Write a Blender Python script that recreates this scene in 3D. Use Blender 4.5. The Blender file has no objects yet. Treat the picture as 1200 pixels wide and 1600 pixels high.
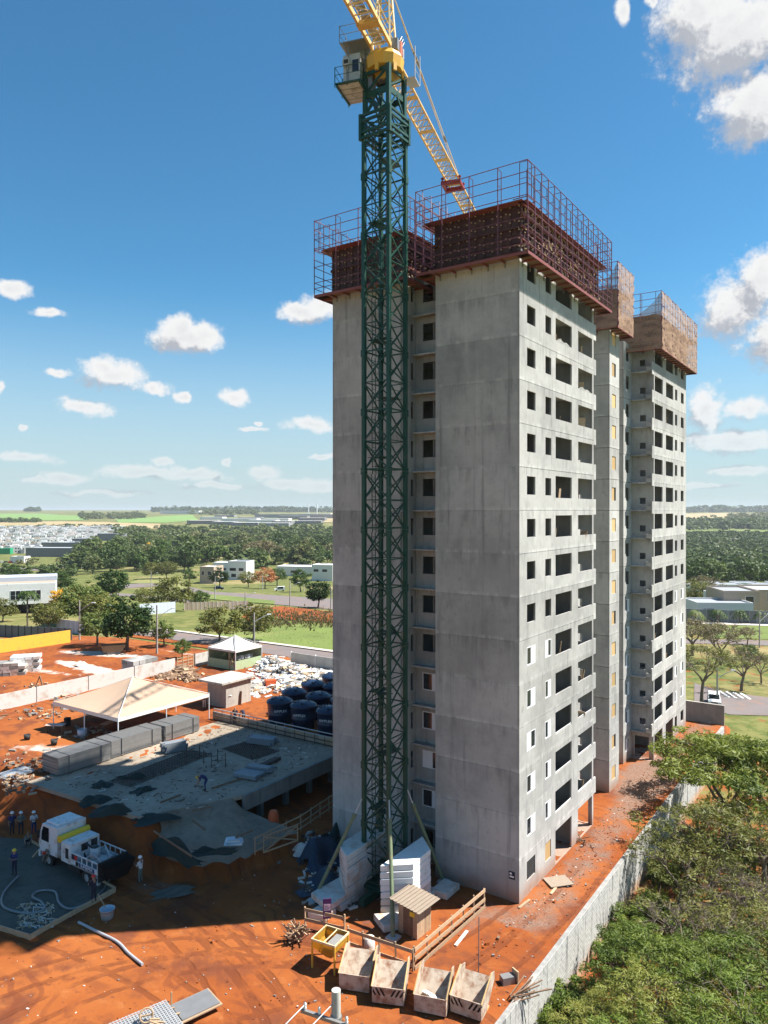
import bpy, math, random
import numpy as np
from mathutils import Vector, Matrix
R = math.radians
random.seed(7)
rng = np.random.default_rng(7)
scene = bpy.context.scene
COL = scene.collection

# ---------------------------------------------------------------- camera
F = 1151.0                       # focal length in pixels of the 1200x1600 frame
CZ = 25.2                        # drone height above the tower pad
HOR = 797.0
cam_d = bpy.data.cameras.new('camera')
cam = bpy.data.objects.new('camera', cam_d); COL.objects.link(cam)
cam_d.sensor_fit = 'VERTICAL'; cam_d.sensor_height = 24.0; cam_d.lens = 24.0 * F / 1600.0
cam_d.clip_start = 0.5; cam_d.clip_end = 40000
cam.location = (0, 0, CZ); cam.rotation_euler = (R(90) - 3.0 / F, 0, 0)
scene.camera = cam

# ---------------------------------------------------------------- light
SUN_EL = R(54.5); SUN_AZ = math.atan2(0.131, 0.991)        # direction towards the sun
to_sun = Vector((math.cos(SUN_AZ) * math.cos(SUN_EL), math.sin(SUN_AZ) * math.cos(SUN_EL), math.sin(SUN_EL)))
sun_d = bpy.data.lights.new('sun', 'SUN'); sun_d.energy = 5.0; sun_d.angle = R(0.53); sun_d.color = (1.0, 0.95, 0.87)
sun = bpy.data.objects.new('sun', sun_d); COL.objects.link(sun)
sun.rotation_euler = (-to_sun).to_track_quat('-Z', 'Y').to_euler(); sun.location = (60, 20, 120)
scene.view_settings.view_transform = 'Standard'; scene.view_settings.look = 'None'
scene.view_settings.exposure = 1.18; scene.view_settings.gamma = 1.0; scene.view_settings.use_curve_mapping = False
scene.cycles.max_bounces = 6; scene.cycles.diffuse_bounces = 2; scene.cycles.transparent_max_bounces = 12
scene.cycles.use_denoising = True
scene.cycles.sample_clamp_indirect = 6.0

class NT:
    def __init__(s, tree): s.t = tree
    def n(s, typ, **kw):
        nd = s.t.nodes.new(typ)
        for k, v in kw.items(): setattr(nd, k, v)
        return nd
    def put(s, sock, v):
        if isinstance(v, bpy.types.NodeSocket): s.t.links.new(v, sock)
        else:
            if sock.type == 'RGBA' and len(v) == 3: v = (*v, 1)
            sock.default_value = v
    def math(s, op, a, b=0.0, c=None, clamp=False):
        nd = s.n('ShaderNodeMath', operation=op, use_clamp=clamp)
        s.put(nd.inputs[0], a); s.put(nd.inputs[1], b)
        if c is not None: s.put(nd.inputs[2], c)
        return nd.outputs[0]
    def vmath(s, op, a, b):
        nd = s.n('ShaderNodeVectorMath', operation=op); s.put(nd.inputs[0], a); s.put(nd.inputs[1], b); return nd.outputs[0]
    def noise(s, vec, scale, detail=4.0, rough=0.55, dist=0.0):
        nd = s.n('ShaderNodeTexNoise'); s.put(nd.inputs['Vector'], vec)
        nd.inputs['Scale'].default_value = scale; nd.inputs['Detail'].default_value = detail
        nd.inputs['Roughness'].default_value = rough; nd.inputs['Distortion'].default_value = dist
        return nd.outputs['Fac']
    def smooth(s, v, a, b, lo=0.0, hi=1.0):
        nd = s.n('ShaderNodeMapRange', interpolation_type='SMOOTHSTEP')
        s.put(nd.inputs[0], v); s.put(nd.inputs[1], a); s.put(nd.inputs[2], b); s.put(nd.inputs[3], lo); s.put(nd.inputs[4], hi)
        return nd.outputs[0]
    def mix(s, f, a, b, mode='MIX'):
        nd = s.n('ShaderNodeMix', data_type='RGBA', blend_type=mode)
        s.put(nd.inputs[0], f); s.put(nd.inputs[6], a); s.put(nd.inputs[7], b)
        return nd.outputs[2]
    def pos(s, sc=(1, 1, 1)):
        g = s.n('ShaderNodeNewGeometry')
        return s.vmath('MULTIPLY', g.outputs['Position'], sc)
    def bump(s, h, strength=0.3, dist=0.02):
        nd = s.n('ShaderNodeBump'); nd.inputs['Strength'].default_value = strength; nd.inputs['Distance'].default_value = dist
        s.put(nd.inputs['Height'], h); return nd.outputs[0]

def px_dir(px, py):
    az = math.atan2(px - 600, F); el = math.atan2((HOR - py), math.hypot(F, px - 600)); return az, el

# ---------------------------------------------------------------- sky with scattered fair-weather cumulus
world = bpy.data.worlds.new('World'); scene.world = world; world.use_nodes = True; world.cycles.sampling_method = 'MANUAL'; world.cycles.sample_map_resolution = 256
w = NT(world.node_tree); w.t.nodes.clear()
CLOUDS = [  # x, y, half width, half height in the photograph: direction of each cloud
 (1150,50,128,92),(1085,15,72,66),(1120,70,70,60),(1172,165,82,66),(1150,480,64,62),(1190,440,50,55),(1215,520,60,50),
 (1105,640,30,38),(1150,690,80,20),(1170,640,40,22),(1090,685,40,15),
 (297,530,54,25),(285,515,26,22),(320,522,26,20),(180,587,58,27),(165,572,36,20),(135,636,44,15),(93,582,19,9),(246,605,22,12),(286,620,15,9),
 (366,619,23,13),(472,489,42,19),(505,478,34,22),(490,663,40,13),(15,450,30,15),(75,489,32,9),(-5,606,12,10),(36,668,9,5),
 (35,716,52,9),(220,738,70,12),(300,745,60,9),(255,722,15,8),(100,745,45,10),(410,740,30,13),(450,755,45,10),(353,723,8,6),(500,760,40,9),(60,750,30,7),
 (970,20,14,22),(1018,4,10,12),(340,760,60,6),(1100,760,60,6),(160,770,70,5),(505,712,20,6),(1160,735,60,9),(393,668,24,4),(407,660,8,4)]
grp = bpy.data.node_groups.new('cloud_cover', 'ShaderNodeTree')
grp.interface.new_socket('az', in_out='INPUT', socket_type='NodeSocketFloat')
grp.interface.new_socket('el', in_out='INPUT', socket_type='NodeSocketFloat')
grp.interface.new_socket('d', in_out='OUTPUT', socket_type='NodeSocketFloat')
g = NT(grp); gi = g.n('NodeGroupInput'); go = g.n('NodeGroupOutput')
cv = g.n('ShaderNodeCombineXYZ'); g.put(cv.inputs[0], gi.outputs[0]); g.put(cv.inputs[1], gi.outputs[1])
n1 = g.noise(cv.outputs[0], 15.0, 8.0, 0.62); n2 = g.noise(cv.outputs[0], 62.0, 8.0, 0.68)
wn = g.n('ShaderNodeTexNoise'); g.put(wn.inputs['Vector'], cv.outputs[0]); wn.inputs['Scale'].default_value = 28; wn.inputs['Detail'].default_value = 5
wv = g.vmath('MULTIPLY', g.vmath('SUBTRACT', wn.outputs['Color'], (0.5, 0.5, 0.5)), (0.03, 0.022, 0))
sp = g.n('ShaderNodeSeparateXYZ'); g.put(sp.inputs[0], g.vmath('ADD', cv.outputs[0], wv))
acc = None
for (x, y, hw, hh) in CLOUDS:
    a0, e0 = px_dir(x, y); a1, _ = px_dir(x + hw, y); _, e1 = px_dir(x, y - hh)
    da = g.math('MULTIPLY', g.math('SUBTRACT', sp.outputs[0], a0), 0.80 / max(a1 - a0, 1e-3))
    de = g.math('MULTIPLY', g.math('SUBTRACT', sp.outputs[1], e0), 0.80 / max(e1 - e0, 1e-3))
    m = g.math('SUBTRACT', 1.0, g.math('SQRT', g.math('ADD', g.math('MULTIPLY', da, da), g.math('MULTIPLY', de, de))))
    acc = m if acc is None else g.math('SMOOTH_MAX', acc, m, 0.25)
# the rest of the dome carries the same scattered cumulus
aw = g.math('ABSOLUTE', gi.outputs[0])
far = g.smooth(g.noise(g.vmath('MULTIPLY', cv.outputs[0], (1, 2.2, 1)), 4.0, 3.0), 0.56, 0.75, -0.5, 0.6)
acc = g.math('MAXIMUM', acc, g.math('SUBTRACT', far, g.smooth(aw, 0.75, 0.58, 0, 2)))
n3 = g.noise(cv.outputs[0], 190.0, 5.0, 0.65)
acc = g.math('ADD', acc, g.math('MULTIPLY', g.math('SUBTRACT', n3, 0.5), 0.22))
d = g.math('ADD', acc, g.math('ADD', g.math('MULTIPLY', g.math('SUBTRACT', n1, 0.5), 1.25), g.math('MULTIPLY', g.math('SUBTRACT', n2, 0.5), 0.95)))
g.put(go.inputs[0], d)
tc = w.n('ShaderNodeTexCoord'); nv = w.n('ShaderNodeVectorMath', operation='NORMALIZE'); w.put(nv.inputs[0], tc.outputs['Generated'])
sx = w.n('ShaderNodeSeparateXYZ'); w.put(sx.inputs[0], nv.outputs[0])
az = w.math('ARCTAN2', sx.outputs[0], sx.outputs[1]); el = w.math('ARCSINE', sx.outputs[2])
def cover(a, e):
    q = w.n('ShaderNodeGroup'); q.node_tree = grp; w.put(q.inputs[0], a); w.put(q.inputs[1], e); return q.outputs[0]
d0 = cover(az, el)
d1 = cover(w.math('ADD', az, 0.012), w.math('ADD', el, 0.022))
alpha = w.smooth(d0, 0.04, 0.58)
alpha = w.math('MULTIPLY', alpha, w.smooth(el, 0.0, 0.16, 0.40, 1.0))
lit = w.smooth(w.math('SUBTRACT', d0, d1), -0.32, 0.22)
thick = w.smooth(d0, 0.45, 1.2)
lit = w.math('SUBTRACT', lit, w.math('MULTIPLY', thick, 0.30), clamp=True)
ccol = w.mix(lit, (0.50, 0.53, 0.59), (0.98, 0.98, 0.98))
sky = w.n('ShaderNodeTexSky', sky_type='NISHITA'); sky.sun_disc = False
sky.sun_elevation = SUN_EL; sky.sun_rotation = R(90) - SUN_AZ; sky.altitude = 600; sky.air_density = 1.0; sky.dust_density = 0.15; sky.ozone_density = 2.2
SKY_S = 0.05
hs = w.n('ShaderNodeHueSaturation'); hs.inputs['Saturation'].default_value = 1.12; hs.inputs['Value'].default_value = 1.0
w.put(hs.inputs['Color'], sky.outputs[0])
skyc = w.mix(1.0, hs.outputs[0], (0.80, 1.34, 1.36), 'MULTIPLY')
csc = w.mix(1.0, ccol, (1 / SKY_S * 0.42,) * 3, 'MULTIPLY')
skyc = w.mix(w.smooth(el, 0.30, 0.0, 0.0, 0.88), skyc, tuple(x / SKY_S * 0.385 for x in (0.66, 0.77, 0.84)))
cs = w.mix(alpha, skyc, csc)
bg = w.n('ShaderNodeBackground'); w.put(bg.inputs[0], cs); bg.inputs[1].default_value = SKY_S
wo = w.n('ShaderNodeOutputWorld'); w.t.links.new(bg.outputs[0], wo.inputs[0])

# ---------------------------------------------------------------- coordinates
U = Vector((0.5634, 0.8262, 0)); V = Vector((-0.8262, 0.5634, 0)); C0 = Vector((8.65, 47.05, 0))
ANG = math.atan2(U.y, U.x)
def W(s, t, z=0.0): return C0 + U * s + V * t + Vector((0, 0, z))
def P(px, py, z=0.0):
    Y = (CZ - z) * F / (py - HOR); return Vector(((px - 600) / F * Y, Y, z))
def st(p):
    d = Vector((p[0], p[1], 0)) - C0; return d.dot(U), d.dot(V)
LK = ([0, 100, 130, 170, 270, 380, 600, 1000, 1800, 3000, 5000, 8000, 15000], [3, 3, 2, 1, -6, -14, -19, -20, -12, 2, 15, 23.5, 24])
RK = ([0, 110, 200, 300, 500, 900, 1500, 3000, 5000, 8000, 15000], [-3.4, -3.4, -5, -10, -22, -30, -22, 0, 14, 23.0, 24])
def sst(a, b, x):
    q = np.clip((np.asarray(x, float) - a) / (b - a), 0, 1); return q * q * (3 - 2 * q)
WALL_T = -3.76
def Zg(x, y):
    x = np.asarray(x, float); y = np.asarray(y, float)
    dx, dy = x - C0.x, y - C0.y
    s = dx * U.x + dy * U.y; t = dx * V.x + dy * V.y
    dist = np.hypot(x, y) * np.where(y > 0, 1, 1)
    yy = np.where(y > 0, np.maximum(y, 0.6 * dist), dist)
    zl = np.interp(yy, *LK); zr = np.interp(yy, *RK)
    k = np.where(y > 1, x / np.maximum(y, 1), np.sign(x) * 5)
    wgt = sst(0.02, 0.30, k)
    far = zl * (1 - wgt) + zr * wgt
    far = far + (sst(150, 600, dist) * 2.0) * np.sin(x / 170.0 + 1.0) * np.sin(y / 230.0)
    a = sst(-12.6, -9.2, s) * sst(22.0, 25.0, t)
    a = a * (1 - sst(-8.6, -8.0, s) * (1 - sst(10.2, 10.8, s)) * (1 - sst(33, 36, t)))
    a2 = sst(10.6, 11.2, s) * sst(15.3, 16.0, t)
    a = np.maximum(a, a2)
    site = 3.0 * a
    far_site = np.where(t > 15.3, np.maximum(0, far), far)
    b = np.where(t > 15.6, sst(40, 60, s), sst(49, 60, s))
    b = np.maximum(b, sst(85, 110, t) * sst(-40, 0, s))
    z = site * (1 - b) + far * b
    outer = np.where(s < 49, zr, far)
    return np.where(t < WALL_T, outer, z)
def G(px, py, dz=0.0):
    "where the line of sight through a point of the photograph meets the terrain"
    d = np.array([(px - 600) / F, 1.0, (HOR - py) / F])
    ys = np.concatenate([np.arange(20, 300, 0.25), np.arange(300, 1500, 1.5), np.arange(1500, 12000, 8)])
    zz = CZ + d[2] * ys; gz = Zg(d[0] * ys, ys) + dz
    i = np.argmax(zz <= gz)
    if zz[i] > gz[i]: i = len(ys) - 1
    return Vector((d[0] * ys[i], ys[i], float(gz[i])))

# ---------------------------------------------------------------- mesh helper
class MB:
    def __init__(s): s.v = []; s.f = []; s.m = []; s.sm = []
    def add(s, vs, fs, m=0, sm=False):
        o = len(s.v); s.v += [tuple(p) for p in vs]
        for q in fs: s.f.append(tuple(o + i for i in q)); s.m.append(m); s.sm.append(sm)
    def box(s, x0, x1, y0, y1, z0, z1, m=0):
        s.add([(x0,y0,z0),(x1,y0,z0),(x1,y1,z0),(x0,y1,z0),(x0,y0,z1),(x1,y0,z1),(x1,y1,z1),(x0,y1,z1)],
              [(0,3,2,1),(4,5,6,7),(0,1,5,4),(1,2,6,5),(2,3,7,6),(3,0,4,7)], m); return s
    def cbox(s, c, d, m=0, rz=0.0, rx=0.0):
        M = Matrix.Translation(Vector(c)) @ Matrix.Rotation(rz, 4, 'Z') @ Matrix.Rotation(rx, 4, 'X')
        x, y, z = d[0] / 2, d[1] / 2, d[2] / 2
        s.add([M @ Vector(p) for p in [(-x,-y,-z),(x,-y,-z),(x,y,-z),(-x,y,-z),(-x,-y,z),(x,-y,z),(x,y,z),(-x,y,z)]],
              [(0,3,2,1),(4,5,6,7),(0,1,5,4),(1,2,6,5),(2,3,7,6),(3,0,4,7)], m); return s
    def beam(s, p, q, w, h=None, m=0):
        p, q = Vector(p), Vector(q); h = h or w; d = (q - p)
        if d.length < 1e-6: return s
        d.normalize(); a = d.cross(Vector((0, 0, 1)))
        if a.length < 1e-3: a = Vector((1, 0, 0))
        a.normalize(); b = a.cross(d); a *= w / 2; b *= h / 2
        s.add([p-a-b, p+a-b, p+a+b, p-a+b, q-a-b, q+a-b, q+a+b, q-a+b],
              [(0,3,2,1),(4,5,6,7),(0,1,5,4),(1,2,6,5),(2,3,7,6),(3,0,4,7)], m); return s
    def tube(s, pts, r, n=6, m=0, caps=True, sm=True):
        pts = [Vector(p) for p in pts]; rs = r if isinstance(r, (list, tuple)) else [r] * len(pts)
        vs = []; ref = None
        for i, p in enumerate(pts):
            d = (pts[min(i + 1, len(pts) - 1)] - pts[max(i - 1, 0)])
            d = d.normalized() if d.length > 1e-7 else Vector((0, 0, 1))
            if ref is None: ref = Vector((1, 0, 0)) if abs(d.z) > 0.8 else Vector((0, 0, 1))
            a = d.cross(ref)
            if a.length < 1e-3: ref = Vector((0, 1, 0)); a = d.cross(ref)
            a.normalize(); b = a.cross(d)
            for k in range(n):
                an = 2 * math.pi * k / n; vs.append(p + (a * math.cos(an) + b * math.sin(an)) * rs[i])
        fs = [(i*n+k, i*n+(k+1)%n, (i+1)*n+(k+1)%n, (i+1)*n+k) for i in range(len(pts)-1) for k in range(n)]
        s.add(vs, fs, m, sm)
        if caps: s.add(vs[:n], [tuple(range(n-1, -1, -1))], m); s.add(vs[-n:], [tuple(range(n))], m)
        return s
    def lathe(s, prof, n=16, c=(0, 0, 0), m=0, sm=True):
        c = Vector(c); vs = [c + Vector((r * math.cos(2*math.pi*k/n), r * math.sin(2*math.pi*k/n), z)) for r, z in prof for k in range(n)]
        fs = [(i*n+k, i*n+(k+1)%n, (i+1)*n+(k+1)%n, (i+1)*n+k) for i in range(len(prof)-1) for k in range(n)]
        s.add(vs, fs, m, sm); return s
    def prism(s, poly, z0, z1, m=0):
        n = len(poly); vs = [(p[0], p[1], z0) for p in poly] + [(p[0], p[1], z1) for p in poly]
        s.add(vs, [tuple(range(n-1, -1, -1)), tuple(range(n, 2*n))] + [(i, (i+1)%n, n+(i+1)%n, n+i) for i in range(n)], m); return s
    def quad(s, a, b, c, d, m=0, sm=False): s.add([a, b, c, d], [(0, 1, 2, 3)], m, sm); return s
    def mesh(s, name, mats):
        me = bpy.data.meshes.new(name); me.from_pydata(s.v, [], s.f)
        for mm in (mats if isinstance(mats, (list, tuple)) else [mats]): me.materials.append(mm)
        me.polygons.foreach_set('material_index', s.m); me.polygons.foreach_set('use_smooth', s.sm); me.update(); return me
    def build(s, name, mats, parent=None, loc=(0, 0, 0), rz=0.0):
        return inst(name, s.mesh(name, mats), parent, loc, rz)
def inst(name, me, parent=None, loc=(0, 0, 0), rz=0.0):
    o = bpy.data.objects.new(name, me); COL.objects.link(o); o.parent = parent; o.location = loc; o.rotation_euler = (0, 0, rz); return o
def np_mesh(name, v, quads, mats, midx=None, tint=None, smooth=False):
    me = bpy.data.meshes.new(name); nv, nf = len(v), len(quads); k = quads.shape[1]
    me.vertices.add(nv); me.vertices.foreach_set('co', np.asarray(v, np.float32).ravel())
    me.loops.add(nf * k); me.loops.foreach_set('vertex_index', quads.astype(np.int32).ravel())
    me.polygons.add(nf); me.polygons.foreach_set('loop_start', np.arange(0, nf * k, k, dtype=np.int32))
    me.polygons.foreach_set('loop_total', np.full(nf, k, np.int32))
    for mm in (mats if isinstance(mats, (list, tuple)) else [mats]): me.materials.append(mm)
    if midx is not None: me.polygons.foreach_set('material_index', np.asarray(midx, np.int32))
    me.polygons.foreach_set('use_smooth', np.full(nf, smooth))
    if tint is not None:
        tint = np.asarray(tint, np.float32)
        if tint.ndim == 1:
            at = me.attributes.new('tint', 'FLOAT', 'POINT'); at.data.foreach_set('value', tint)
        else:
            at = me.attributes.new('tint', 'FLOAT_COLOR', 'POINT'); at.data.foreach_set('color', tint.ravel())
    me.update(); me.validate(); return me
def tag(o, label=None, cat=None, group=None, kind=None):
    if label: o['label'] = label
    if cat: o['category'] = cat
    if group: o['group'] = group
    if kind: o['kind'] = kind
    return o
def thing(name, label, cat, loc=(0, 0, 0), rz=0.0, group=None):
    o = bpy.data.objects.new(name, None); COL.objects.link(o); o.location = loc; o.rotation_euler = (0, 0, rz); o.empty_display_size = 0.3
    return tag(o, label, cat, group)
def copy_tree(o, loc=None, rz=None, label=None, parent=None, kids=None):
    if kids is None:
        kids = {}
        for x in COL.objects:
            if x.parent: kids.setdefault(x.parent.name, []).append(x)
    c = o.copy(); COL.objects.link(c)
    if parent: c.parent = parent
    if loc is not None: c.location = loc
    if rz is not None: c.rotation_euler = (0, 0, rz)
    if label: c['label'] = label
    for ch in kids.get(o.name, []): copy_tree(ch, parent=c, kids=kids)
    return c

# ---------------------------------------------------------------- materials
def base_mat(name):
    m = bpy.data.materials.new(name); m.use_nodes = True; t = NT(m.node_tree); b = m.node_tree.nodes['Principled BSDF']; return m, t, b
def mk(name, col, rough=0.75, metal=0.0, var=0.18, scale=2.0, dirt=None, dirt_amt=0.4, dscale=1.2, bump=0.0, bscale=30.0, rnd=0.0, spec=0.4):
    m, t, b = base_mat(name); p = t.pos()
    n = t.noise(p, scale, 5); lo = tuple(c * (1 - var) for c in col); hi = tuple(min(1, c * (1 + var)) for c in col)
    c = t.mix(n, lo, hi)
    if dirt: c = t.mix(t.smooth(t.noise(p, dscale, 6, 0.65), 0.62 - 0.3 * dirt_amt, 0.72), c, dirt)
    if rnd:
        oi = t.n('ShaderNodeObjectInfo'); f = t.math('MULTIPLY_ADD', oi.outputs['Random'], 2 * rnd, 1 - rnd)
        cc = t.n('ShaderNodeCombineColor'); [t.put(cc.inputs[i], f) for i in range(3)]; c = t.mix(1.0, c, cc.outputs[0], 'MULTIPLY')
    t.put(b.inputs['Base Color'], c); b.inputs['Roughness'].default_value = rough; b.inputs['Metallic'].default_value = metal
    b.inputs['Specular IOR Level'].default_value = spec
    if bump: t.put(b.inputs['Normal'], t.bump(t.noise(p, bscale, 4), bump, 0.02))
    return m
def concrete(name, c1, c2, soil=True, lines=True, rnd=0.13):
    m, t, b = base_mat(name); p = t.pos()
    big = t.noise(p, 0.22, 3); mid = t.noise(p, 1.3, 6, 0.65); fine = t.noise(p, 22, 5, 0.7)
    stk = t.noise(t.pos((2.2, 2.2, 0.10)), 1.0, 5, 0.6)
    c = t.mix(t.smooth(t.math('ADD', t.math('MULTIPLY', big, 0.6), t.math('MULTIPLY', mid, 0.4)), 0.36, 0.64), c2, c1)
    c = t.mix(t.math('MULTIPLY', t.smooth(stk, 0.55, 0.72), 0.55), c, tuple(x * 0.55 for x in c2))
    c = t.mix(t.math('MULTIPLY', t.smooth(stk, 0.42, 0.28), 0.30), c, tuple(min(1, x * 1.22) for x in c1))
    c = t.mix(t.math('MULTIPLY', t.smooth(mid, 0.58, 0.72), 0.45), c, tuple(x * 0.62 for x in c2))
    v = t.n('ShaderNodeTexVoronoi'); t.put(v.inputs['Vector'], p); v.inputs['Scale'].default_value = 1.7
    c = t.mix(t.smooth(v.outputs['Distance'], 0.055, 0.03), c, tuple(x * 0.35 for x in c2))
    c = t.mix(t.math('MULTIPLY', fine, 0.22), c, tuple(x * 0.6 for x in c2))
    c = t.mix(t.math('MULTIPLY', t.smooth(t.noise(t.pos((0.35, 0.35, 0.16)), 1.0, 6, 0.62), 0.56, 0.70), 0.5), c, tuple(x * 0.62 for x in c2))
    if lines:   # faint butt joints of the form panels
        tcn = t.n('ShaderNodeTexCoord'); sx_ = t.n('ShaderNodeSeparateXYZ'); t.put(sx_.inputs[0], tcn.outputs['Object'])
        fr = t.math('PINGPONG', sx_.outputs[0], 0.3); ln = t.smooth(fr, 0.012, 0.0)
        c = t.mix(t.math('MULTIPLY', ln, 0.22), c, tuple(x * 0.6 for x in c2))
        fz = t.math('PINGPONG', sx_.outputs[2], 0.6); lz = t.smooth(fz, 0.012, 0.0)
        c = t.mix(t.math('MULTIPLY', t.math('MULTIPLY', lz, mid), 0.35), c, tuple(x * 0.6 for x in c2))
    if lines:   # grout weeping out of the pour joints
        wz = t.noise(t.pos((1.6, 1.6, 0.25)), 1.0, 6, 0.7)
        run = t.math('MULTIPLY', t.smooth(sx_.outputs[2], 1.3, 2.74), t.smooth(wz, 0.47, 0.66))
        c = t.mix(t.math('MULTIPLY', run, 0.62), c, tuple(x * 0.58 for x in c2))
        lip = t.math('MULTIPLY', t.smooth(sx_.outputs[2], 0.30, 0.02), t.smooth(wz, 0.55, 0.40))
        c = t.mix(t.math('MULTIPLY', lip, 0.5), c, tuple(min(1, x * 1.25) for x in c1))
    if soil:
        g_ = t.n('ShaderNodeNewGeometry'); sz = t.n('ShaderNodeSeparateXYZ'); t.put(sz.inputs[0], g_.outputs['Position'])
        hgt = t.math('ADD', sz.outputs[2], t.math('MULTIPLY', mid, -1.6))
        c = t.mix(t.smooth(hgt, 0.55, -0.9, 0, 0.75), c, (0.28, 0.14, 0.08))
    if rnd:
        oi = t.n('ShaderNodeObjectInfo'); f = t.math('MULTIPLY_ADD', oi.outputs['Random'], 2 * rnd, 1 - rnd)
        cc = t.n('ShaderNodeCombineColor'); [t.put(cc.inputs[i], f) for i in range(3)]; c = t.mix(1.0, c, cc.outputs[0], 'MULTIPLY')
    t.put(b.inputs['Base Color'], c); b.inputs['Roughness'].default_value = 0.88; b.inputs['Specular IOR Level'].default_value = 0.25
    t.put(b.inputs['Normal'], t.bump(t.math('ADD', fine, t.math('MULTIPLY', mid, 1.5)), 0.25, 0.02))
    return m
def leaf_mat(name, c1, c2, c3=None, trans=0.25):
    m, t, b = base_mat(name); at = t.n('ShaderNodeAttribute', attribute_name='tint')
    oi = t.n('ShaderNodeObjectInfo'); c = t.mix(at.outputs['Fac'], c1, c2)
    if c3: c = t.mix(t.smooth(oi.outputs['Random'], 0.55, 1.0), c, c3)
    f = t.math('MULTIPLY_ADD', oi.outputs['Random'], 0.4, 0.8); cc = t.n('ShaderNodeCombineColor'); [t.put(cc.inputs[i], f) for i in range(3)]
    c = t.mix(1.0, c, cc.outputs[0], 'MULTIPLY')
    t.put(b.inputs['Base Color'], c); b.inputs['Roughness'].default_value = 0.55; b.inputs['Specular IOR Level'].default_value = 0.25
    tr = t.n('ShaderNodeBsdfTranslucent'); t.put(tr.inputs[0], t.mix(1.0, c, (1.2, 1.3, 0.6), 'MULTIPLY'))
    ms = t.n('ShaderNodeMixShader'); ms.inputs[0].default_value = trans
    t.t.links.new(b.outputs[0], ms.inputs[1]); t.t.links.new(tr.outputs[0], ms.inputs[2])
    t.t.links.new(ms.outputs[0], t.t.nodes['Material Output'].inputs[0]); return m
M = {}
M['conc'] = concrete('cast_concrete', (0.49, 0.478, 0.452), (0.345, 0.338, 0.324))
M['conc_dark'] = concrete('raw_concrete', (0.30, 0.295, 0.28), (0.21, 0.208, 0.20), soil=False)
M['conc_deck'] = concrete('deck_concrete', (0.37, 0.305, 0.235), (0.235, 0.195, 0.15), soil=False, lines=False)
M['conc_wet'] = concrete('fresh_concrete', (0.14, 0.13, 0.105), (0.085, 0.082, 0.07), soil=False, lines=False)
M['conc_pale'] = concrete('pale_concrete', (0.52, 0.49, 0.44), (0.38, 0.36, 0.33), soil=False)
M['white'] = mk('white_paint', (0.80, 0.80, 0.79), 0.55, var=0.04, dirt=(0.5, 0.47, 0.42), dirt_amt=0.2)
M['wall_white'] = mk('chalky_white_wall', (0.56, 0.545, 0.52), 0.85, var=0.08, scale=0.8, dirt=(0.40, 0.33, 0.27), dirt_amt=0.5, dscale=0.8)
M['white_dirty'] = mk('stained_white', (0.62, 0.59, 0.55), 0.8, var=0.1, dirt=(0.46, 0.30, 0.20), dirt_amt=0.6, dscale=0.9)
M['white_al'] = mk('white_aluminium', (0.82, 0.83, 0.85), 0.4, var=0.03)
M['glass'] = mk('dark_glass', (0.02, 0.024, 0.03), 0.08, var=0.1, spec=0.6)
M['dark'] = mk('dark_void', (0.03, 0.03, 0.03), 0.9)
M['ply'] = mk('plywood', (0.52, 0.34, 0.15), 0.75, var=0.15, scale=6, rnd=0.25)
M['wood'] = mk('weathered_timber', (0.42, 0.29, 0.18), 0.85, var=0.3, scale=5, rnd=0.2, bump=0.2)
M['wood_dark'] = mk('old_timber', (0.20, 0.12, 0.075), 0.9, var=0.35, scale=5, rnd=0.2)
M['form'] = mk('red_form_steel', (0.060, 0.017, 0.014), 0.6, var=0.35, scale=3, dirt=(0.10, 0.045, 0.03), dirt_amt=0.5, dscale=3, rnd=0.25)
M['form_edge'] = mk('red_tray_steel', (0.22, 0.060, 0.054), 0.6, var=0.2, scale=3, dirt=(0.20, 0.10, 0.07), dirt_amt=0.4)
M['purple'] = mk('purple_rail_paint', (0.17, 0.055, 0.085), 0.5, var=0.2, dirt=(0.3, 0.17, 0.10), dirt_amt=0.3)
M['pin'] = mk('form_pin', (0.50, 0.36, 0.20), 0.6, var=0.3, scale=9)
M['green'] = mk('crane_green', (0.008, 0.058, 0.040), 0.45, var=0.2, dirt=(0.05, 0.07, 0.05), dirt_amt=0.3, dscale=2)
M['green_pole'] = mk('olive_strut', (0.14, 0.18, 0.10), 0.6, var=0.2, dirt=(0.28, 0.22, 0.12), dirt_amt=0.4, dscale=3)
M['yellow'] = mk('crane_yellow', (0.68, 0.38, 0.045), 0.45, var=0.1, dirt=(0.35, 0.2, 0.06), dirt_amt=0.3, dscale=2)
M['yellow_pale'] = mk('jib_pale_yellow', (0.74, 0.60, 0.36), 0.5, var=0.1, dirt=(0.45, 0.22, 0.10), dirt_amt=0.35, dscale=2.5)
M['cab'] = mk('cab_grey', (0.46, 0.475, 0.49), 0.6, var=0.1, dirt=(0.18, 0.16, 0.14), dirt_amt=0.5, dscale=2)
M['steel'] = mk('dull_steel', (0.26, 0.26, 0.26), 0.5, 0.5, var=0.2)
M['galv'] = mk('galvanised_steel', (0.44, 0.45, 0.46), 0.5, 0.25, var=0.15)
M['rebar'] = mk('rusty_rebar', (0.09, 0.065, 0.055), 0.8, var=0.3)
M['jib'] = mk('jib_cream_yellow', (0.70, 0.46, 0.17), 0.5, var=0.12, dirt=(0.45, 0.24, 0.07), dirt_amt=0.45, dscale=2.0)
M['red'] = mk('red_paint', (0.50, 0.03, 0.02), 0.5, var=0.15)
M['orange'] = mk('orange_red_skip_paint', (0.62, 0.11, 0.03), 0.55, var=0.15)
M['blue_tank'] = mk('blue_polyethylene', (0.012, 0.026, 0.065), 0.38, var=0.2, spec=0.5)
M['tarp_blue'] = mk('blue_tarp', (0.012, 0.030, 0.060), 0.55, var=0.3)
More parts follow.
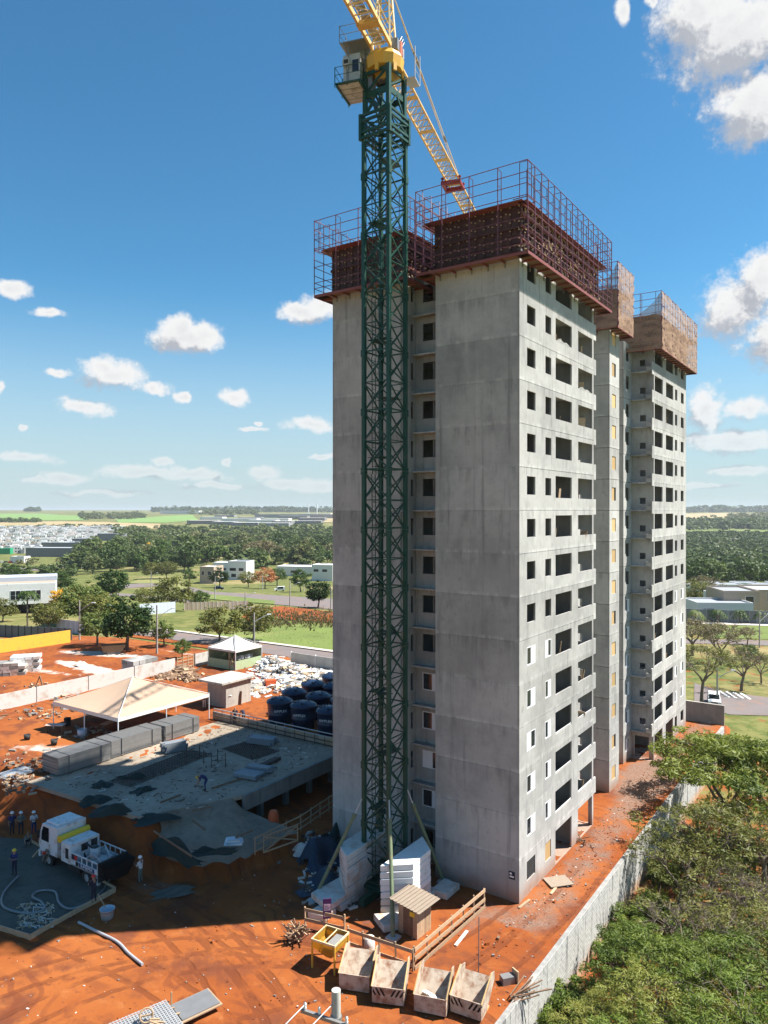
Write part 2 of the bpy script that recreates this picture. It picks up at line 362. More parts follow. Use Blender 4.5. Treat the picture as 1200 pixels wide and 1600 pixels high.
M['tarp_green'] = mk('green_screen_net', (0.012, 0.028, 0.026), 0.8, var=0.3)
M['black'] = mk('black_rubber', (0.02, 0.02, 0.02), 0.7)
M['canvas'] = mk('beige_canvas', (0.44, 0.315, 0.225), 0.8, var=0.1, scale=0.6, bump=0.3, bscale=1.5)
M['canvas_w'] = mk('white_canvas', (0.76, 0.70, 0.65), 0.8, var=0.08, scale=0.6)
M['yellow_wall'] = mk('yellow_wall_paint', (0.74, 0.43, 0.05), 0.7, var=0.08, dirt=(0.5, 0.3, 0.1), dirt_amt=0.3)
M['grey_wall'] = mk('grey_fence_panel', (0.13, 0.15, 0.16), 0.7, var=0.15)
M['zinc'] = mk('pale_zinc_sheet', (0.50, 0.55, 0.62), 0.5, 0.1, var=0.1)
M['asphalt'] = mk('worn_asphalt', (0.16, 0.135, 0.13), 0.9, var=0.15, scale=0.4, dirt=(0.24, 0.14, 0.10), dirt_amt=0.4, dscale=0.3)
M['paint'] = mk('road_paint', (0.7, 0.7, 0.66), 0.8)
M['kerb'] = mk('pale_kerb', (0.52, 0.47, 0.42), 0.9)
M['grass'] = mk('mown_grass', (0.125, 0.165, 0.034), 0.95, var=0.35, scale=0.15, dirt=(0.20, 0.20, 0.06), dirt_amt=0.4, dscale=0.06, bump=0.5, bscale=4)
M['dry'] = mk('dry_verge_grass', (0.21, 0.20, 0.07), 0.95, var=0.3, scale=0.12, dirt=(0.13, 0.17, 0.04), dirt_amt=0.7, dscale=0.05, bump=0.5, bscale=3)
M['crop'] = mk('green_crop', (0.15, 0.25, 0.06), 0.95, var=0.15, scale=0.01)
M['straw'] = mk('straw_field', (0.36, 0.27, 0.14), 0.95, var=0.2, scale=0.01, dirt=(0.2, 0.2, 0.08), dirt_amt=0.4, dscale=0.006)
M['girder'] = mk('girder_steel', (0.165, 0.168, 0.172), 0.6, 0.0, var=0.25, scale=4)
M['profile'] = mk('grey_profile', (0.22, 0.245, 0.27), 0.55, 0.1, var=0.2, scale=4)
M['truck_white'] = mk('dusty_truck_paint', (0.70, 0.71, 0.72), 0.45, var=0.05, dirt=(0.42, 0.30, 0.22), dirt_amt=0.45, dscale=1.6)
M['bark'] = mk('grey_bark', (0.17, 0.135, 0.105), 0.9, var=0.3, scale=3)
M['leaf'] = leaf_mat('broad_leaf', (0.034, 0.075, 0.014), (0.095, 0.15, 0.028), (0.12, 0.15, 0.04))
M['leaf_dark'] = leaf_mat('dark_leaf', (0.016, 0.042, 0.010), (0.048, 0.090, 0.018))
M['leaf_acacia'] = leaf_mat('feathery_leaf', (0.065, 0.110, 0.016), (0.17, 0.225, 0.036), (0.20, 0.205, 0.045))
M['leaf_olive'] = leaf_mat('olive_leaf', (0.095, 0.112, 0.026), (0.21, 0.205, 0.055))
M['leaf_dry'] = leaf_mat('dry_leaf', (0.12, 0.10, 0.055), (0.23, 0.19, 0.10))
M['leaf_yellow'] = leaf_mat('yellow_blossom', (0.55, 0.30, 0.02), (0.75, 0.46, 0.05))
M['leaf_orange'] = leaf_mat('orange_blossom', (0.30, 0.14, 0.06), (0.42, 0.17, 0.08))
M['leaf_forest'] = leaf_mat('forest_leaf', (0.040, 0.078, 0.020), (0.115, 0.155, 0.042), (0.15, 0.145, 0.06), 0.22)
M['roof_tile'] = mk('terracotta_roof', (0.42, 0.20, 0.12), 0.8, var=0.15)
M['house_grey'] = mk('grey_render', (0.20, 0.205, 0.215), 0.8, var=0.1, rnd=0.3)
M['house_white'] = mk('white_render', (0.70, 0.69, 0.67), 0.8, var=0.05, rnd=0.12)
M['house_tan'] = mk('sand_render', (0.42, 0.33, 0.25), 0.8, var=0.08, rnd=0.15)
M['roof_grey'] = mk('grey_sheet_roof', (0.40, 0.42, 0.45), 0.6, var=0.1, rnd=0.3)
M['skin'] = mk('skin', (0.30, 0.17, 0.11), 0.6)
M['denim'] = mk('blue_workwear', (0.02, 0.035, 0.13), 0.8)
M['navy'] = mk('navy_trousers', (0.018, 0.022, 0.045), 0.85)
M['shirt_w'] = mk('pale_shirt', (0.62, 0.62, 0.62), 0.8)
M['shirt_g'] = mk('grey_green_shirt', (0.12, 0.15, 0.14), 0.8)
M['helmet_y'] = mk('yellow_plastic', (0.75, 0.50, 0.03), 0.35)
M['helmet_r'] = mk('red_plastic', (0.55, 0.03, 0.025), 0.35)
M['helmet_w'] = mk('white_plastic', (0.78, 0.78, 0.78), 0.35)
M['cloth_purple'] = mk('purple_sign', (0.10, 0.03, 0.13), 0.5)
M['pinkish'] = mk('pale_pink_print', (0.70, 0.52, 0.58), 0.6)
def net_mat():
    m, t, b = base_mat('brown_debris_net'); p = t.pos()
    c = t.mix(t.noise(p, 2.2, 3), (0.44, 0.285, 0.195), (0.52, 0.35, 0.245)); t.put(b.inputs['Base Color'], c); b.inputs['Roughness'].default_value = 0.9
    b.inputs['Specular IOR Level'].default_value = 0.1
    a = t.smooth(t.noise(t.pos((1, 1, 3)), 0.5, 3, 0.5), 0.35, 0.65, 0.66, 0.42); t.put(b.inputs['Alpha'], a)
    tr = t.n('ShaderNodeBsdfTranslucent'); t.put(tr.inputs[0], c)
    t.put(b.inputs['Normal'], t.bump(t.noise(p, 2.5, 4), 0.6, 0.15)); return m
M['net'] = net_mat()
def soil_mat():
    m, t, b = base_mat('red_earth'); p = t.pos(); at = t.n('ShaderNodeAttribute', attribute_name='tint')
    sc = t.n('ShaderNodeSeparateColor'); t.put(sc.inputs[0], at.outputs['Color'])
    big = t.noise(p, 0.09, 5, 0.6); mid = t.noise(p, 0.7, 6, 0.65, 0.0); fine = t.noise(p, 9, 6, 0.7)
    # wheel ruts sweep through the yard as two families of curved lines
    sp_ = t.n('ShaderNodeSeparateXYZ'); t.put(sp_.inputs[0], p)
    wob = t.math('MULTIPLY', t.math('SUBTRACT', t.noise(p, 0.10, 3), 0.5), 9.0)
    r1 = t.math('ADD', t.math('ADD', t.math('MULTIPLY', sp_.outputs[0], 0.75), t.math('MULTIPLY', sp_.outputs[1], 0.65)), wob)
    rut = t.math('MULTIPLY', t.smooth(t.math('PINGPONG', r1, 0.55), 0.30, 0.42), t.smooth(t.noise(p, 0.22, 4), 0.46, 0.60))
    c = t.mix(t.smooth(big, 0.35, 0.65), (0.255, 0.064, 0.014), (0.35, 0.108, 0.026))
    c = t.mix(t.smooth(mid, 0.55, 0.72), c, (0.15, 0.040, 0.016))
    c = t.mix(t.math('MULTIPLY', t.smooth(mid, 0.45, 0.30), 0.6), c, (0.40, 0.155, 0.052))
    c = t.mix(t.smooth(t.noise(p, 0.28, 6, 0.62), 0.50, 0.66), c, (0.155, 0.048, 0.022))
    c = t.mix(t.smooth(t.noise(p, 2.4, 5, 0.7), 0.56, 0.72), c, (0.17, 0.055, 0.026))
    c = t.mix(t.math('MULTIPLY', rut, 0.6), c, (0.16, 0.044, 0.018))
    c = t.mix(t.math('MULTIPLY', fine, 0.38), c, (0.13, 0.04, 0.018))
    dirt = t.mix(t.smooth(fine, 0.35, 0.65), (0.13, 0.075, 0.052), (0.26, 0.19, 0.15))
    wg = t.math('ADD', sc.outputs[1], t.math('MULTIPLY', t.math('SUBTRACT', mid, 0.5), 0.9))
    c = t.mix(t.math('MULTIPLY', t.math('MULTIPLY', t.smooth(wg, 0.40, 0.80), 0.85), t.smooth(sc.outputs[1], 0.02, 0.15)), c, dirt)
    gn = t.noise(p, 0.35, 6, 0.7)
    gr = t.mix(t.smooth(gn, 0.38, 0.62), (0.085, 0.115, 0.028), (0.20, 0.19, 0.065))
    gr = t.mix(t.math('MULTIPLY', fine, 0.4), gr, (0.06, 0.075, 0.02))
    gr = t.mix(t.smooth(t.noise(p, 0.02, 5, 0.6), 0.52, 0.66), gr, (0.27, 0.215, 0.10))
    wg = t.math('ADD', sc.outputs[0], t.math('MULTIPLY', t.math('SUBTRACT', t.noise(p, 0.5, 5), 0.5), 1.0))
    c = t.mix(t.math('MULTIPLY', t.smooth(wg, 0.36, 0.60), t.smooth(sc.outputs[0], 0.0, 0.1)), c, gr)
    wb = t.math('ADD', sc.outputs[2], t.math('MULTIPLY', t.math('SUBTRACT', mid, 0.5), 0.8))
    c = t.mix(t.math('MULTIPLY', t.smooth(wb, 0.40, 0.62), t.smooth(sc.outputs[2], 0.02, 0.15)), c, (0.50, 0.41, 0.35))
    t.put(b.inputs['Base Color'], c); b.inputs['Roughness'].default_value = 0.95; b.inputs['Specular IOR Level'].default_value = 0.15
    def circ(q):
        (x1, y1), (x2, y2), (x3, y3) = [(P(*a)[0], P(*a)[1]) for a in q]
        D_ = 2 * (x1 * (y2 - y3) + x2 * (y3 - y1) + x3 * (y1 - y2)); a1, a2, a3 = x1*x1+y1*y1, x2*x2+y2*y2, x3*x3+y3*y3
        cx, cy = (a1*(y2-y3)+a2*(y3-y1)+a3*(y1-y2))/D_, (a1*(x3-x2)+a2*(x1-x3)+a3*(x2-x1))/D_
        return cx, cy, math.hypot(x1-cx, y1-cy)
    flat_ = t.vmath('MULTIPLY', p, (1, 1, 0)); trk = None; brk = t.smooth(t.noise(p, 0.45, 5, 0.65), 0.36, 0.56); wob2 = t.math('MULTIPLY', t.math('SUBTRACT', t.noise(p, 1.2, 3), 0.5), 0.22)
    for q in (((282, 1464), (318, 1500), (375, 1580)), ((305, 1440), (370, 1500), (440, 1600)), ((0, 1545), (150, 1500), (262, 1482)), ((20, 1600), (190, 1530), (300, 1505)), ((340, 1450), (430, 1520), (500, 1600)), ((120, 1480), (230, 1530), (330, 1600)), ((560, 1560), (700, 1500), (840, 1400)), ((660, 1600), (800, 1490), (930, 1350))):
        cx, cy, r_ = circ(q); vm = t.n('ShaderNodeVectorMath', operation='DISTANCE'); t.put(vm.inputs[0], flat_); t.put(vm.inputs[1], (cx, cy, 0))
        dd = t.math('ADD', t.math('SUBTRACT', vm.outputs['Value'], r_), wob2)
        for off in (-0.85, 0.85):
            mk_ = t.smooth(t.math('ABSOLUTE', t.math('SUBTRACT', dd, off)), 0.24, 0.12); trk = mk_ if trk is None else t.math('MAXIMUM', trk, mk_)
    nearm = t.smooth(sp_.outputs[1], 54, 50)
    trk = t.math('MULTIPLY', t.math('MULTIPLY', trk, brk), nearm)
    c = t.mix(t.math('MULTIPLY', trk, 0.62), c, (0.13, 0.036, 0.014)); t.put(b.inputs['Base Color'], c)
    hgt = t.math('ADD', t.math('MULTIPLY', trk, -1.6), t.math('MULTIPLY', mid, 0.8), t.math('SUBTRACT', fine, t.math('MULTIPLY', rut, 0.5)))
    t.put(b.inputs['Normal'], t.bump(hgt, 0.5, 0.05)); return m
M['soil'] = soil_mat()
# ================================================================ SETTING
def geo(a, b, n): return np.sign(a) * np.geomspace(abs(a), abs(b), n)
sa = np.concatenate([-np.geomspace(62, 14000, 26)[::-1], np.arange(-60, -22, 1.0), np.arange(-22, 62, 0.5), np.arange(62, 150, 2.0), np.geomspace(151, 14000, 90)])
ta = np.concatenate([-np.geomspace(52, 14000, 60)[::-1], np.arange(-50, -14, 1.0), np.arange(-14, -4, 0.5), [-3.9, -3.77, -3.75, -3.6], np.arange(-3, 66, 0.5), np.arange(66, 150, 1.6), np.geomspace(152, 14000, 80)])
SS, TT = np.meshgrid(sa, ta, indexing='ij')
XX = C0.x + U.x * SS + V.x * TT; YY = C0.y + U.y * SS + V.y * TT
ZZ = Zg(XX, YY)
near = np.exp(-np.maximum(0, np.abs(SS) - 60) / 30) * np.exp(-np.maximum(0, np.abs(TT) - 60) / 30)
bumps = 0.03 * np.sin(SS * 0.83 + 2 * np.sin(TT * 0.4)) * np.sin(TT * 1.1 + 1.5 * np.sin(SS * 0.5)) + rng.normal(0, 0.018, SS.shape)
ZZ = ZZ + bumps * near * np.where((TT > -3.9) & (TT < -3.5), 0, 1)
def blob(px, py, z, ra, rb, rot=0.0):
    s0, t0 = st(P(px, py, z)); a, b = SS - s0, TT - t0; c, q = math.cos(rot), math.sin(rot)
    return np.exp(-(((a * c + b * q) / ra) ** 2 + ((-a * q + b * c) / rb) ** 2))
site = (TT > WALL_T) & (SS > -70) & (SS < np.where(TT > 15.6, 37.0, 54)) & (TT < 118)
gr = np.where(site, 0.0, 1.0)
outer = (TT <= WALL_T) & (SS < 52) & (TT > -45)
gr = np.where(outer, 0.50 + 0.25 * sst(-20, -45, TT), gr)
gr = np.where((TT > 62.3) & (TT < 118) & (SS > 18) & (SS < 37), 0.0, gr)
gr = np.maximum(gr, 0.95 * blob(10, 995, 3, 4.5, 9))
gr = np.where((YY > 95) & (XX > 30) & (YY < 175), np.maximum(gr * 0.62, 0), gr)
gy = 0.64 * np.exp(-((TT + 1.5) / 2.4) ** 2) * (SS > -3) * (SS < 50) + 0.5 * blob(745, 1440, 0, 3.2, 1.6) + 0.7 * blob(1000, 1210, 0, 6, 3)
gy = gy + 0.55 * blob(250, 1390, 0, 4, 5) + 0.4 * blob(560, 1420, 0, 5, 5)
gy = np.clip(gy + np.where(outer, 0.28, 0), 0, 1)
wh = 0.95 * blob(125, 1040, 3, 1.6, 7) + 0.9 * blob(160, 1022, 3, 2.0, 10, 0.3) + 0.55 * blob(60, 1048, 3, 2.0, 12, .2) + 0.6 * blob(170, 1052, 3, 1.6, 5) + 0.6 * blob(100, 1170, 3, 2.0, 10, 0.5) + 0.5 * blob(280, 1020, 3, 1.2, 14) + 0.35 * blob(150, 1470, 0, 2, 4)
tint = np.stack([gr, gy, np.clip(wh, 0, 1), np.ones_like(gr)], -1).reshape(-1, 4)
ni, nj = SS.shape; ii, jj = np.meshgrid(np.arange(ni - 1), np.arange(nj - 1), indexing='ij'); q0 = (ii * nj + jj).ravel()
gme = np_mesh('ground', np.stack([XX, YY, ZZ], -1).reshape(-1, 3), np.stack([q0, q0 + nj, q0 + nj + 1, q0 + 1], -1), M['soil'], tint=tint, smooth=True)
tag(inst('ground', gme), kind='structure')

def drape(name, pts, mat, dz=0.06, n=14, m=40, label=None, kind='structure'):
    "sheet laid on the terrain between two edge lines given as lists of points"
    A, B = pts
    def along(L, f):
        L = [np.array(p[:2], float) for p in L]; seg = [np.linalg.norm(b - a) for a, b in zip(L, L[1:])]; tot = sum(seg); x = f * tot
        for a, b, l in zip(L, L[1:], seg):
            if x <= l or b is L[-1]: return a + (b - a) * min(1, x / max(l, 1e-6))
            x -= l
    vs = []
    for i in range(m + 1):
        a, b = along(A, i / m), along(B, i / m)
        for j in range(n + 1):
            p = a + (b - a) * j / n; vs.append((p[0], p[1], float(Zg(p[0], p[1])) + dz))
    fs = np.array([(i*(n+1)+j, (i+1)*(n+1)+j, (i+1)*(n+1)+j+1, i*(n+1)+j+1) for i in range(m) for j in range(n)])
    me = np_mesh(name, np.array(vs), fs, mat, smooth=True)
    o = inst(name, me); tag(o, kind=kind); return o
# streets and lawns behind the site
def L(*a): return [G(x, y) for x, y in a]
drape('street', ([W(39.8, 95), W(39.8, 20)], [W(46.5, 95), W(46.5, 20)]), M['asphalt'], 0.09)
drape('pavement', ([W(46.8, 95), W(46.8, 20)], [W(48.2, 95), W(48.2, 20)]), M['kerb'], 0.20, 3)
drape('pavement', ([W(37.6, 95), W(37.6, 20)], [W(39.5, 95), W(39.5, 20)]), M['soil'], 0.12, 3)
drape('lawn', ([W(48.3, 82), W(48.3, 10)], [W(74, 82), W(74, 10)]), M['grass'], 0.10, 30, 60)
drape('avenue', (L((180, 915), (270, 908), (330, 925), (420, 930), (540, 938)), L((180, 921), (260, 915), (320, 936), (420, 944), (540, 955))), M['asphalt'], 0.12, 6, 60)
drape('avenue', (L((-20, 886), (60, 888), (115, 882), (150, 880)), L((-20, 890), (60, 892), (118, 885), (150, 883))), M['asphalt'], 0.15, 6, 40)
drape('avenue', (L((150, 925), (250, 932), (360, 946), (540, 962)), L((150, 929), (250, 936), (360, 952), (540, 972))), M['asphalt'], 0.14, 4, 50)
drape('verge', (L((225, 903), (262, 901), (290, 912)), L((200, 912), (250, 912), (300, 925))), M['dry'], 0.18, 8, 30)
drape('verge', (L((300, 928), (360, 932), (430, 940)), L((300, 934), (360, 940), (428, 945))), M['grass'], 0.22, 8, 30)
drape('bare_earth', (L((395, 952), (440, 948), (530, 958)), L((372, 970), (430, 968), (540, 975))), M['soil'], 0.16, 8, 30)
# distant farmland
drape('crop_field', (L((-60, 801.5), (60, 802.5), (130, 806)), L((-60, 813), (60, 813.5), (135, 813))), M['crop'], 0.8, 10, 40)
drape('straw_field', (L((-60, 814.5), (100, 815), (250, 819)), L((-60, 822), (100, 823), (250, 827))), M['straw'], 0.8, 10, 40)
drape('crop_field', (L((180, 812), (250, 807), (300, 804.5)), L((185, 817), (260, 817), (310, 813))), M['crop'], 0.8, 10, 40)
drape('straw_field', (L((470, 812), (520, 805), (560, 804)), L((470, 818), (520, 816), (560, 816))), M['straw'], 0.8, 10, 40)
drape('straw_field', (L((1060, 803), (1130, 802), (1240, 806)), L((1060, 816), (1130, 815), (1240, 814))), M['straw'], 0.8, 10, 40)
drape('crop_field', (L((1060, 826), (1240, 829)), L((1060, 836), (1240, 838))), M['grass'], 0.8, 10, 40)
# right hand street, car park bay lines and lawn strip
drape('street', (L((1085, 1068), (1130, 1082), (1230, 1094)), L((1085, 1100), (1140, 1118), (1230, 1120))), M['asphalt'], 0.07, 8, 30)
for k in range(4):
    x = 1122 + 11 * k; drape('bay_line', (L((x, 1083 - 1.2 * (3 - k) + 1), (x + 16, 1091 + k)), L((x + 4, 1083 - 1.2 * (3 - k) + 1), (x + 20, 1091 + k))), M['paint'], 0.10, 1, 4)
drape('street', (L((1050, 1000), (1150, 1000), (1240, 1003)), L((1050, 1006), (1150, 1007), (1240, 1011))), M['asphalt'], 0.07, 4, 30)
drape('lawn', (L((1100, 978), (1160, 978), (1240, 980)), L((1115, 998), (1160, 998), (1240, 1001))), M['grass'], 0.08, 12, 30)
drape('pavement', (L((1050, 971), (1240, 977)), L((1050, 974), (1240, 980))), M['kerb'], 0.12, 2, 20)

# ================================================================ THE TOWER
FH = 2.8; NF = 15; SL = 47.3; TD = 15.15
tower = thing('apartment_tower', 'bare grey concrete apartment tower block still under construction', 'building', C0, ANG)
def wall_mesh(name, L_, ops, H=FH - 0.04, th=0.13, mat=None):
    xs = sorted({0.0, L_, *[a for o in ops for a in o[:2]]}); zs = sorted({0.0, H, *[a for o in ops for a in o[2:4]]})
    xs = [x for x in xs if 0 <= x <= L_]; zs = [z for z in zs if 0 <= z <= H]
    def void(i, j):
        if i < 0 or j < 0 or i >= len(xs) - 1 or j >= len(zs) - 1: return True
        cx, cz = (xs[i] + xs[i+1]) / 2, (zs[j] + zs[j+1]) / 2
        return any(o[0] < cx < o[1] and o[2] < cz < o[3] for o in ops)
    b = MB()
    for i in range(len(xs) - 1):
        for j in range(len(zs) - 1):
            if void(i, j): continue
            x0, x1, z0, z1 = xs[i], xs[i+1], zs[j], zs[j+1]
            b.quad((x0,0,z0),(x1,0,z0),(x1,0,z1),(x0,0,z1)); b.quad((x1,th,z0),(x0,th,z0),(x0,th,z1),(x1,th,z1))
            if void(i-1, j): b.quad((x0,th,z0),(x0,0,z0),(x0,0,z1),(x0,th,z1))
            if void(i+1, j): b.quad((x1,0,z0),(x1,th,z0),(x1,th,z1),(x1,0,z1))
            if void(i, j-1): b.quad((x0,th,z0),(x1,th,z0),(x1,0,z0),(x0,0,z0))
            if void(i, j+1): b.quad((x0,0,z1),(x1,0,z1),(x1,th,z1),(x0,th,z1))
    return b.mesh(name, mat or M['conc'])
OPN = [(1.2, 2.6, 1.02, 2.22), (4.33, 5.4, 1.02, 2.22), (6.22, 9.47, 0.87, 2.42), (10.84, 14.1, 0.87, 2.42)]
OP0 = [(1.2, 2.6, 0.95, 2.2), (4.33, 5.4, 0.95, 2.2), (6.22, 9.47, 0.06, 2.42), (10.84, 14.1, 0.06, 2.42)]
mir = lambda o, L_: [(L_ - b, L_ - a, c, d) for a, b, c, d in o]
LF = 14.4
mD = wall_mesh('wall_panel', LF, OPN); mD0 = wall_mesh('wall_panel', LF, OP0); mDm = wall_mesh('wall_panel', LF, mir(OPN, LF)); mDm0 = wall_mesh('wall_panel', LF, mir(OP0, LF))
mA = wall_mesh('wall_panel', 6.2 - 0.13, [])
mCs = wall_mesh('wall_panel', 1.9 - 0.13, [(1.05, 1.5, 1.0, 2.2)]); mCb = wall_mesh('wall_panel', 2.73, [(0.55, 2.15, 1.0, 2.25)])
mE = wall_mesh('wall_panel', 2.15 - 0.13, [(0.75, 1.35, 0.62, 1.25)]); mE0 = wall_mesh('wall_panel', 2.15 - 0.13, [(0.25, 1.7, 0.05, 2.2)])
mFr = wall_mesh('wall_panel', 3.0, [(0.85, 2.0, 0.95, 2.25)]); mFs = wall_mesh('wall_panel', 2.85, [])
mK = wall_mesh('wall_panel', 2.85, [(0.7, 1.85, 0.85, 2.05)]); mKs = wall_mesh('wall_panel', 3.87, [])
mT5 = wall_mesh('wall_panel', 4.65, []); mEnd = wall_mesh('wall_panel', TD - 0.26, [(2, 3.2, 1, 2.2), (11.5, 12.7, 1, 2.2)]); mBk = wall_mesh('wall_panel', 15.8, [(3, 5, 1, 2.2), (10, 12, 1, 2.2)])
b = MB()   # floor plate of one block, with its balcony lip
b.box(0.02, 14.38, 0.02, 6.18, -0.13, 0); b.box(1.92, 14.38, 6.18, 8.95, -0.13, 0); b.box(0.02, 14.38, 8.95, TD - 0.02, -0.13, 0)
b.box(14.38, 15.0, 0.13, 2.15, -0.11, 0.0)
b.box(1.30, 1.915, 6.34, 8.92, -0.10, -0.001)
sl = b.mesh('floor_slab', M['conc'])
b = MB(); b.box(0.02, 14.38, 0.02, 6.18, -0.13, 0); b.box(0.02, 12.48, 6.18, 8.95, -0.13, 0); b.box(0.02, 14.38, 8.95, TD - 0.02, -0.13, 0); b.box(-0.6, 0.02, 0.13, 2.15, -0.11, 0)
slm = b.mesh('floor_slab', M['conc'])
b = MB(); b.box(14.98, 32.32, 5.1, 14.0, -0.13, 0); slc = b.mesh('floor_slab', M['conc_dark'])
def partition(m):
    b = MB(); f = (lambda s: LF - s) if m else (lambda s: s)
    def bx(s0, s1, t0, t1): a, c = sorted((f(s0), f(s1))); b.box(a, c, t0, t1, 0.003, 2.66)
    bx(0.14, 10.6, 3.9, 4.02); bx(10.6, 14.26, 4.6, 4.72); bx(3.45, 3.57, 0.14, 3.89); bx(5.75, 5.87, 0.14, 3.89); bx(10.1, 10.22, 0.14, 3.89); bx(2.1, 14.2, 7.5, 7.62); bx(6, 6.12, 8.95, 15); bx(10, 10.12, 8.95, 15)
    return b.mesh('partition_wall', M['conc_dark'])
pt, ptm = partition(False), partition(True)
b = MB(); b.box(14.4, 15.0, 0, 0.13, -0.36, 0.87); b.box(14.87, 15.0, 0.13, 0.62, -0.11, 0.40); par = b.mesh('balcony_parapet', M['conc'])
b = MB(); b.box(-0.6, 0, 0, 0.13, -0.36, 0.87); b.box(-0.6, -0.47, 0.13, 0.62, -0.11, 0.40); parm = b.mesh('balcony_parapet', M['conc'])
def window_mesh(wd, h, both=False):
    fr = MB(); e = 0.055
    fr.box(0, wd, -0.012, 0.075, 0, e); fr.box(0, wd, -0.012, 0.075, h - e, h); fr.box(0, e, -0.012, 0.075, e, h - e); fr.box(wd - e, wd, -0.012, 0.075, e, h - e)
    sh = MB(); x0, x1 = wd * 0.48, wd - e
    sh.box(x0, x1, 0.0, 0.03, e, h - e); k = 0
    while e + 0.06 + k * 0.085 < h - 0.1: sh.box(x0 + 0.05, x1 - 0.05, -0.006, 0.0, e + 0.04 + k * 0.085, e + 0.095 + k * 0.085); k += 1
    gl = MB().box(e, x0, 0.035, 0.045, e, h - e)
    return fr.mesh('window_frame', M['white_al']), sh.mesh('shutter', M['white_al']), gl.mesh('pane', M['glass'])
WM = {}
def window(parent, x, y, z, wd, h, flip=False, rz=0.0):
    key = (round(wd, 2), round(h, 2))
    if key not in WM: WM[key] = window_mesh(*key)
    f, s_, g_ = WM[key]; o = inst('window', f, parent, (x, y, z), rz)
    for nm, me in (('shutter', s_), ('pane', g_)):
        c = inst(nm, me, o)
        if flip: c.scale = (-1, 1, 1); c.location = (wd, 0, 0)
    return o
def panel(me, s, t, z, rz=0.0):
    n = {0: (0, 1), -90: (1, 0), 90: (-1, 0), 180: (0, -1)}[rz]; e = random.uniform(-0.005, 0.005)
    return inst('wall_panel', me, tower, (s + n[0] * e, t + n[1] * e, z), R(rz))
plym = {}
def ply(parent, x, y, z, wd, h):
    k = (wd, h)
    if k not in plym: plym[k] = MB().box(0, wd, 0, 0.02, 0, h).mesh('plywood_panel', M['ply'])
    return inst('plywood_panel', plym[k], parent, (x, y, z))
bars = MB()
for k in range(9): bars.box(0, 1.4, 0, 0.03, 0.05 + k * 0.13, 0.12 + k * 0.13)
FS = SL - LF                                  # far block begins here (its balcony corner)
rail = MB().tube([(0, 0.05, 0.95), (3.25, 0.05, 0.95)], 0.022, 5).mesh('balcony_rail', M['white_al'])
for i in range(NF + 1):
    z = FH * i
    inst('floor_slab', sl, tower, (0, 0, z)); inst('floor_slab', slm, tower, (FS, 0, z)); inst('floor_slab', slc, tower, (0, 0, z))
    if i == NF: break
    panel(mD0 if i == 0 else mD, 0, 0, z); panel(mDm0 if i == 0 else mDm, FS, 0, z)
    inst('partition_wall', pt, tower, (0, 0, z)); inst('partition_wall', ptm, tower, (FS, 0, z))
    if i > 0: inst('balcony_parapet', par, tower, (0, 0, z)); inst('balcony_parapet', parm, tower, (FS, 0, z))
    panel(mA, 0, 6.2, z, -90); panel(mA, 0, TD, z, -90)
    panel(mCs, 0.13, 8.93, z); panel(mCs, 0.13, 6.07, z); panel(mCb, 1.9, 8.93, z, -90)
    panel(mE0 if i == 0 else mE, LF, 0.13, z, 90); panel(mE0 if i == 0 else mE, FS, 2.15, z, -90)
    panel(mFr, 29.9, 2.15, z); panel(mFr, LF - 0.0, 2.15, z)
    panel(mFs, 29.9, 5.13, z, -90); panel(mFs, 17.4, 2.28, z, 90)
    panel(mK, 21.75, 1.0, z); panel(mKs, 21.75, 5.0, z, -90); panel(mKs, 24.6, 1.13, z, 90)
    panel(mT5, 17.4 - 0.3, 5.0, z); panel(mT5, 25.3, 5.0, z)
    panel(mEnd, SL, 0.13, z, 90); panel(mD if i else mD0, LF, TD, z, 180); panel(mDm if i else mDm0, SL, TD, z, 180); panel(mBk, FS - 0.2, 14.0, z, 180)
    if i == 0:
        bars.build('louvre_grille', M['dark'], tower, (1.2, 0.05, 0.95)); ply(tower, 4.33, 0.045, 0.95, 1.07, 1.25)
    ply(tower, 22.45, 1.05, z + 0.85, 0.80 if i % 4 == 1 else 1.15, 1.2)
    if 1 <= i <= 5:
        window(tower, 1.2, 0.012, z + 1.02, 1.4, 1.2, i == 3); window(tower, 4.33, 0.012, z + 1.02, 1.07, 1.2, i == 5)
        window(tower, FS + LF - 2.6, 0.012, z + 1.02, 1.4, 1.2, i % 2 == 0); window(tower, FS + LF - 5.4, 0.012, z + 1.02, 1.07, 1.2, i == 2)
    if i <= 4 and i > 0:
        window(tower, 1.912, 8.38, z + 1.0, 1.6, 1.25, i == 2, R(-90))
    if i <= 5: window(tower, 30.75, 2.162, z + 0.95, 1.15, 1.3, i % 3 == 0)
    if 1 <= i <= 3:
        inst('balcony_rail', rail, tower, (6.22, 0, z)); inst('balcony_rail', rail, tower, (10.84, 0, z)); inst('balcony_rail', rail, tower, (FS + 0.3, 0, z))
for _ in range(34):
    i = random.randrange(1, 15); x, y = random.choice(((random.uniform(6.5, 9.2), random.uniform(.5, 3.4)), (random.uniform(11, 13.8), random.uniform(.5, 3.4)), (FS + random.uniform(.6, 3.3), random.uniform(.5, 3.4)), (FS + random.uniform(5, 8), random.uniform(.5, 3.4))))
    q = MB(); q.tube([(0, 0, 0.003), (0, 0, 1.5)], .03, 6); q.tube([(0, 0, 1.5), (0, 0, 2.66)], .022, 6); q.box(-.08, .08, -.08, .08, 2.655, 2.668); q.build('steel_prop', M['form_edge'] if i % 2 else M['galv'], tower, (x, y, FH * i))
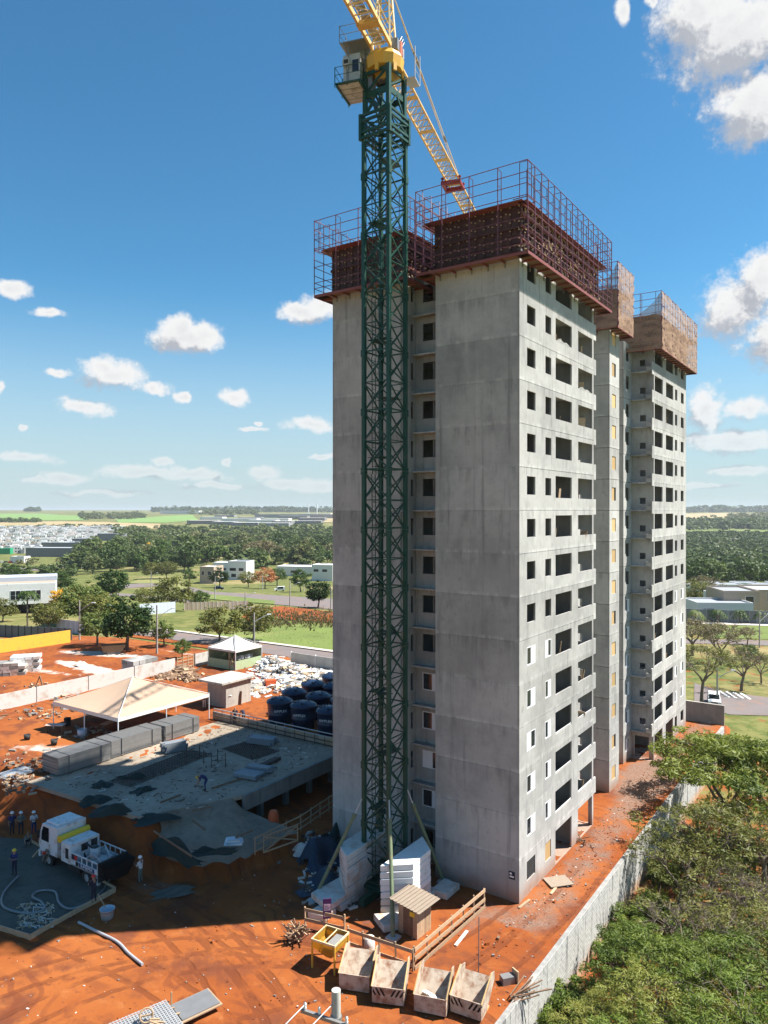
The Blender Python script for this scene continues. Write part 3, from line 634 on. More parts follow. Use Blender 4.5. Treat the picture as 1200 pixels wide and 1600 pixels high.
for _ in range(26):
    i = random.randrange(1, 14); x = random.choice((6.4, 7.6, 11, 12.4, FS + .6, FS + 5.5)); q = MB(); q.beam((0, .35, .02), (random.uniform(-.3, .5), .2, random.uniform(1.1, 1.7)), random.choice((.12, .4, .6)), .04); q.build('leaning_board', M['wood'], tower, (x, 0, FH * i))
sgn = MB().box(0, 0.42, -0.02, 0, 0, 0.5, 0); sgn.box(0.06, 0.36, -0.026, -0.0215, 0.12, 0.22, 1); sgn.box(0.06, 0.22, -0.026, -0.0215, 0.3, 0.42, 1)
sgn.build('wall_sign', [M['navy'], M['white']], tower, (-0.002, 0.72, 1.45), R(-90))
# a few uneven patches of mortar knocked off at the upper openings
mor = MB()
for (s0, zz) in ((6.6, 13), (11.2, 12)):
    z = FH * zz + 0.87
    mor.add([(s0, -0.004, z - 0.02), (s0 + 2.4, -0.004, z - 0.02), (s0 + 2.3, -0.004, z + 0.05), (s0 + 1.7, -0.004, z + 0.16), (s0 + 1.2, -0.004, z + 0.07), (s0 + 0.5, -0.004, z + 0.22)], [(0, 1, 2, 3, 4, 5)])
    mor.add([(s0, 0.12, z - 0.02), (s0 + 2.4, 0.12, z - 0.02), (s0 + 2.3, 0.12, z + 0.05), (s0 + 1.7, 0.12, z + 0.16), (s0 + 1.2, 0.12, z + 0.07), (s0 + 0.5, 0.12, z + 0.22)], [(5, 4, 3, 2, 1, 0)])
mor.build('ragged_sill', M['conc'], tower)

# ================================================================ CLIMBING FORMWORK ON TOP
ZT = 41.25
def form_panel_mesh(wd, red=True):
    b = MB(); b.box(0.006, wd - 0.006, 0, 0.05, 0, 3.1, 0)
    for e in (0.006, wd - 0.056): b.box(e, e + 0.05, -0.07, 0, 0.0, 3.1, 0)
    for z in (0.02, 0.55, 1.08, 1.62, 2.15, 2.68, 3.04): b.box(0.056, wd - 0.056, -0.06, 0, z, z + 0.05, 0)
    for z in (0.30, 0.82, 1.35, 1.88, 2.42, 2.86):
        b.box(wd - 0.05, wd + 0.05, -0.13, -0.071, z, z + 0.06, 1)
        if random.random() < 0.6: b.box(wd / 2 - 0.03, wd / 2 + 0.03, -0.10, -0.001, z + 0.1, z + 0.17, 1)
    return b.mesh('form_panel', [M['form'], M['pin']])
def waler_mesh(L_): return MB().box(0, L_, -0.17, -0.08, 0, 0.09)
fp = [form_panel_mesh(0.6) for _ in range(3)]
OV = 0.98
def climb(name, label, s0, s1, t0, t1, faces, net=False, clutter=False):
    root = thing(name, label, 'formwork', W(0, 0, 0), ANG, 'climbing formwork platforms round the tower top')
    runs = {'t0': ((s0, t0), (1, 0), s1 - s0, 0), 't1': ((s1, t1), (-1, 0), s1 - s0, 180), 's0': ((s0, t1), (0, -1), t1 - t0, -90), 's1': ((s1, t0), (0, 1), t1 - t0, 90)}
    for f in faces:
        (a, c), (dx, dy), Ln, rz = runs[f]
        nx, ny = {'t0': (0, -1), 't1': (0, 1), 's0': (-1, 0), 's1': (1, 0)}[f]     # outward
        n = max(1, int(round(Ln / 0.6))); wd = Ln / n
        for k in range(n):
            o = inst('form_panel', fp[k % 3], root, (a + dx * wd * k, c + dy * wd * k, ZT + 0.45), R(rz)); o.scale = (wd / 0.6, 1, 1)
        e = OV
        p0 = (a - dx * e + nx * e, c - dy * e + ny * e); p1 = (a + dx * (Ln + e) + nx * e, c + dy * (Ln + e) + ny * e)
        bb = MB()     # tray: boards and the deep outer edge beam
        nb = 5
        for q in range(nb):
            off = 0.08 + q * (e - 0.10) / nb
            x0, y0 = a - dx * (0 if q < 0 else off) + nx * (off + 0.09), c - dy * off + ny * (off + 0.09)
            bb.beam((a - dx * e + nx * (off + 0.09), c - dy * e + ny * (off + 0.09), ZT), (a + dx * (Ln + e) + nx * (off + 0.09), c + dy * (Ln + e) + ny * (off + 0.09), ZT), 0.17, 0.04, 1)
        bb.beam((*p0, ZT - 0.03), (*p1, ZT - 0.03), 0.07, 0.19, 0)
        k = 0.4
        while k < Ln:
            x, y = a + dx * k, c + dy * k
            bb.beam((x + nx * 0.02, y + ny * 0.02, ZT - 0.1), (x + nx * e, y + ny * e, ZT - 0.1), 0.08, 0.12, 0); bb.beam((x + nx * 0.03, y + ny * 0.03, ZT - 0.42), (x + nx * 0.03, y + ny * 0.03, ZT + 0.4), 0.07, 0.07, 2); k += 1.2
        bb.build('tray', [M['form_edge'], M['wood_dark'], M['steel']], root)
        up = MB()     # narrow upper walkway
        zu = ZT + 3.42
        for off in (0.18, 0.42, 0.66): up.beam((a - dx * 0.5 + nx * off, c - dy * 0.5 + ny * off, zu), (a + dx * (Ln + 0.5) + nx * off, c + dy * (Ln + 0.5) + ny * off, zu), 0.20, 0.04)
        up.build('walkway', M['form_edge'], root)
        zt = ZT + 5.65
        for h, nm in ((0.55, 0), (1.0, 0), (1.55, 0), (2.15, 0), (2.75, 0), (3.55, 0), (4.25, 0), (4.95, 0), (5.65, 0)):
            if h in (1.55, 2.75) and f == 's0': continue
            jg = random.uniform(-0.04, 0.04)
            MB().tube([(*p0, ZT + h + jg), (*p1, ZT + h - jg)], 0.028, 5).build('guard_rail', M['purple'], root)
        kk = max(2, int(round((Ln + 2 * e) / (1.15 if f != 's0' else 2.2)))); pm = MB()
        pm.tube([(0, 0, 0.1), (0, 0, 5.65)], 0.035, 5); 
        pm.tube([(0, 0, 5.62), (0, 0.55, 5.62), (0, 0.55, 3.45)], 0.026, 5); pm.tube([(0, 0, 3.42), (0, 1.0, 3.42)], 0.03, 5); pm.tube([(0, 0, 4.6), (0, 0.55, 4.6)], 0.02, 4)
        pmm = pm.mesh('post_frame', M['purple'])
        for k in range(kk + 1):
            q = (Ln + 2 * e) * k / kk; inst('post_frame', pmm, root, (p0[0] + dx * q, p0[1] + dy * q, ZT), R(rz) + random.uniform(-0.03, 0.03))
        wl = MB()
        for z in ((0.8, 1.65, 2.45) if f == 't0' else (1.5,)): wl.beam((a + nx * 0.17, c + ny * 0.17, ZT + 0.45 + z), (a + dx * Ln + nx * 0.17, c + dy * Ln + ny * 0.17, ZT + 0.45 + z), 0.10, 0.11 if z < 2.4 else 0.26)
        wl.build('waler', M['form_edge' if f == 't0' else 'form'], root)
        if clutter and f == 't0':
            cl = MB()
            for _ in range(240):
                x = random.uniform(0.1, Ln - 0.1); z = ZT + random.uniform(0.5, 3.3); y = t0 - random.uniform(0.12, 0.5)
                cl.beam((s0 + x, y, z), (s0 + x + random.uniform(-0.3, 0.3), y - random.uniform(0, 0.2), z + random.uniform(-0.35, 0.35)), 0.035, 0.035, random.choice((0, 0, 1)))
            tag(cl.build('form_clamp', [M['pin'], M['form_edge']], root), kind='stuff')
        if net:
            nseg, hseg = max(6, int((Ln + 2 * e) / 0.35)), 16; vs = []; top = ZT + (5.6 if f == 't0' else 4.1)
            for u_ in range(nseg + 1):
                for v_ in range(hseg + 1):
                    q = u_ / nseg; z0 = ZT - 0.1; tp = top + (1.2 * max(0, q - 0.75) * 4 if f == 's0' else 0)
                    if f == 's0': tp = ZT + 3.6 + 1.9 * max(0.0, (q - 0.72) / 0.28) ** 1.5
                    z = z0 + (tp - z0) * v_ / hseg; bl = 0.06 + 0.08 * math.sin(q * 29 + v_) * math.sin(v_ * 0.9) + 0.05 * math.sin(q * 61 + v_ * 2.3)
                    vs.append((p0[0] + (p1[0] - p0[0]) * q + nx * bl, p0[1] + (p1[1] - p0[1]) * q + ny * bl, z))
            fs = np.array([(u_*(hseg+1)+v_, (u_+1)*(hseg+1)+v_, (u_+1)*(hseg+1)+v_+1, u_*(hseg+1)+v_+1) for u_ in range(nseg) for v_ in range(hseg)])
            inst('debris_net', np_mesh('debris_net', np.array(vs), fs, M['net'], smooth=True), root)
    return root
climb('climbing_formwork', 'dark red formwork with purple rails above the near right corner of the tower', 0, 14.9, 0, 6.2, ('s0', 't0', 't1', 's1'), clutter=True)
climb('climbing_formwork', 'dark red formwork behind the crane mast, on the left wing of the tower', 0, 14.9, 8.95, TD, ('s0', 't0', 't1'))
climb('climbing_formwork', 'narrow brown netted formwork on the slim middle shaft of the tower', 21.75, 24.6, 1.0, 4.9, ('t0', 's0', 's1'), net=True)
climb('climbing_formwork', 'wide brown netted formwork on the far right wing of the tower', FS - 0.1, SL, 0, 6.2, ('t0', 's0', 's1'), net=True)
# ================================================================ TOWER CRANE
CR = Vector((0.05, 48.7, 0)); MS = 0.98; SEC = 3.86; NSEC = 13; Z0 = 0.75
crane = thing('tower_crane', 'green lattice tower crane with yellow top rising in front of the concrete tower', 'crane', CR, ANG)
b = MB(); b.beam((-2.6, 0, 0.35), (2.6, 0, 0.35), 0.4, 0.5); b.beam((0, -2.6, 0.36), (0, 2.6, 0.36), 0.4, 0.5); b.box(-1.3, 1.3, -1.3, 1.3, 0.5, 0.74)
b.build('base_frame', M['green'], crane)
legm = MB(); legm.box(-0.12, 0.12, -0.12, 0.12, 0, SEC - 0.012); legm.box(-0.16, 0.16, -0.16, 0.16, 0.0, 0.22); legm.box(-0.16, 0.16, -0.16, 0.16, SEC - 0.24, SEC - 0.012); legme = legm.mesh('leg', M['green'])
b = MB(); h = SEC / 2
for f in range(4):
    a0 = math.pi / 2 * f; c, s_ = math.cos(a0), math.sin(a0)
    pt3 = lambda x, z: (c * x - s_ * (-MS), s_ * x + c * (-MS), z)
    for k in range(2):
        z = k * h + 0.08; j = 0.06 if k else 0.0
        b.beam(pt3(-MS, z), pt3(MS, z + h - 0.12), 0.075, 0.075); b.beam(pt3(MS, z), pt3(-MS, z + h - 0.12), 0.07, 0.07)
    b.beam(pt3(-MS, 0.12), pt3(MS, 0.12), 0.085, 0.085); b.beam(pt3(-MS, h + 0.03), pt3(MS, h + 0.03), 0.06, 0.06)
bracing = b.mesh('bracing', M['green'])
b = MB()
for k in range(5): b.beam((-0.85, -0.8 + k * 0.17, 0.9), (0.75, -0.8 + k * 0.17, 0.9), 0.14, 0.03)
for k in range(5): b.beam((0.2 , 0.05 + k * 0.17, 0.9), (0.85, 0.05 + k * 0.17, 0.9), 0.14, 0.03)
b.tube([(-0.85, -0.9, 1.9), (0.85, -0.9, 1.9)], 0.022, 4); b.tube([(-0.85, -0.9, 1.4), (0.85, -0.9, 1.4)], 0.022, 4)
plat = b.mesh('platform', M['green'])
b = MB()
for x in (-0.62, -0.22): b.beam((x, 0.55, -0.2), (x, 0.62, SEC - 0.2), 0.04, 0.04)
for k in range(12): b.beam((-0.62, 0.56, k * 0.31), (-0.22, 0.56, k * 0.31), 0.025, 0.025)
for k in range(5): b.tube([(-0.62, 0.55, k*0.75+.3), (-0.68, 0.2, k*0.75+.3), (-0.42, 0.02, k*0.75+.3), (-0.16, 0.2, k*0.75+.3), (-0.22, 0.55, k*0.75+.3)], 0.015, 4)
ladder = b.mesh('ladder', M['green'])
for i in range(NSEC):
    s_ = inst('mast_section', bracing, crane, (0, 0, Z0 + i * SEC))
    for x in (-MS, MS):
        for y in (-MS, MS): inst('leg', legme, s_, (x, y, 0))
    p_ = inst('platform', plat, s_, (0, 0, 0), math.pi * (i % 2)); inst('ladder', ladder, s_)
ZM = Z0 + NSEC * SEC
# wider climbing collar under the slewing unit
b = MB()
for z in (ZM - 1.35, ZM - 1.0, ZM - 0.25, ZM + 0.1):
    for k in range(4):
        a0 = math.pi / 2 * k; c, s_ = math.cos(a0), math.sin(a0); q = lambda x, y: (c * x - s_ * y, s_ * x + c * y, z)
        b.beam(q(-1.14, -1.14), q(1.14, -1.14), 0.14, 0.15)
for x in (-1.14, 1.14):
    for y in (-1.14, 1.14): b.box(x - 0.1, x + 0.1, y - 0.1, y + 0.1, ZM - 1.5, ZM + 0.2)
for sgx in (-1, 1):
    for yy in (-1, 1): b.beam((sgx * 1.14, yy * 1.1, ZM - 0.95), (sgx * 1.14, -yy * 1.1, ZM - 0.3), .07, .07); b.beam((yy * 1.1, sgx * 1.14, ZM - 0.95), (-yy * 1.1, sgx * 1.14, ZM - 0.3), .07, .07)
b.build('climbing_collar', M['green'], crane)
b = MB(); zt0 = ZM + 0.2; zt1 = ZM + 3.0; w2 = 0.92
for x in (-w2, w2):
    for y in (-w2, w2): b.box(x - 0.13, x + 0.13, y - 0.13, y + 0.13, zt0, zt1)
for k in range(4):
    a0 = math.pi / 2 * k; c, s_ = math.cos(a0), math.sin(a0); q = lambda x, z, y=-w2: (c * x - s_ * y, s_ * x + c * y, z)
    b.beam(q(-w2, zt0 + 1.25), q(w2, zt0 + 1.25), 0.1, 0.42); b.beam(q(-w2, zt0 + 1.4), q(w2, zt1 - 0.1), 0.12, 0.12); b.beam(q(-w2, zt1 - 0.15), q(w2, zt1 - 0.15), 0.1, 0.2)
    b.beam(q(-w2, zt0), q(0.0, zt0 + 1.2), 0.1, 0.1); b.beam(q(w2, zt0), q(0.0, zt0 + 1.2), 0.1, 0.1)
b.build('tower_top', M['green'], crane)
JA = math.atan2(0.949, 0.315) - ANG; ZJ = ZM + 4.45
b = MB(); b.lathe([(0.5, zt1 - 0.6), (0.8, zt1 + 0.05), (1.22, zt1 + 0.1), (1.30, zt1 + 0.8), (1.15, zt1 + 1.1), (0.5, zt1 + 1.1)], 12, m=0, sm=False)
for k in range(6): b.cbox((1.2 * math.cos(k + .3), 1.2 * math.sin(k + .3), zt1 - 0.05), (0.16, 0.24, 0.5), 0, k + .3)
b.lathe([(0.35, zt1 - 0.75), (0.55, zt1 - 0.55), (0.3, zt1 + 0.1)], 10, m=1)
b.build('slewing_ring', [M['yellow'], M['rebar']], crane)
def up(name, mb, mats): return mb.build(name, mats, crane, (0, 0, 0), JA)
# tower head
b = MB(); zh0, zh1 = zt1 + 1.1, 60.6; base = [(-0.75, -0.62), (0.75, -0.62), (0.75, 0.62), (-0.75, 0.62)]
top = [(-0.16, -0.3), (0.16, -0.3), (0.16, 0.3), (-0.16, 0.3)]
lp = lambda i, f: (base[i][0] + (top[i][0] - base[i][0]) * f, base[i][1] + (top[i][1] - base[i][1]) * f, zh0 + (zh1 - zh0) * f)
for i in range(4):
    b.beam(lp(i, 0), lp(i, 1), 0.11, 0.11, 0)
    for k in range(5):
        f0, f1 = k / 5, (k + 1) / 5; j = (i + 1) % 4
        b.beam(lp(i, f0), lp(j, f1), 0.05, 0.05, 1); b.beam(lp(i, f1), lp(j, f1), 0.05, 0.05, 1)
b.box(-0.3, 0.3, -0.4, 0.4, zh1 - 0.05, zh1 + 0.25, 0)
b.box(-0.85, 0.85, -0.72, 0.72, zt1 + 0.9, zt1 + 1.2, 0)
up('tower_head', b, [M['yellow_pale'], M['yellow']])
M['dark_red'] = mk('dark_red_paint', (0.25, 0.02, 0.02), 0.5)
# jib: triangular lattice in 5 m lengths
jl = MB(); SJ = 5.0
for y in (-0.6, 0.6): jl.beam((0, y, 0), (SJ - 0.02, y, 0), 0.13, 0.13, 0)
jl.beam((0, 0, 1.25), (SJ - 0.02, 0, 1.25), 0.12, 0.12, 0)
for k in range(5):
    x = k * 1.0
    for y in (-0.6, 0.6): jl.beam((x, y, 0), (x + 0.5, 0, 1.25), 0.05, 0.05, 1); jl.beam((x + 0.5, 0, 1.25), (x + 1.0, y, 0), 0.05, 0.05, 1)
    jl.beam((x, -0.6, 0), (x, 0.6, 0), 0.06, 0.06, 0); jl.beam((x, -0.6, 0), (x + 1.0, 0.6, 0), 0.04, 0.04, 1)
jl.box(4.6, 4.95, -0.68, 0.68, -0.05, 0.05, 0)
jme = jl.mesh('jib_section', [M['jib'], M['yellow_pale']])
rz = Matrix.Rotation(JA, 4, 'Z')
for k in range(9):
    o = inst('jib_section', jme, crane, rz @ Vector((0.9 + SJ * k, 0, ZJ)), JA)
b = MB()
for y in (-0.62, 0.62):
    b.beam((-13, y, ZJ), (-0.7, y, ZJ), 0.16, 0.30, 0); b.tube([(-13, y, ZJ + 1.1), (-1.0, y, ZJ + 1.1)], 0.03, 5, 1); b.tube([(-13, y, ZJ + 0.6), (-1.0, y, ZJ + 0.6)], 0.025, 5, 1)
    for k in range(7): b.tube([(-1.0 - 2 * k, y, ZJ), (-1.0 - 2 * k, y, ZJ + 1.1)], 0.03, 5, 1)
for k in range(12):
    x = -1.2 - k; b.beam((x, -0.6, ZJ - 0.08), (x, 0.6, ZJ - 0.08), 0.07, 0.07, 1); b.beam((x, -0.6 if k % 2 else 0.6, ZJ - 0.08), (x - 1, 0.6 if k % 2 else -0.6, ZJ - 0.08), 0.05, 0.05, 1)
for x in (-3.2, -6.8): b.box(x - 0.3, x + 0.3, -0.72, 0.72, ZJ - 0.22, ZJ + 0.06, 0)
for k in range(26): b.beam((-1.0 - k * 0.45, -0.3, ZJ + 0.02), (-1.0 - k * 0.45, 0.3, ZJ + 0.02), 0.36, 0.03, 2)
up('counter_jib', b, [M['jib'], M['yellow_pale'], M['galv']])
b = MB()
for k in range(4): b.box(-12.8 + 0.55 * k, -12.3 + 0.55 * k, -0.5, 0.5, ZJ - 2.0, ZJ + 0.3)
up('counterweight', b, M['conc_pale'])
b = MB(); b.box(-9.5, -7.9, -0.45, 0.45, ZJ + 0.2, ZJ + 1.2); b.lathe([(0.3, -0.5), (0.3, 0.5)], 10, (-8.7, 0, ZJ + 1.2)); up('winch', b, M['steel'])
b = MB(); ap = (0, 0, 60.7)
b.tube([ap, (23, 0, ZJ + 1.35)], 0.045, 5, 0); b.tube([ap, (23, 0.18, ZJ + 1.3)], 0.03, 5, 0); b.tube([(0, 0.25, 60.7), (-11.5, 0.6, ZJ + 0.2)], 0.045, 5); b.tube([(0, -0.25, 60.7), (-11.5, -0.6, ZJ + 0.2)], 0.045, 5)
for f in (0.30, 0.34, 0.72): b.tube([tuple(a + (c - a) * f for a, c in zip(ap, (23, 0, ZJ + 1.35))), tuple(a + (c - a) * (f + 0.03) for a, c in zip(ap, (23, 0, ZJ + 1.35)))], 0.10, 6, 1)
up('tie_bar', b, [M['yellow_pale'], M['steel']])
b = MB()
for x in (19.1, 20.7):
    for y in (-0.8, 0.8): b.lathe([(0.14, -0.06), (0.14, 0.06)], 8, (x, y, ZJ - 0.05)); b.beam((x, y, ZJ - 0.1), (x, y, ZJ - 0.55), 0.09, 0.09)
b.box(18.9, 20.9, -0.9, -0.75, ZJ - 0.62, ZJ - 0.35); b.box(18.9, 20.9, 0.75, 0.9, ZJ - 0.62, ZJ - 0.35); b.box(19.0, 19.25, -0.9, 0.9, ZJ - 0.66, ZJ - 0.3); b.box(20.5, 20.75, -0.9, 0.9, ZJ - 0.66, ZJ - 0.3)
up('trolley', b, M['dark_red'])
b = MB()
b.box(-0.55, -0.1, -0.5, -1.05, zt1 + 1.25, zt1 + 1.95, 0); b.tube([(0.3, -0.9, zt1 + 1.2), (0.3, -0.9, zt1 + 2.1)], 0.22, 8, 1); b.tube([(0.75, -0.95, zt1 + 1.2), (0.75, -0.95, zt1 + 1.9)], 0.17, 8, 0)
for k in range(3): b.tube([(0.1 + .3 * k, -0.8, zt1 + 1.8), (0.2 + .3 * k, -1.1, zt1 + 2.4), (0.5, -0.7, zt1 + 2.2)], 0.05, 5, 0)
up('slewing_motor', b, [M['steel'], M['orange']])
# service basket with rails on the far side
b = MB(); b.box(0.6, 1.8, -1.9, -1.2, zt1 - 0.15, zt1 - 0.08)
for x in (0.6, 1.8): b.tube([(x, -1.9, zt1 - 0.1), (x, -1.9, zt1 + 1.9)], 0.03, 4)
for z in (0.5, 1.0, 1.5): b.tube([(0.6, -1.9, zt1 + z - 0.1), (1.8, -1.9, zt1 + z - 0.1)], 0.025, 4)
up('service_platform', b, M['galv'])
# operator's cabin on its own gallery
cabm = MB(); cx, cy = -0.35, 1.85; zc = zt1 - 1.05
cabm.box(cx - 0.75, cx + 0.85, cy - 0.5, cy + 0.65, zc, zc + 2.15, 0)
cabo = up('cabin', cabm, M['cab'])
k = MB(); k.box(cx - 0.765, cx - 0.751, cy - 0.42, cy + 0.02, zc + 0.95, zc + 1.75); k.box(cx - 0.3, cx + 0.75, cy + 0.651, cy + 0.665, zc + 0.8, zc + 1.85); k.box(cx + 0.851, cx + 0.865, cy - 0.42, cy + 0.57, zc + 0.5, zc + 1.95)
k.box(cx - 0.15, cx + 0.7, cy - 0.515, cy - 0.501, zc + 0.8, zc + 1.8); k.build('cab_window', M['glass'], cabo)
k = MB(); k.box(cx - 1.05, cx - 0.77, cy + 0.15, cy + 0.6, zc + 1.35, zc + 1.75, 0); k.box(cx - 1.06, cx - 1.051, cy + 0.2, cy + 0.5, zc + 1.42, zc + 1.68, 1); k.build('air_unit', [M['cab'], M['dark']], cabo)
k = MB(); k.box(cx - 1.5, cx + 1.0, cy - 0.85, cy + 0.95, zc - 0.09, zc - 0.01, 0)
for q in range(4): k.box(cx - 1.35 + q * 0.6, cx - 0.82 + q * 0.6, cy - 0.7, cy + 0.8, zc - 0.13, zc - 0.10, 1)
for (a, c) in (((-1.5, -0.85), (-1.5, 0.95)), ((-1.5, 0.95), (1.0, 0.95)), ((-1.5, -0.85), (0.4, -0.85))):
    for z in (0.5, 1.0): k.tube([(cx + a[0], cy + a[1], zc + z), (cx + c[0], cy + c[1], zc + z)], 0.022, 4, 0)
for q in ((-1.5, -0.85), (-1.5, 0.1), (-1.5, 0.95), (-0.2, 0.95), (1.0, 0.95)): k.tube([(cx + q[0], cy + q[1], zc - 0.3), (cx + q[0], cy + q[1], zc + 1.0)], 0.03, 4, 0)
k.box(cx - 1.45, cx + 0.95, cy - 0.8, cy - 0.7, zc - 0.25, zc - 0.09, 0); k.box(cx - 1.45, cx + 0.95, cy + 0.8, cy + 0.9, zc - 0.25, zc - 0.09, 0)
k.build('cab_gallery', [M['green'], M['cab']], cabo)
k = MB(); zr = zc + 2.75; k.box(cx - 1.2, cx + 1.0, cy - 1.0, cy + 0.75, zr - 0.06, zr)
k.beam((cx - 1.2, cy + 0.6, zr - 0.05), (cx - 0.8, cy + 0.3, zr - 0.65), 0.12, 0.12); k.beam((cx + .5, cy - 0.5, zr), (cx + .5, cy - 1.1, zr - 0.4), 0.12, 0.12)
for z in (0.5, 1.05):
    k.tube([(cx + 1.0, cy + 0.75, zr + z), (cx - 1.2, cy + 0.75, zr + z), (cx - 1.2, cy - 0.8, zr + z)], 0.024, 4)
for q in ((1.0, 0.75), (-0.1, 0.75), (-1.2, 0.75), (-1.2, -0.8)): k.tube([(cx + q[0], cy + q[1], zr), (cx + q[0], cy + q[1], zr + 1.1)], 0.026, 4)
k.beam((cx - 1.0, cy + 0.2, zc - 0.05), (cx - 0.95, cy + 0.2, zr), 0.06, 0.06); k.beam((cx, cy - 0.6, zc), (cx, cy - 0.6, zr), 0.1, 0.1)
k.box(cx - 0.2, cx + 0.6, cy - 1.15, cy - 0.85, zc - 0.2, zr)
k.build('roof_gallery', M['steel'], cabo)
# raking struts
for (fx, fy, zz) in ((-4.27, -3.5, 6.6), (-3.7, 3.0, 6.2), (3.1, -2.7, 6.6), (3.1, 3.0, 6.4)):
    sx_, sy_ = math.copysign(MS, fx), math.copysign(MS, fy)
    k = MB(); p0 = Vector((sx_ * 1.1, sy_ * 1.1, zz)); p1 = Vector((fx, fy, 0.12))
    q = p0.lerp(p1, 0.16); k.tube([q, p1], 0.125, 8, 0); k.tube([p0, q], 0.055, 6, 1); k.tube([q - (p1 - p0) * 0.01, q + (p1 - p0) * 0.012], 0.15, 8, 0)
    k.box(fx - 0.35, fx + 0.35, fy - 0.35, fy + 0.35, 0.03, 0.16, 1)
    k.build('strut', [M['green_pole'], M['galv']], crane)
# ---- concrete ballast slabs lying each side of the mast
def blk(poly, h, mat):
    k = MB(); n = len(poly); cx_ = sum(p[0] for p in poly) / n; cy_ = sum(p[1] for p in poly) / n; e = 0.035
    ins = [((p[0] - cx_) * (1 - e / 1.2) + cx_, (p[1] - cy_) * (1 - e / 1.2) + cy_) for p in poly]
    vs = [(*p, 0) for p in ins] + [(*p, e) for p in poly] + [(*p, h - e) for p in poly] + [(*p, h) for p in ins]
    fs = [tuple(range(n - 1, -1, -1)), tuple(range(3 * n, 4 * n))] + [(r * n + i, r * n + (i + 1) % n, (r + 1) * n + (i + 1) % n, (r + 1) * n + i) for r in range(3) for i in range(n)]
    k.add(vs, fs); k.tube([(cx_ - 0.15, cy_, h), (cx_ - 0.1, cy_, h + 0.07), (cx_ + 0.1, cy_, h + 0.07), (cx_ + 0.15, cy_, h)], 0.022, 5); return k.mesh('ballast_block', mat)
polyR = [(-6.5, 6.3), (-5.15, 4.75), (-2.9, 4.85), (-1.5, 6.3)][::1]; polyR = [polyR[i] for i in (0, 1, 2, 3)]
polyL = [(-6.7, 8.75), (-1.6, 8.75), (-3.0, 10.2), (-5.6, 10.2)]
NM = ['lowest', 'second from bottom', 'third from bottom', 'fourth from bottom', 'fifth from bottom', 'sixth from bottom', 'topmost']
bh = 0.42
mR = [blk(polyR, bh - 0.022, M['white']), blk(polyR, bh - 0.022, M['white_dirty'])]; mL = blk(polyL, bh - 0.022, M['white_dirty'])
for k in range(7):
    o = inst('ballast_block', mR[1 if k < 2 else 0], None, W(random.uniform(-.04, .04), random.uniform(-.03, .03), 0.42 + k * bh), ANG)
    tag(o, f'white concrete ballast block, {NM[k]} of the sunlit stack right of the crane mast', 'ballast block', 'ballast blocks stacked beside the crane')
for k in range(6):
    o = inst('ballast_block', mL, None, W(random.uniform(-.04, .04), random.uniform(-.03, .03), 0.84 + k * bh), ANG)
    tag(o, f'pale concrete ballast block, {NM[k] if k < 5 else "topmost"} of the shaded stack left of the crane mast', 'ballast block', 'ballast blocks stacked beside the crane')
for (poly, z, lb) in (([(-8.3, 9.0), (-4.6, 8.8), (-4.6, 10.6), (-7.6, 10.9)], 0.42, 'stained concrete block under the left ballast stack, its end sticking out'),
                      ([(-8.7, 8.9), (-7.6, 8.9), (-7.4, 10.0), (-8.9, 10.1)], 0.02, 'small earth stained concrete block lying in front of the left ballast stack'),
                      ([(-7.6, 5.3), (-6.6, 4.6), (-5.8, 5.6), (-6.8, 6.6)], 0.03, 'orange stained concrete block at the foot of the sunlit ballast stack'),
                      ([(-6.2, 4.9), (-1.9, 4.9), (-1.9, 6.2), (-6.2, 6.2)], 0.02, 'dirty concrete bearer block carrying the sunlit ballast stack'),
                      ([(-7.2, 8.8), (-2, 8.8), (-2, 10.1), (-7.2, 10.1)], 0.015, 'dirty concrete bearer block carrying the shaded ballast stack'),
                      ([(-2.3, 4.0), (-0.6, 4.0), (-0.6, 5.2), (-2.3, 5.2)], 0.04, 'low grey concrete block between ballast stack and tower wall')):
    o = inst('ballast_block', blk(poly, 0.395, M['white_dirty']), None, W(0, 0, z), ANG); tag(o, lb, 'ballast block', 'ballast blocks stacked beside the crane')
# ================================================================ PODIUM DECK
deck = thing('podium_deck', 'grey concrete podium deck left of the tower with a dark basement opening', 'deck', C0, ANG)
b = MB(); b.prism([(-9.8, 25.2), (-2.7, 22.0), (10.7, 22.0), (10.7, 38.6), (-10.6, 38.6)], 2.72, 3.02); b.build('deck_slab', M['conc_deck'], deck)
b = MB(); b.box(-2.7, 12.5, 21.7, 21.98, 1.85, 3.06); b.build('edge_beam', M['conc_dark'], deck)
cm = MB().box(-0.2, 0.2, -0.2, 0.2, 0, 2.715).mesh('column', M['conc_dark'])
for k in range(4):
    for t_ in (23.2, 28.5): inst('column', cm, deck, (0.6 + 3.1 * k, t_, 0))
b = MB(); b.box(-1.5, 10.6, 31.0, 31.2, 0, 2.7); b.box(10.45, 10.65, 15.4, 31, 0, 2.7); b.build('basement_wall', M['conc_dark'], deck)
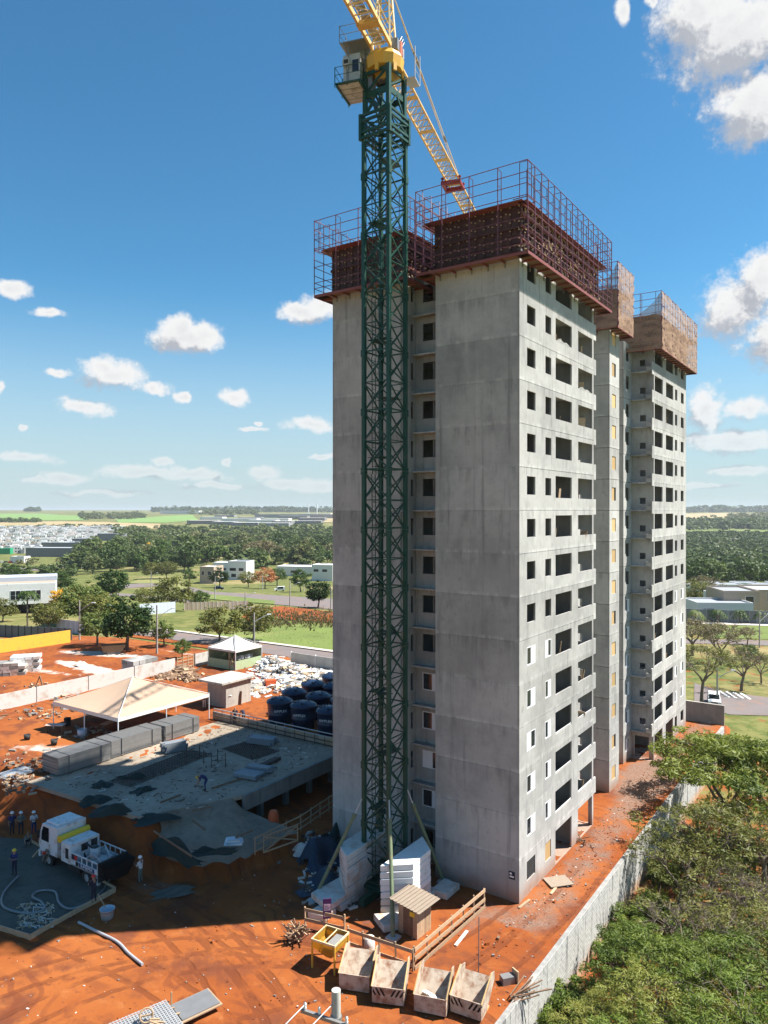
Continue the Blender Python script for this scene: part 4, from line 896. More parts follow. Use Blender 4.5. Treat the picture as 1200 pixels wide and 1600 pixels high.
# sloping apron in front of the deck
top = [(-9.85, 25.4, 3.0), (-6.5, 23.75, 3.0), (-3.4, 22.35, 3.0), (-2.72, 21.9, 1.95)]; low = [(*st(P(x_, y_, z_)), z_) for x_, y_, z_ in ((188, 1296, 1.7), (232, 1330, 1.1), (300, 1354, 0.75), (362, 1347, 0.7), (400, 1334, 0.8), (466, 1299, 1.0))]
b = MB(); n = 10; rows = []
def interp_line(Ls, f):
    f *= len(Ls) - 1; i = min(int(f), len(Ls) - 2); f -= i; return Vector(Ls[i]).lerp(Vector(Ls[i + 1]), f)
vs = []; n = 24; m_ = 10
for i in range(n + 1):
    for j in range(m_ + 1):
        p = interp_line(top, i / n).lerp(interp_line(low, i / n), j / m_); e = 0.25 * math.sin(i * 1.9) * (j / m_) ** 6
        vs.append((p.x - e, p.y - e, p.z + (0.03 * math.sin(i * 1.3 + j) if 0 < j < m_ else 0)))
fs = [(i*(m_+1)+j, i*(m_+1)+j+1, (i+1)*(m_+1)+j+1, (i+1)*(m_+1)+j) for i in range(n) for j in range(m_)]
b.add(vs, fs, 0, True)
sk = []
for i in range(n + 1): p = Vector(vs[i*(m_+1)+m_]); sk += [tuple(p), (p.x - 0.25 - 0.3 * math.sin(i * 2.2) ** 2, p.y - 0.25, p.z * 0.5 + 0.1 * math.sin(i)), (p.x - 1.0 - 0.4 * math.sin(i * 1.1), p.y - 0.9, -0.15)]
b.add(sk, [(3*i+k, 3*i+k+1, 3*(i+1)+k+1, 3*(i+1)+k) for i in range(n) for k in range(2)], 1, False)
b.build('apron_slab', [M['conc_deck'], M['soil']], deck)
def lay(mb, name, mats, p, rz, label, cat, group=None):
    o = mb.build(name, mats, None, p, rz); return tag(o, label, cat, group)
# guard fence with blockwork behind along the back of the deck
gf = thing('guard_fence', 'rusty guard fence with pale top rail along the back of the deck', 'fence', W(10.3, 23.0, 3.02), ANG + R(90))
Lg = 16.2; post = MB().tube([(0, 0, 0), (0, 0, 1.25)], 0.035, 5).mesh('post', M['rebar']); Lr = MB()
for k in range(14): inst('post', post, gf, (k * Lg / 13, 0, 0))
for z, mm, nm in ((1.25, 'galv', 0), (0.92, 'galv', 0), (0.5, 'rebar', 0), (0.12, 'rebar', 0)): MB().beam((0, 0, z), (Lg, 0, z), 0.07, 0.07).build('rail', M[mm], gf)
for k in range(10): MB().tube([(6.2 + k * 1.05, 0.06, 0.92), (6.2 + k * 1.05, 0.06, 1.25)], 0.03, 4).build('post', M['galv'], gf)
bw = thing('block_wall', 'low brown blockwork upstand below the blue water tanks', 'wall', W(10.72, 22.2, 2.6), ANG + R(90))
bm = [MB().box(0.012, 0.99, -0.01, 0.14, 0.008, 0.40).mesh('block', M[k]) for k in ('house_tan', 'wood')]
for r in range(3):
    for k in range(17): inst('block', bm[0 if random.random() < 0.8 else 1], bw, (k * 1.0 + 0.5 * (r % 2), random.uniform(0, 0.015), r * 0.41))
MB().box(0, 17.5, 0.0, 0.12, 0, 1.22).build('mortar', M['conc_dark'], bw)
# timber handrail along the lower ramp and its braced gate
def handrail(name, pts, label, hgt=1.1, rails=(0.12, 0.55, 1.05), sz=0.09, mat='wood', cat='fence', group=None, step=1.6, plank=None):
    root = thing(name, label, cat, pts[0], 0, group); o0 = Vector(pts[0])
    for a, c in zip(pts, pts[1:]):
        a, c = Vector(a) - o0, Vector(c) - o0; n = max(1, int(round((c - a).length / step)))
        for k in range(n + 1):
            p = a.lerp(c, k / n)
            if k == n and c != Vector(pts[-1]) - o0: continue
            MB().beam(p - Vector((0, 0, 0.15)), p + Vector((random.uniform(-.03, .03), random.uniform(-.03, .03), hgt + random.uniform(0, .12))), sz * 0.8, sz * 0.8).build('post', M[mat], root)
        for z in rails:
            j = random.uniform(-0.03, 0.03); off = (c - a).normalized().cross(Vector((0, 0, 1))) * 0.06
            MB().beam(a + Vector((0, 0, z + j)) + off, c + Vector((0, 0, z - j)) + off, 0.035, plank or sz).build('rail', M[mat], root)
    return root
handrail('ramp_handrail', [P(398, 1333, 0.9), P(470, 1296, 0.9), P(540, 1248, 0.6)], 'timber handrail rising beside the ramp to the basement opening', group=None)
gt = thing('braced_gate', 'small square timber gate with diagonal braces beside the ramp', 'gate', P(412, 1335, 0.9), ANG - R(14)); d_ = (P(468, 1318, 0.9) - P(412, 1335, 0.9)).length
for (a, c) in (((0, 0.1), (d_, 0.1)), ((0, 1.25), (d_, 1.25)), ((0, 0.05), (0, 1.3)), ((d_, 0.05), (d_, 1.3)), ((0, 0.15), (d_, 1.2)), ((0, 1.2), (d_, 0.15))):
    MB().beam((a[0], random.uniform(-.03, .03), a[1]), (c[0], random.uniform(-.03, .03), c[1]), 0.045, 0.10).build('slat', M['wood'], gt)
lay(MB().lathe([(0.0, 0), (0.42, 0), (0.42, 1.1), (0.3, 1.5), (0.0, 1.55)], 12), 'debris_drum', M['orange'], P(427, 1298, 0.6), 0, 'dull red cylinder standing in the basement opening', 'drum')
# bundles of reinforcement girders
def girder_stack(name, p, L_, n, wd, h, label, rz):
    root = thing(name, label, 'girder stack', p, rz, 'grey lattice girder stacks along the deck edge')
    lay_n = max(2, int(h / 0.24))
    for q in range(lay_n):
        mb = MB(); z = q * h / lay_n; hh = h / lay_n - 0.015
        for k in range(n):
            y = wd * (k + 0.5) / n
            mb.box(0, L_, y - 0.03, y + 0.03, z, z + 0.03); mb.box(0, L_, y - 0.012, y + 0.012, z + hh - 0.02, z + hh)
            if k in (0, n - 1) or q == lay_n - 1:
                m__ = int(L_ / 0.2)
                for i in range(m__): mb.add([(i*0.2, y-0.02, z+0.03), (i*0.2+0.05, y-0.02, z+0.03), (i*0.2+0.12, y, z+hh-0.02), (i*0.2+0.07, y, z+hh-0.02)], [(0, 1, 2, 3), (3, 2, 1, 0)]); mb.add([(i*0.2+0.17, y-0.02, z+0.03), (i*0.2+0.2, y-0.02, z+0.03), (i*0.2+0.13, y, z+hh-0.02), (i*0.2+0.09, y, z+hh-0.02)], [(0, 1, 2, 3), (3, 2, 1, 0)])
        mb.build('girder_layer', M['girder'], root, (random.uniform(-0.12, 0.12), random.uniform(-.05, .05), 0))
    MB().box(0.06, L_ - 0.06, 0.07, wd - 0.07, 0.0, h - 0.05).build('girder_core', M['steel'], root)
    for x in (0.2 * L_, 0.8 * L_): MB().box(x - 0.008, x + 0.008, -0.015, wd + 0.015, 0, h + 0.004).build('strap', M['girder'], root)
    for x in (0.2 * L_, 0.75 * L_): MB().box(x, x + 0.12, -0.1, wd + 0.1, -0.09, -0.005).build('bearer', M['wood_dark'], root)
    return root
g1 = st(P(88, 1215, 3.1)); 
girder_stack('girder_stack', W(-8.5, 37.4, 3.1), 5.1, 12, 2.5, 1.5, 'nearest long grey stack of lattice girders, dark end facing the truck', ANG)
girder_stack('girder_stack', W(-3.3, 37.6, 3.1), 5.6, 12, 2.3, 1.5, 'middle grey stack of lattice girders in front of the beige marquee', ANG)
girder_stack('girder_stack', W(2.6, 37.5, 3.1), 4.3, 12, 2.4, 1.45, 'farthest grey stack of lattice girders, its end near the concrete hut', ANG)
lay(MB().box(0, 2.6, 0, 1.7, 0, 0.16), 'steel_sheet_stack', M['galv'], W(-11.5, 40.2, 3.05), ANG, 'flat pale sheet stack left of the nearest girder stack', 'sheet stack')
# small stacks of steel profiles lying on the deck
def bundle(p, L_, nx, nz, label, rz, mat='profile', sz=0.13, skew=0.05):
    root = thing('profile_bundle', label, 'profile bundle', p, rz, 'bundles of grey steel profiles lying on the deck')
    for z in range(nz):
        for x in range(nx - (z // 2)):
            j = random.uniform(-skew, skew) * 4; MB().box(j, L_ + j, x * (sz + 0.015) + z * 0.03, x * (sz + 0.015) + sz + z * 0.03, 0.08 + z * (sz + 0.008), 0.08 + z * (sz + 0.008) + sz).build('profile', M[mat], root)
    for x in (0.25, 0.75): MB().box(L_ * x, L_ * x + 0.1, -0.1, nx * (sz + 0.015) + 0.1, 0.0, 0.078).build('bearer', M['wood_dark'], root)
bundle(P(258, 1180, 3.02), 2.0, 8, 6, 'tall bundle of grey profiles beside the farthest girder stack', ANG - R(20))
bundle(P(386, 1163, 3.02), 2.6, 9, 4, 'bundle of grey profiles behind the mesh mat near the guard fence', ANG - R(75))
bundle(P(362, 1215, 3.02), 2.2, 10, 2, 'low bundle of pale profiles right of the bending worker', ANG - R(80))
bundle(P(384, 1206, 3.02), 2.2, 6, 3, 'bluish bundle of profiles near the deck edge beam', ANG - R(75))
bundle(P(409, 1203, 3.02), 2.6, 5, 2, 'dark thin bundle of bars near the deck edge beam', ANG + R(5), 'rebar', 0.1)
# rebar mats
def mat_grid(p, a, c, step, label, rz, r=0.02, z=0.04, mat='rebar'):
    mb = MB(); k = 0.0
    while k <= a + 1e-6: mb.box(k - r, k + r, 0, c, z, z + 2 * r); k += step
    k = 0.0
    while k <= c + 1e-6: mb.box(0, a, k - r, k + r, z + 2 * r, z + 4 * r); k += step
    for q in range(int(a / 1.2) + 1): mb.box(q * 1.2 - 0.02, q * 1.2 + 0.02, 0.05, 0.09, 0, z + 0.3)
    lay(mb, 'rebar_mat', M[mat], p, rz, label, 'rebar mat', 'rebar mats laid on the deck')
mat_grid(W(-6.5, 30.5, 3.02), 9.0, 2.6, 0.3, 'large dark rebar mat across the deck, left of the bending worker', ANG + R(4))
mat_grid(W(3.6, 27.0, 3.02), 3.0, 4.6, 0.25, 'smaller rebar mat near the middle of the deck', ANG - R(8))
def trestle(p, rz, label):
    root = thing('trestle', label, 'trestle', p, rz, 'steel trestles standing on the deck')
    for x in (0, 1.2):
        MB().beam((x, 0, 0), (x, 0, 1.1), 0.07, 0.07).build('leg', M['rebar'], root); MB().beam((x, -0.45, 0.04), (x, 0.45, 0.04), 0.07, 0.07).build('foot', M['rebar'], root)
    MB().beam((0, 0, 0.5), (1.2, 0, 0.5), 0.05, 0.05).build('bar', M['rebar'], root)
trestle(P(291, 1183, 3.02), ANG - R(60), 'H shaped steel trestle right of the tall profile bundle'); trestle(P(318, 1192, 3.02), ANG - R(40), 'H shaped steel trestle in the middle of the deck'); trestle(P(330, 1198, 3.02), ANG - R(45), 'front H shaped steel trestle nearest the bending worker')
def tarp(p, a, c, h, label, mat, rz=0.0, seed=0, name='tarpaulin', cat='tarpaulin', group=None):
    rs = np.random.default_rng(seed); n = 14; X, Y = np.meshgrid(np.linspace(-1, 1, n), np.linspace(-1, 1, n), indexing='ij')
    z = np.zeros_like(X)
    for _ in range(7): u, v_, k, ph = rs.normal(0, 2.2), rs.normal(0, 2.2), rs.uniform(0.1, 0.3), rs.uniform(0, 6); z += k * np.sin(u * X + v_ * Y + ph)
    z = np.maximum(0, h * (0.5 + z) * np.clip(1.25 - (X**2 + Y**2), 0, 1)) + 0.03; jx = X * a / 2 * (1 + 0.15 * np.sin(5 * Y + seed)); jy = Y * c / 2 * (1 + 0.15 * np.sin(4 * X + seed * 2))
    q0_ = np.array([i * n + j for i in range(n - 1) for j in range(n - 1)])
    me = np_mesh(name, np.stack([jx, jy, z], -1).reshape(-1, 3), np.stack([q0_, q0_ + n, q0_ + n + 1, q0_ + 1], -1), M[mat]); o = inst(name, me, None, p, rz); tag(o, label, cat, group)
tarp(P(160, 1228, 3.02), 1.6, 1.3, 0.40, 'crumpled dark green tarpaulin on the deck near the girder stack', 'tarp_green', 0, 1)
tarp(P(205, 1216, 3.02), 2.2, 0.7, 0.5, 'long dark green net roll left of the rebar mat', 'tarp_green', ANG - R(60), 2)
tarp(P(150, 1254, 2.9), 2.2, 1.8, 0.60, 'dark green tarpaulin heap behind the white truck cab', 'tarp_green', 0.4, 3)
tarp(P(178, 1270, 2.9), 3.2, 1.8, 0.45, 'black green net heap behind the truck bed', 'tarp_green', 0.2, 4)
tarp(P(243, 1280, 2.7), 3.0, 1.8, 0.35, 'dark green tarpaulin on the front edge of the deck', 'tarp_green', 0.5, 5)
tarp(P(222, 1236, 3.02), 1.8, 1.2, 0.4, 'small dark net scrap in the middle of the deck', 'tarp_green', 1.0, 6)
tarp(P(275, 1340, 1.3), 4.6, 1.2, 1.2, 'long dark green safety net hanging along the broken deck edge', 'tarp_green', R(-35), 8)
tarp(P(335, 1333, 1.8), 2.8, 1.0, 0.7, 'dark teal net lying over the apron corner', 'tarp_green', R(8), 9)
tarp(P(480, 1330, 0.05), 2.2, 1.6, 0.9, 'pale plastic sheet heap at the tower foot left of the crane', 'white_dirty', R(30), 10)
tarp(P(510, 1345, 0.05), 3.4, 3.0, 1.6, 'dark blue tarpaulin heap at the tower foot left of the crane', 'tarp_blue', R(30), 11)
tarp(P(505, 1388, 0.05), 3.0, 2.6, 1.4, 'navy tarpaulin heap behind the purple sign', 'tarp_blue', R(70), 12)
tarp(P(520, 1318, 0.05), 3.2, 1.4, 1.5, 'teal tarpaulin heap against the left wing of the tower', 'tarp_green', R(50), 14)
tarp(P(270, 1395, 0.03), 2.6, 1.4, 0.18, 'grey cement spill on the shaded ground', 'conc_wet', R(20), 13, 'cement_spill', 'spill')
k_ = thing('folded_sheets', 'small blue white stack of folded sheets on the apron', 'sheet stack', P(365, 1318, 1.9), R(10))
for q in range(4): MB().cbox((random.uniform(-.08, .08), random.uniform(-.05, .05), 0.06 + q * 0.09), (1.25 - 0.12 * q, 0.8 - 0.08 * q, 0.08), 0, random.uniform(-.1, .1)).build('sheet', M['zinc'] if q % 2 else M['white'], k_)
for (a, c, lb) in ((P(368, 1310, 2.3), P(394, 1299, 2.2), 'dark timber pole on the apron behind the folded sheets'), (P(300, 1283, 2.8), P(320, 1298, 2.6), 'short dark timber on the apron'), (P(330, 1233, 3.06), P(395, 1212, 3.06), 'long dark bar lying along the right side of the deck'), (P(240, 1300, 2.75), P(300, 1340, 2.1), 'long dark timber along the broken front edge'), (P(250, 1255, 3.05), P(282, 1243, 3.05), 'thin timber behind the tarpaulin on the deck edge'), (P(330, 1262, 2.95), P(300, 1268, 2.95), 'reddish timber beside the mortar stain')):
    m_ = MB(); m_.beam(a + Vector((0, 0, 0.05)), c + Vector((0, 0, 0.05)), 0.12, 0.09); o = m_.build('timber', M['wood_dark']); tag(o, lb, 'timber', 'loose timbers on the deck')
b = MB()
for _ in range(420):
    s0, t0 = random.uniform(-9, 10), random.uniform(22.6, 36.5)
    p = W(s0, t0, 3.03); b.cbox(p, (random.uniform(.05, .5), random.uniform(.03, .12), random.uniform(.02, .07)), random.choice((0, 1, 1, 2)), random.uniform(0, 3))
for _ in range(260):
    p = P(random.uniform(470, 560), random.uniform(1300, 1420), 0.04); b.cbox(p, (random.uniform(.1, .7), random.uniform(.05, .2), random.uniform(.03, .3)), random.choice((0, 1, 2)), random.uniform(0, 3), random.uniform(-.5, .5))
tag(b.build('site_litter', [M['white_dirty'], M['wood_dark'], M['rebar']]), kind='stuff')
# earth-stained rubble strewn over the yard and under the facade
b = MB()
for _ in range(1900):
    r_ = random.random()
    if r_ < 0.40: p = W(random.uniform(-3, 48), random.gauss(-1.0, 0.8))
    elif r_ < 0.7: p = W(random.uniform(-10, 46), random.uniform(-3.6, 0))
    else: p = W(random.uniform(-24, -4), random.uniform(-3, 24))
    if -0.15 < st(p)[1] < 6.4 and st(p)[0] > -0.2: continue
    if st(p)[1] < WALL_T + 0.3: continue
    q = random.uniform(.02, .075) * (2.2 if random.random() < 0.03 else 1); b.cbox((p.x, p.y, float(Zg(p.x, p.y)) + q * 0.2), (q * random.uniform(.7, 2.2), q, q * .8), random.choice((0, 0, 0, 0, 0, 1, 1, 1, 3, 2)), random.uniform(0, 3), random.uniform(-.4, .4))
tag(b.build('rubble', [M['soil'], M['conc_dark'], M['white_dirty'], M['wood_dark']]), kind='stuff')

# ================================================================ PUMP TRUCK
TR = W(-13.1, 25.0, 0.0); tz = float(Zg(TR.x, TR.y))
truck = thing('pump_truck', 'white concrete pump truck with a yellow tube and open railed bed', 'truck', (TR.x, TR.y, 0.02), ANG + R(90))
b = MB(); b.box(-1.9, 5.6, -0.42, -0.28, 0.62, 0.86); b.box(-1.9, 5.6, 0.28, 0.42, 0.62, 0.86); b.box(-1.2, 4.5, -0.28, 0.28, 0.66, 0.74); b.box(0.9, 2.2, 0.45, 1.0, 0.45, 0.95); b.build('chassis', M['black'], truck)
cabp = [(3.35, 0.95), (5.45, 0.95), (5.62, 1.55), (5.42, 2.35), (5.15, 2.92), (3.35, 2.98)]
b = MB(); n = len(cabp); W2 = 1.12
vs = [(x, -W2, z) for x, z in cabp] + [(x, W2, z) for x, z in cabp]; fs = [tuple(range(n)), tuple(range(2*n-1, n-1, -1))] + [(i, n+i, n+(i+1)%n, (i+1)%n) for i in range(n)]
b.add(vs, fs); b.box(5.45, 5.68, -1.1, 1.1, 0.5, 0.94); b.box(3.6, 5.0, -0.9, 0.9, 2.985, 3.1)
cb = b.build('cab', M['truck_white'], truck)
for sgn_ in (-1, 1):
    q = MB(); y = sgn_ * 1.125; q.add([(4.35, y, 1.75), (5.3, y, 1.75), (5.22, y, 2.35), (5.05, y, 2.75), (4.35, y, 2.75)], [(0, 1, 2, 3, 4), (4, 3, 2, 1, 0)]); q.build('side_window', M['glass'], cb)
    q = MB(); q.box(4.25, 5.4, min(y, y + sgn_ * .012), max(y, y + sgn_ * .012), 0.98, 1.70); q.build('door', M['truck_white'], cb)
    q = MB(); q.box(5.35, 5.45, *sorted((sgn_ * 1.2, sgn_ * 1.38)), 1.9, 2.45); q.build('mirror', M['black'], cb); q = MB(); q.box(5.685, 5.70, *sorted((sgn_ * .65, sgn_ * 1.02)), 0.62, 0.82); q.build('headlight', M['zinc'], cb)
q = MB(); q.quad((5.60, -0.98, 1.66), (5.60, 0.98, 1.66), (5.20, 0.96, 2.84), (5.20, -0.96, 2.84)); q.quad((5.625, 0.98, 1.66), (5.625, -0.98, 1.66), (5.225, -0.96, 2.84), (5.225, 0.96, 2.84)); q.build('windscreen', M['glass'], cb)
def wheel(x, y, nm='wheel'):
    w_ = thing(nm, None, None); w_.parent = truck; w_.location = (x, y, 0.47)
    q = MB(); Mx = Matrix.Rotation(R(90), 4, 'X'); tmp = MB().lathe([(0.26, -0.14), (0.44, -0.15), (0.47, -0.1), (0.47, 0.1), (0.44, 0.15), (0.26, 0.14)], 18); q.add([Mx @ Vector(v_) for v_ in tmp.v], tmp.f, 0, True); q.build('tyre', M['black'], w_)
    q = MB(); tmp = MB().lathe([(0.0, 0.05), (0.12, 0.13), (0.2, 0.06), (0.27, 0.12), (0.27, -0.12), (0.2, -0.06), (0.12, -0.13), (0.0, -0.05)], 14); q.add([Mx @ Vector(v_) for v_ in tmp.v], tmp.f, 0, True); q.build('rim', M['galv'], w_)
for y in (-0.95, 0.95): wheel(4.45, y); wheel(0, y)
b = MB(); b.tube([(3.08, -1.15, 2.3), (3.08, 1.15, 2.3)], 0.24, 12); b.build('yellow_tube', M['helmet_y'], truck)
b = MB(); b.box(1.75, 2.85, -1.12, 0.35, 0.9, 2.2); b.box(1.75, 2.85, 0.37, 1.12, 0.9, 2.2); b.box(1.7, 2.8, -1.0, 1.0, 2.2, 2.26)
eb = b.build('engine_housing', M['truck_white'], truck); 
for a_ in ((1.735, 1.749, -0.2, 0.3, 1.5, 2.0), (1.735, 1.749, -0.95, -0.45, 1.5, 2.05), (2.0, 2.35, 1.121, 1.13, 1.2, 1.9)): MB().box(*a_).build('vent', M['dark'], eb)
b = MB(); b.box(-1.3, 1.7, -1.12, 1.12, 0.9, 1.0); b.build('bed_floor', M['steel'], truck)
for sgn_ in (-1, 1):
    q = MB(); y0, y1 = sorted((sgn_ * 1.08, sgn_ * 1.13)); q.box(-1.3, 1.7, y0, y1, 1.0, 1.32, 0); q.box(-1.3, 1.7, y0, y1, 1.72, 1.79, 0)
    for k in range(6): q.box(-1.3 + 0.587 * k, -1.24 + 0.587 * k, y0, y1, 1.32, 1.72, 0)
    sdo = q.build('side_rail', M['truck_white'], truck)
q = MB(); q.box(0.95, 1.62, 1.131, 1.14, 1.36, 1.70, 1); q.box(0.95, 1.28, 1.1405, 1.146, 1.4, 1.68, 0); q.build('red_blue_sign', [M['red'], M['navy']], truck)
q = MB(); q.box(-0.95, 0.75, 1.131, 1.138, 1.02, 1.30); q.build('name_board', M['denim'], truck); q = MB(); q.box(0.80, 1.15, 1.131, 1.138, 1.02, 1.30); q.build('logo_board', M['dark'], truck)
def text(body, size, mat, parent, loc, rot, name='lettering', thick=0.004):
    cu = bpy.data.curves.new('lettering_curve', 'FONT'); cu.body = body; cu.size = size; cu.extrude = thick; cu.align_x = 'CENTER'; cu.align_y = 'CENTER'
    tmp = bpy.data.objects.new('lettering_tmp', cu); COL.objects.link(tmp); dg = bpy.context.evaluated_depsgraph_get(); me = bpy.data.meshes.new_from_object(tmp.evaluated_get(dg)); bpy.data.objects.remove(tmp); bpy.data.curves.remove(cu)
    me.materials.clear(); me.materials.append(mat); o = bpy.data.objects.new(name, me); COL.objects.link(o); o.parent = parent; o.location = loc; o.rotation_euler = rot; return o
text('SUPERMIX', 0.30, M['white'], truck, (-0.10, 1.143, 1.16), (R(90), 0, R(180)))
b = MB(); b.lathe([(0.30, -0.5), (0.34, -0.5), (0.34, 0.5), (0.30, 0.5)], 12, (0.6, 0, 1.5)); b.box(0.0, 1.2, -0.35, 0.35, 1.0, 1.25); b.box(-0.6, 0.1, -0.5, 0.2, 1.0, 1.45); b.tube([(0.9, 0.5, 1.3), (0.9, -0.5, 1.6), (0.3, -0.6, 1.9), (-0.5, -0.4, 1.5)], 0.07, 7); b.tube([(-1.0, 0.3, 1.2), (0.2, 0.4, 1.75), (1.0, 0.2, 1.3)], 0.05, 6)
for k in range(8): b.cbox((random.uniform(-.9, 1.2), random.uniform(-.7, .7), random.uniform(1.1, 1.7)), (.25, .2, .2), 0, k)
b.build('pump', M['galv'], truck)
b = MB(); tmp = MB().lathe([(0.62, -0.05), (0.70, -0.05), (0.70, 0.05), (0.62, 0.05), (0.62, -0.05)], 24); My = Matrix.Translation((1.15, 0.1, 1.45)) @ Matrix.Rotation(R(80), 4, 'X'); b.add([My @ Vector(v_) for v_ in tmp.v], tmp.f, 0, True); b.build('hose_reel', M['black'], truck)
b = MB(); b.add([(-2.5, -1.0, 1.75), (-1.35, -1.0, 1.75), (-1.35, 1.0, 1.75), (-2.5, 1.0, 1.75), (-2.2, -0.6, 0.7), (-1.5, -0.6, 0.7), (-1.5, 0.6, 0.7), (-2.2, 0.6, 0.7)], [(0, 4, 5, 1), (1, 5, 6, 2), (2, 6, 7, 3), (3, 7, 4, 0), (4, 7, 6, 5), (0, 1, 5, 4), (1, 2, 6, 5), (2, 3, 7, 6), (3, 0, 4, 7)]); b.box(-1.45, -1.3, -1.12, 1.12, 0.55, 1.8)
b.build('hopper', M['black'], truck); b = MB(); b.box(-1.3, -1.12, 0.9, 1.1, 0.3, 1.0); b.build('stabiliser', M['galv'], truck)
# ---- freshly poured slab with its edge boards
pour = thing('poured_slab', 'dark wet concrete slab edged with timber boards, front left', 'slab', (0, 0, 0))
pp = [P(-40, 1306, 0.12), P(40, 1312, 0.12), P(180, 1391, 0.12), P(46, 1466, 0.12), P(-40, 1440, 0.12)]
b = MB(); b.prism([(p.x, p.y) for p in pp], -0.2, 0.14); b.build('wet_concrete', M['conc_wet'], pour)
for a, c in ((pp[1], pp[2]), (pp[2], pp[3]), (pp[3], pp[4])): b = MB(); b.beam(a + Vector((0, 0, 0.02)), c + Vector((0, 0, 0.02)), 0.07, 0.34); b.build('edge_board', M['wood'], pour)
for x, y in ((165, 1398), (140, 1412), (110, 1430), (80, 1446), (55, 1460)): p = P(x, y + 4, 0); b = MB(); b.beam(p, p + Vector((0.15, 0.1, 0.4)), 0.06, 0.06); b.build('stake', M['wood'], pour)
def hose(pts, r, label, name='pump_hose', mat='black', n=6):
    P_ = [Vector(p) for p in pts]; out = []
    for i in range(len(P_) - 1):
        p0, p1, p2, p3 = P_[max(i-1, 0)], P_[i], P_[i+1], P_[min(i+2, len(P_)-1)]
        for k in range(n):
            t_ = k / n; out.append(0.5 * ((2*p1) + (p2-p0)*t_ + (2*p0-5*p1+4*p2-p3)*t_*t_ + (3*p1-p0-3*p2+p3)*t_**3))
    out.append(P_[-1]); tag(MB().tube(out, r, 7).build(name, M[mat]), label, 'hose', 'hoses lying in the yard')
hp = [(28, 1370), (5, 1396), (5, 1418), (40, 1428), (68, 1422), (64, 1410), (50, 1402), (60, 1393), (85, 1394), (92, 1412), (110, 1421), (140, 1410), (160, 1392), (175, 1372), (205, 1362)]
hose([P(x, y, 0.22 if x < 150 else 0.12) for x, y in hp], 0.075, 'grey pump hose winding across the wet concrete slab', mat='steel')
hose([P(x, y, 0.1) for x, y in ((122, 1442), (150, 1456), (182, 1472), (200, 1490), (222, 1508))], 0.085, 'loose grey hose lying from shade into sun on the red earth', mat='galv')
hose([P(x, y, z) for x, y, z in ((50, 1340, 0.3), (62, 1328, 0.8), (74, 1330, 0.6), (76, 1345, 0.25))], 0.06, 'short looped hose beside the truck cab', mat='wood')
pb = thing('cement_tub', 'pale grey mixing tub standing beside the poured slab', 'tub', P(167, 1436, 0))
MB().lathe([(0.0, 0.01), (0.34, 0.0), (0.44, 0.62), (0.47, 0.62), (0.43, 0.58), (0.36, 0.08), (0.0, 0.08)], 16).build('shell', M['zinc'], pb); MB().beam((-0.2, 0.2, 0.6), (-0.9, 0.8, 1.1), 0.05, 0.05).build('handle', M['wood'], pb)
b = MB()
for _ in range(160): p = P(random.uniform(30, 85), random.uniform(1412, 1450), 0.16); b.cbox(p, (random.uniform(.05, .5), random.uniform(.03, .08), .05), random.choice((0, 1)), random.uniform(0, 3))
tag(b.build('timber_scraps', [M['white_dirty'], M['wood']]), kind='stuff')

# ================================================================ FRONT OF THE TOWER
fz = lambda x, y: P(x, y, 0)
handrail('board_fence', [fz(477, 1448), fz(538, 1463)], 'left run of board fence carrying the purple sign', 1.15, (0.45, 1.05), 0.1, 'wood', 'fence', 'board fences round the crane base', 1.3, 0.2)
handrail('board_fence', [fz(543, 1482), fz(645, 1519)], 'front run of board fence behind the skips', 1.2, (0.35, 1.1), 0.1, 'wood', 'fence', 'board fences round the crane base', 1.1, 0.2)
handrail('board_fence', [fz(647, 1517), fz(757, 1420)], 'right run of pale board fence beside the timber shed', 1.25, (0.12, 0.62, 1.15), 0.1, 'wood', 'fence', 'board fences round the crane base', 1.3, 0.22)
sg = thing('notice_board', 'small purple and white notice board on the board fence', 'sign', P(511, 1455, 0), R(8))
MB().beam((0, 0, 0), (0, 0, 1.0), 0.06, 0.06).build('post', M['wood'], sg); q = MB(); q.box(-0.25, 0.25, -0.08, -0.05, 0.75, 1.95); q.build('board', M['cloth_purple'], sg)
q = MB(); q.box(-0.20, 0.20, -0.09, -0.081, 1.25, 1.62); q.box(-0.20, 0.20, -0.09, -0.081, 0.88, 1.08); q.build('print', M['pinkish'], sg)
q = MB()
for z in (1.50, 1.40, 1.32, 1.02, 0.95): q.box(-0.16, random.uniform(0.05, 0.16), -0.095, -0.0905, z, z + 0.03)
q.box(-0.15, 0.15, -0.095, -0.0905, 1.70, 1.76); q.build('print_line', M['cloth_purple'], sg)
M['wood_pale'] = mk('pale_boards', (0.27, 0.215, 0.165), 0.85, var=0.2, scale=4)
shed = thing('timber_shed', 'small timber shed with a pale corrugated roof beside the crane', 'shed', P(652, 1470, 0), R(52)); shed.scale = (0.9, 0.9, 0.86)
def planks(parent, x0, x1, y, z0, z1, ax, mat='wood', w_=0.19):
    n = max(1, int((x1 - x0) / w_))
    for k in range(n):
        a, c = x0 + (x1 - x0) * k / n + 0.004, x0 + (x1 - x0) * (k + 1) / n - 0.004; d = random.uniform(0, 0.012)
        q = MB(); q.box(a, c, y + d, y + 0.025 + d, z0, z1) if ax == 'x' else q.box(y + d, y + 0.025 + d, a, c, z0, z1); q.build('plank', M[mat], parent)
planks(shed, 0, 1.6, 0, 0, 2.0, 'x'); planks(shed, 0, 1.6, 1.5, 0, 2.2, 'x'); planks(shed, 0.03, 0.35, 0, 0, 2.0, 'y'); planks(shed, 1.15, 1.5, 0, 0, 2.0, 'y'); planks(shed, 0.03, 1.5, 1.58, 0, 2.0, 'y'); planks(shed, 0.36, 1.15, -0.0, 0.05, 1.9, 'y', 'wood_dark')
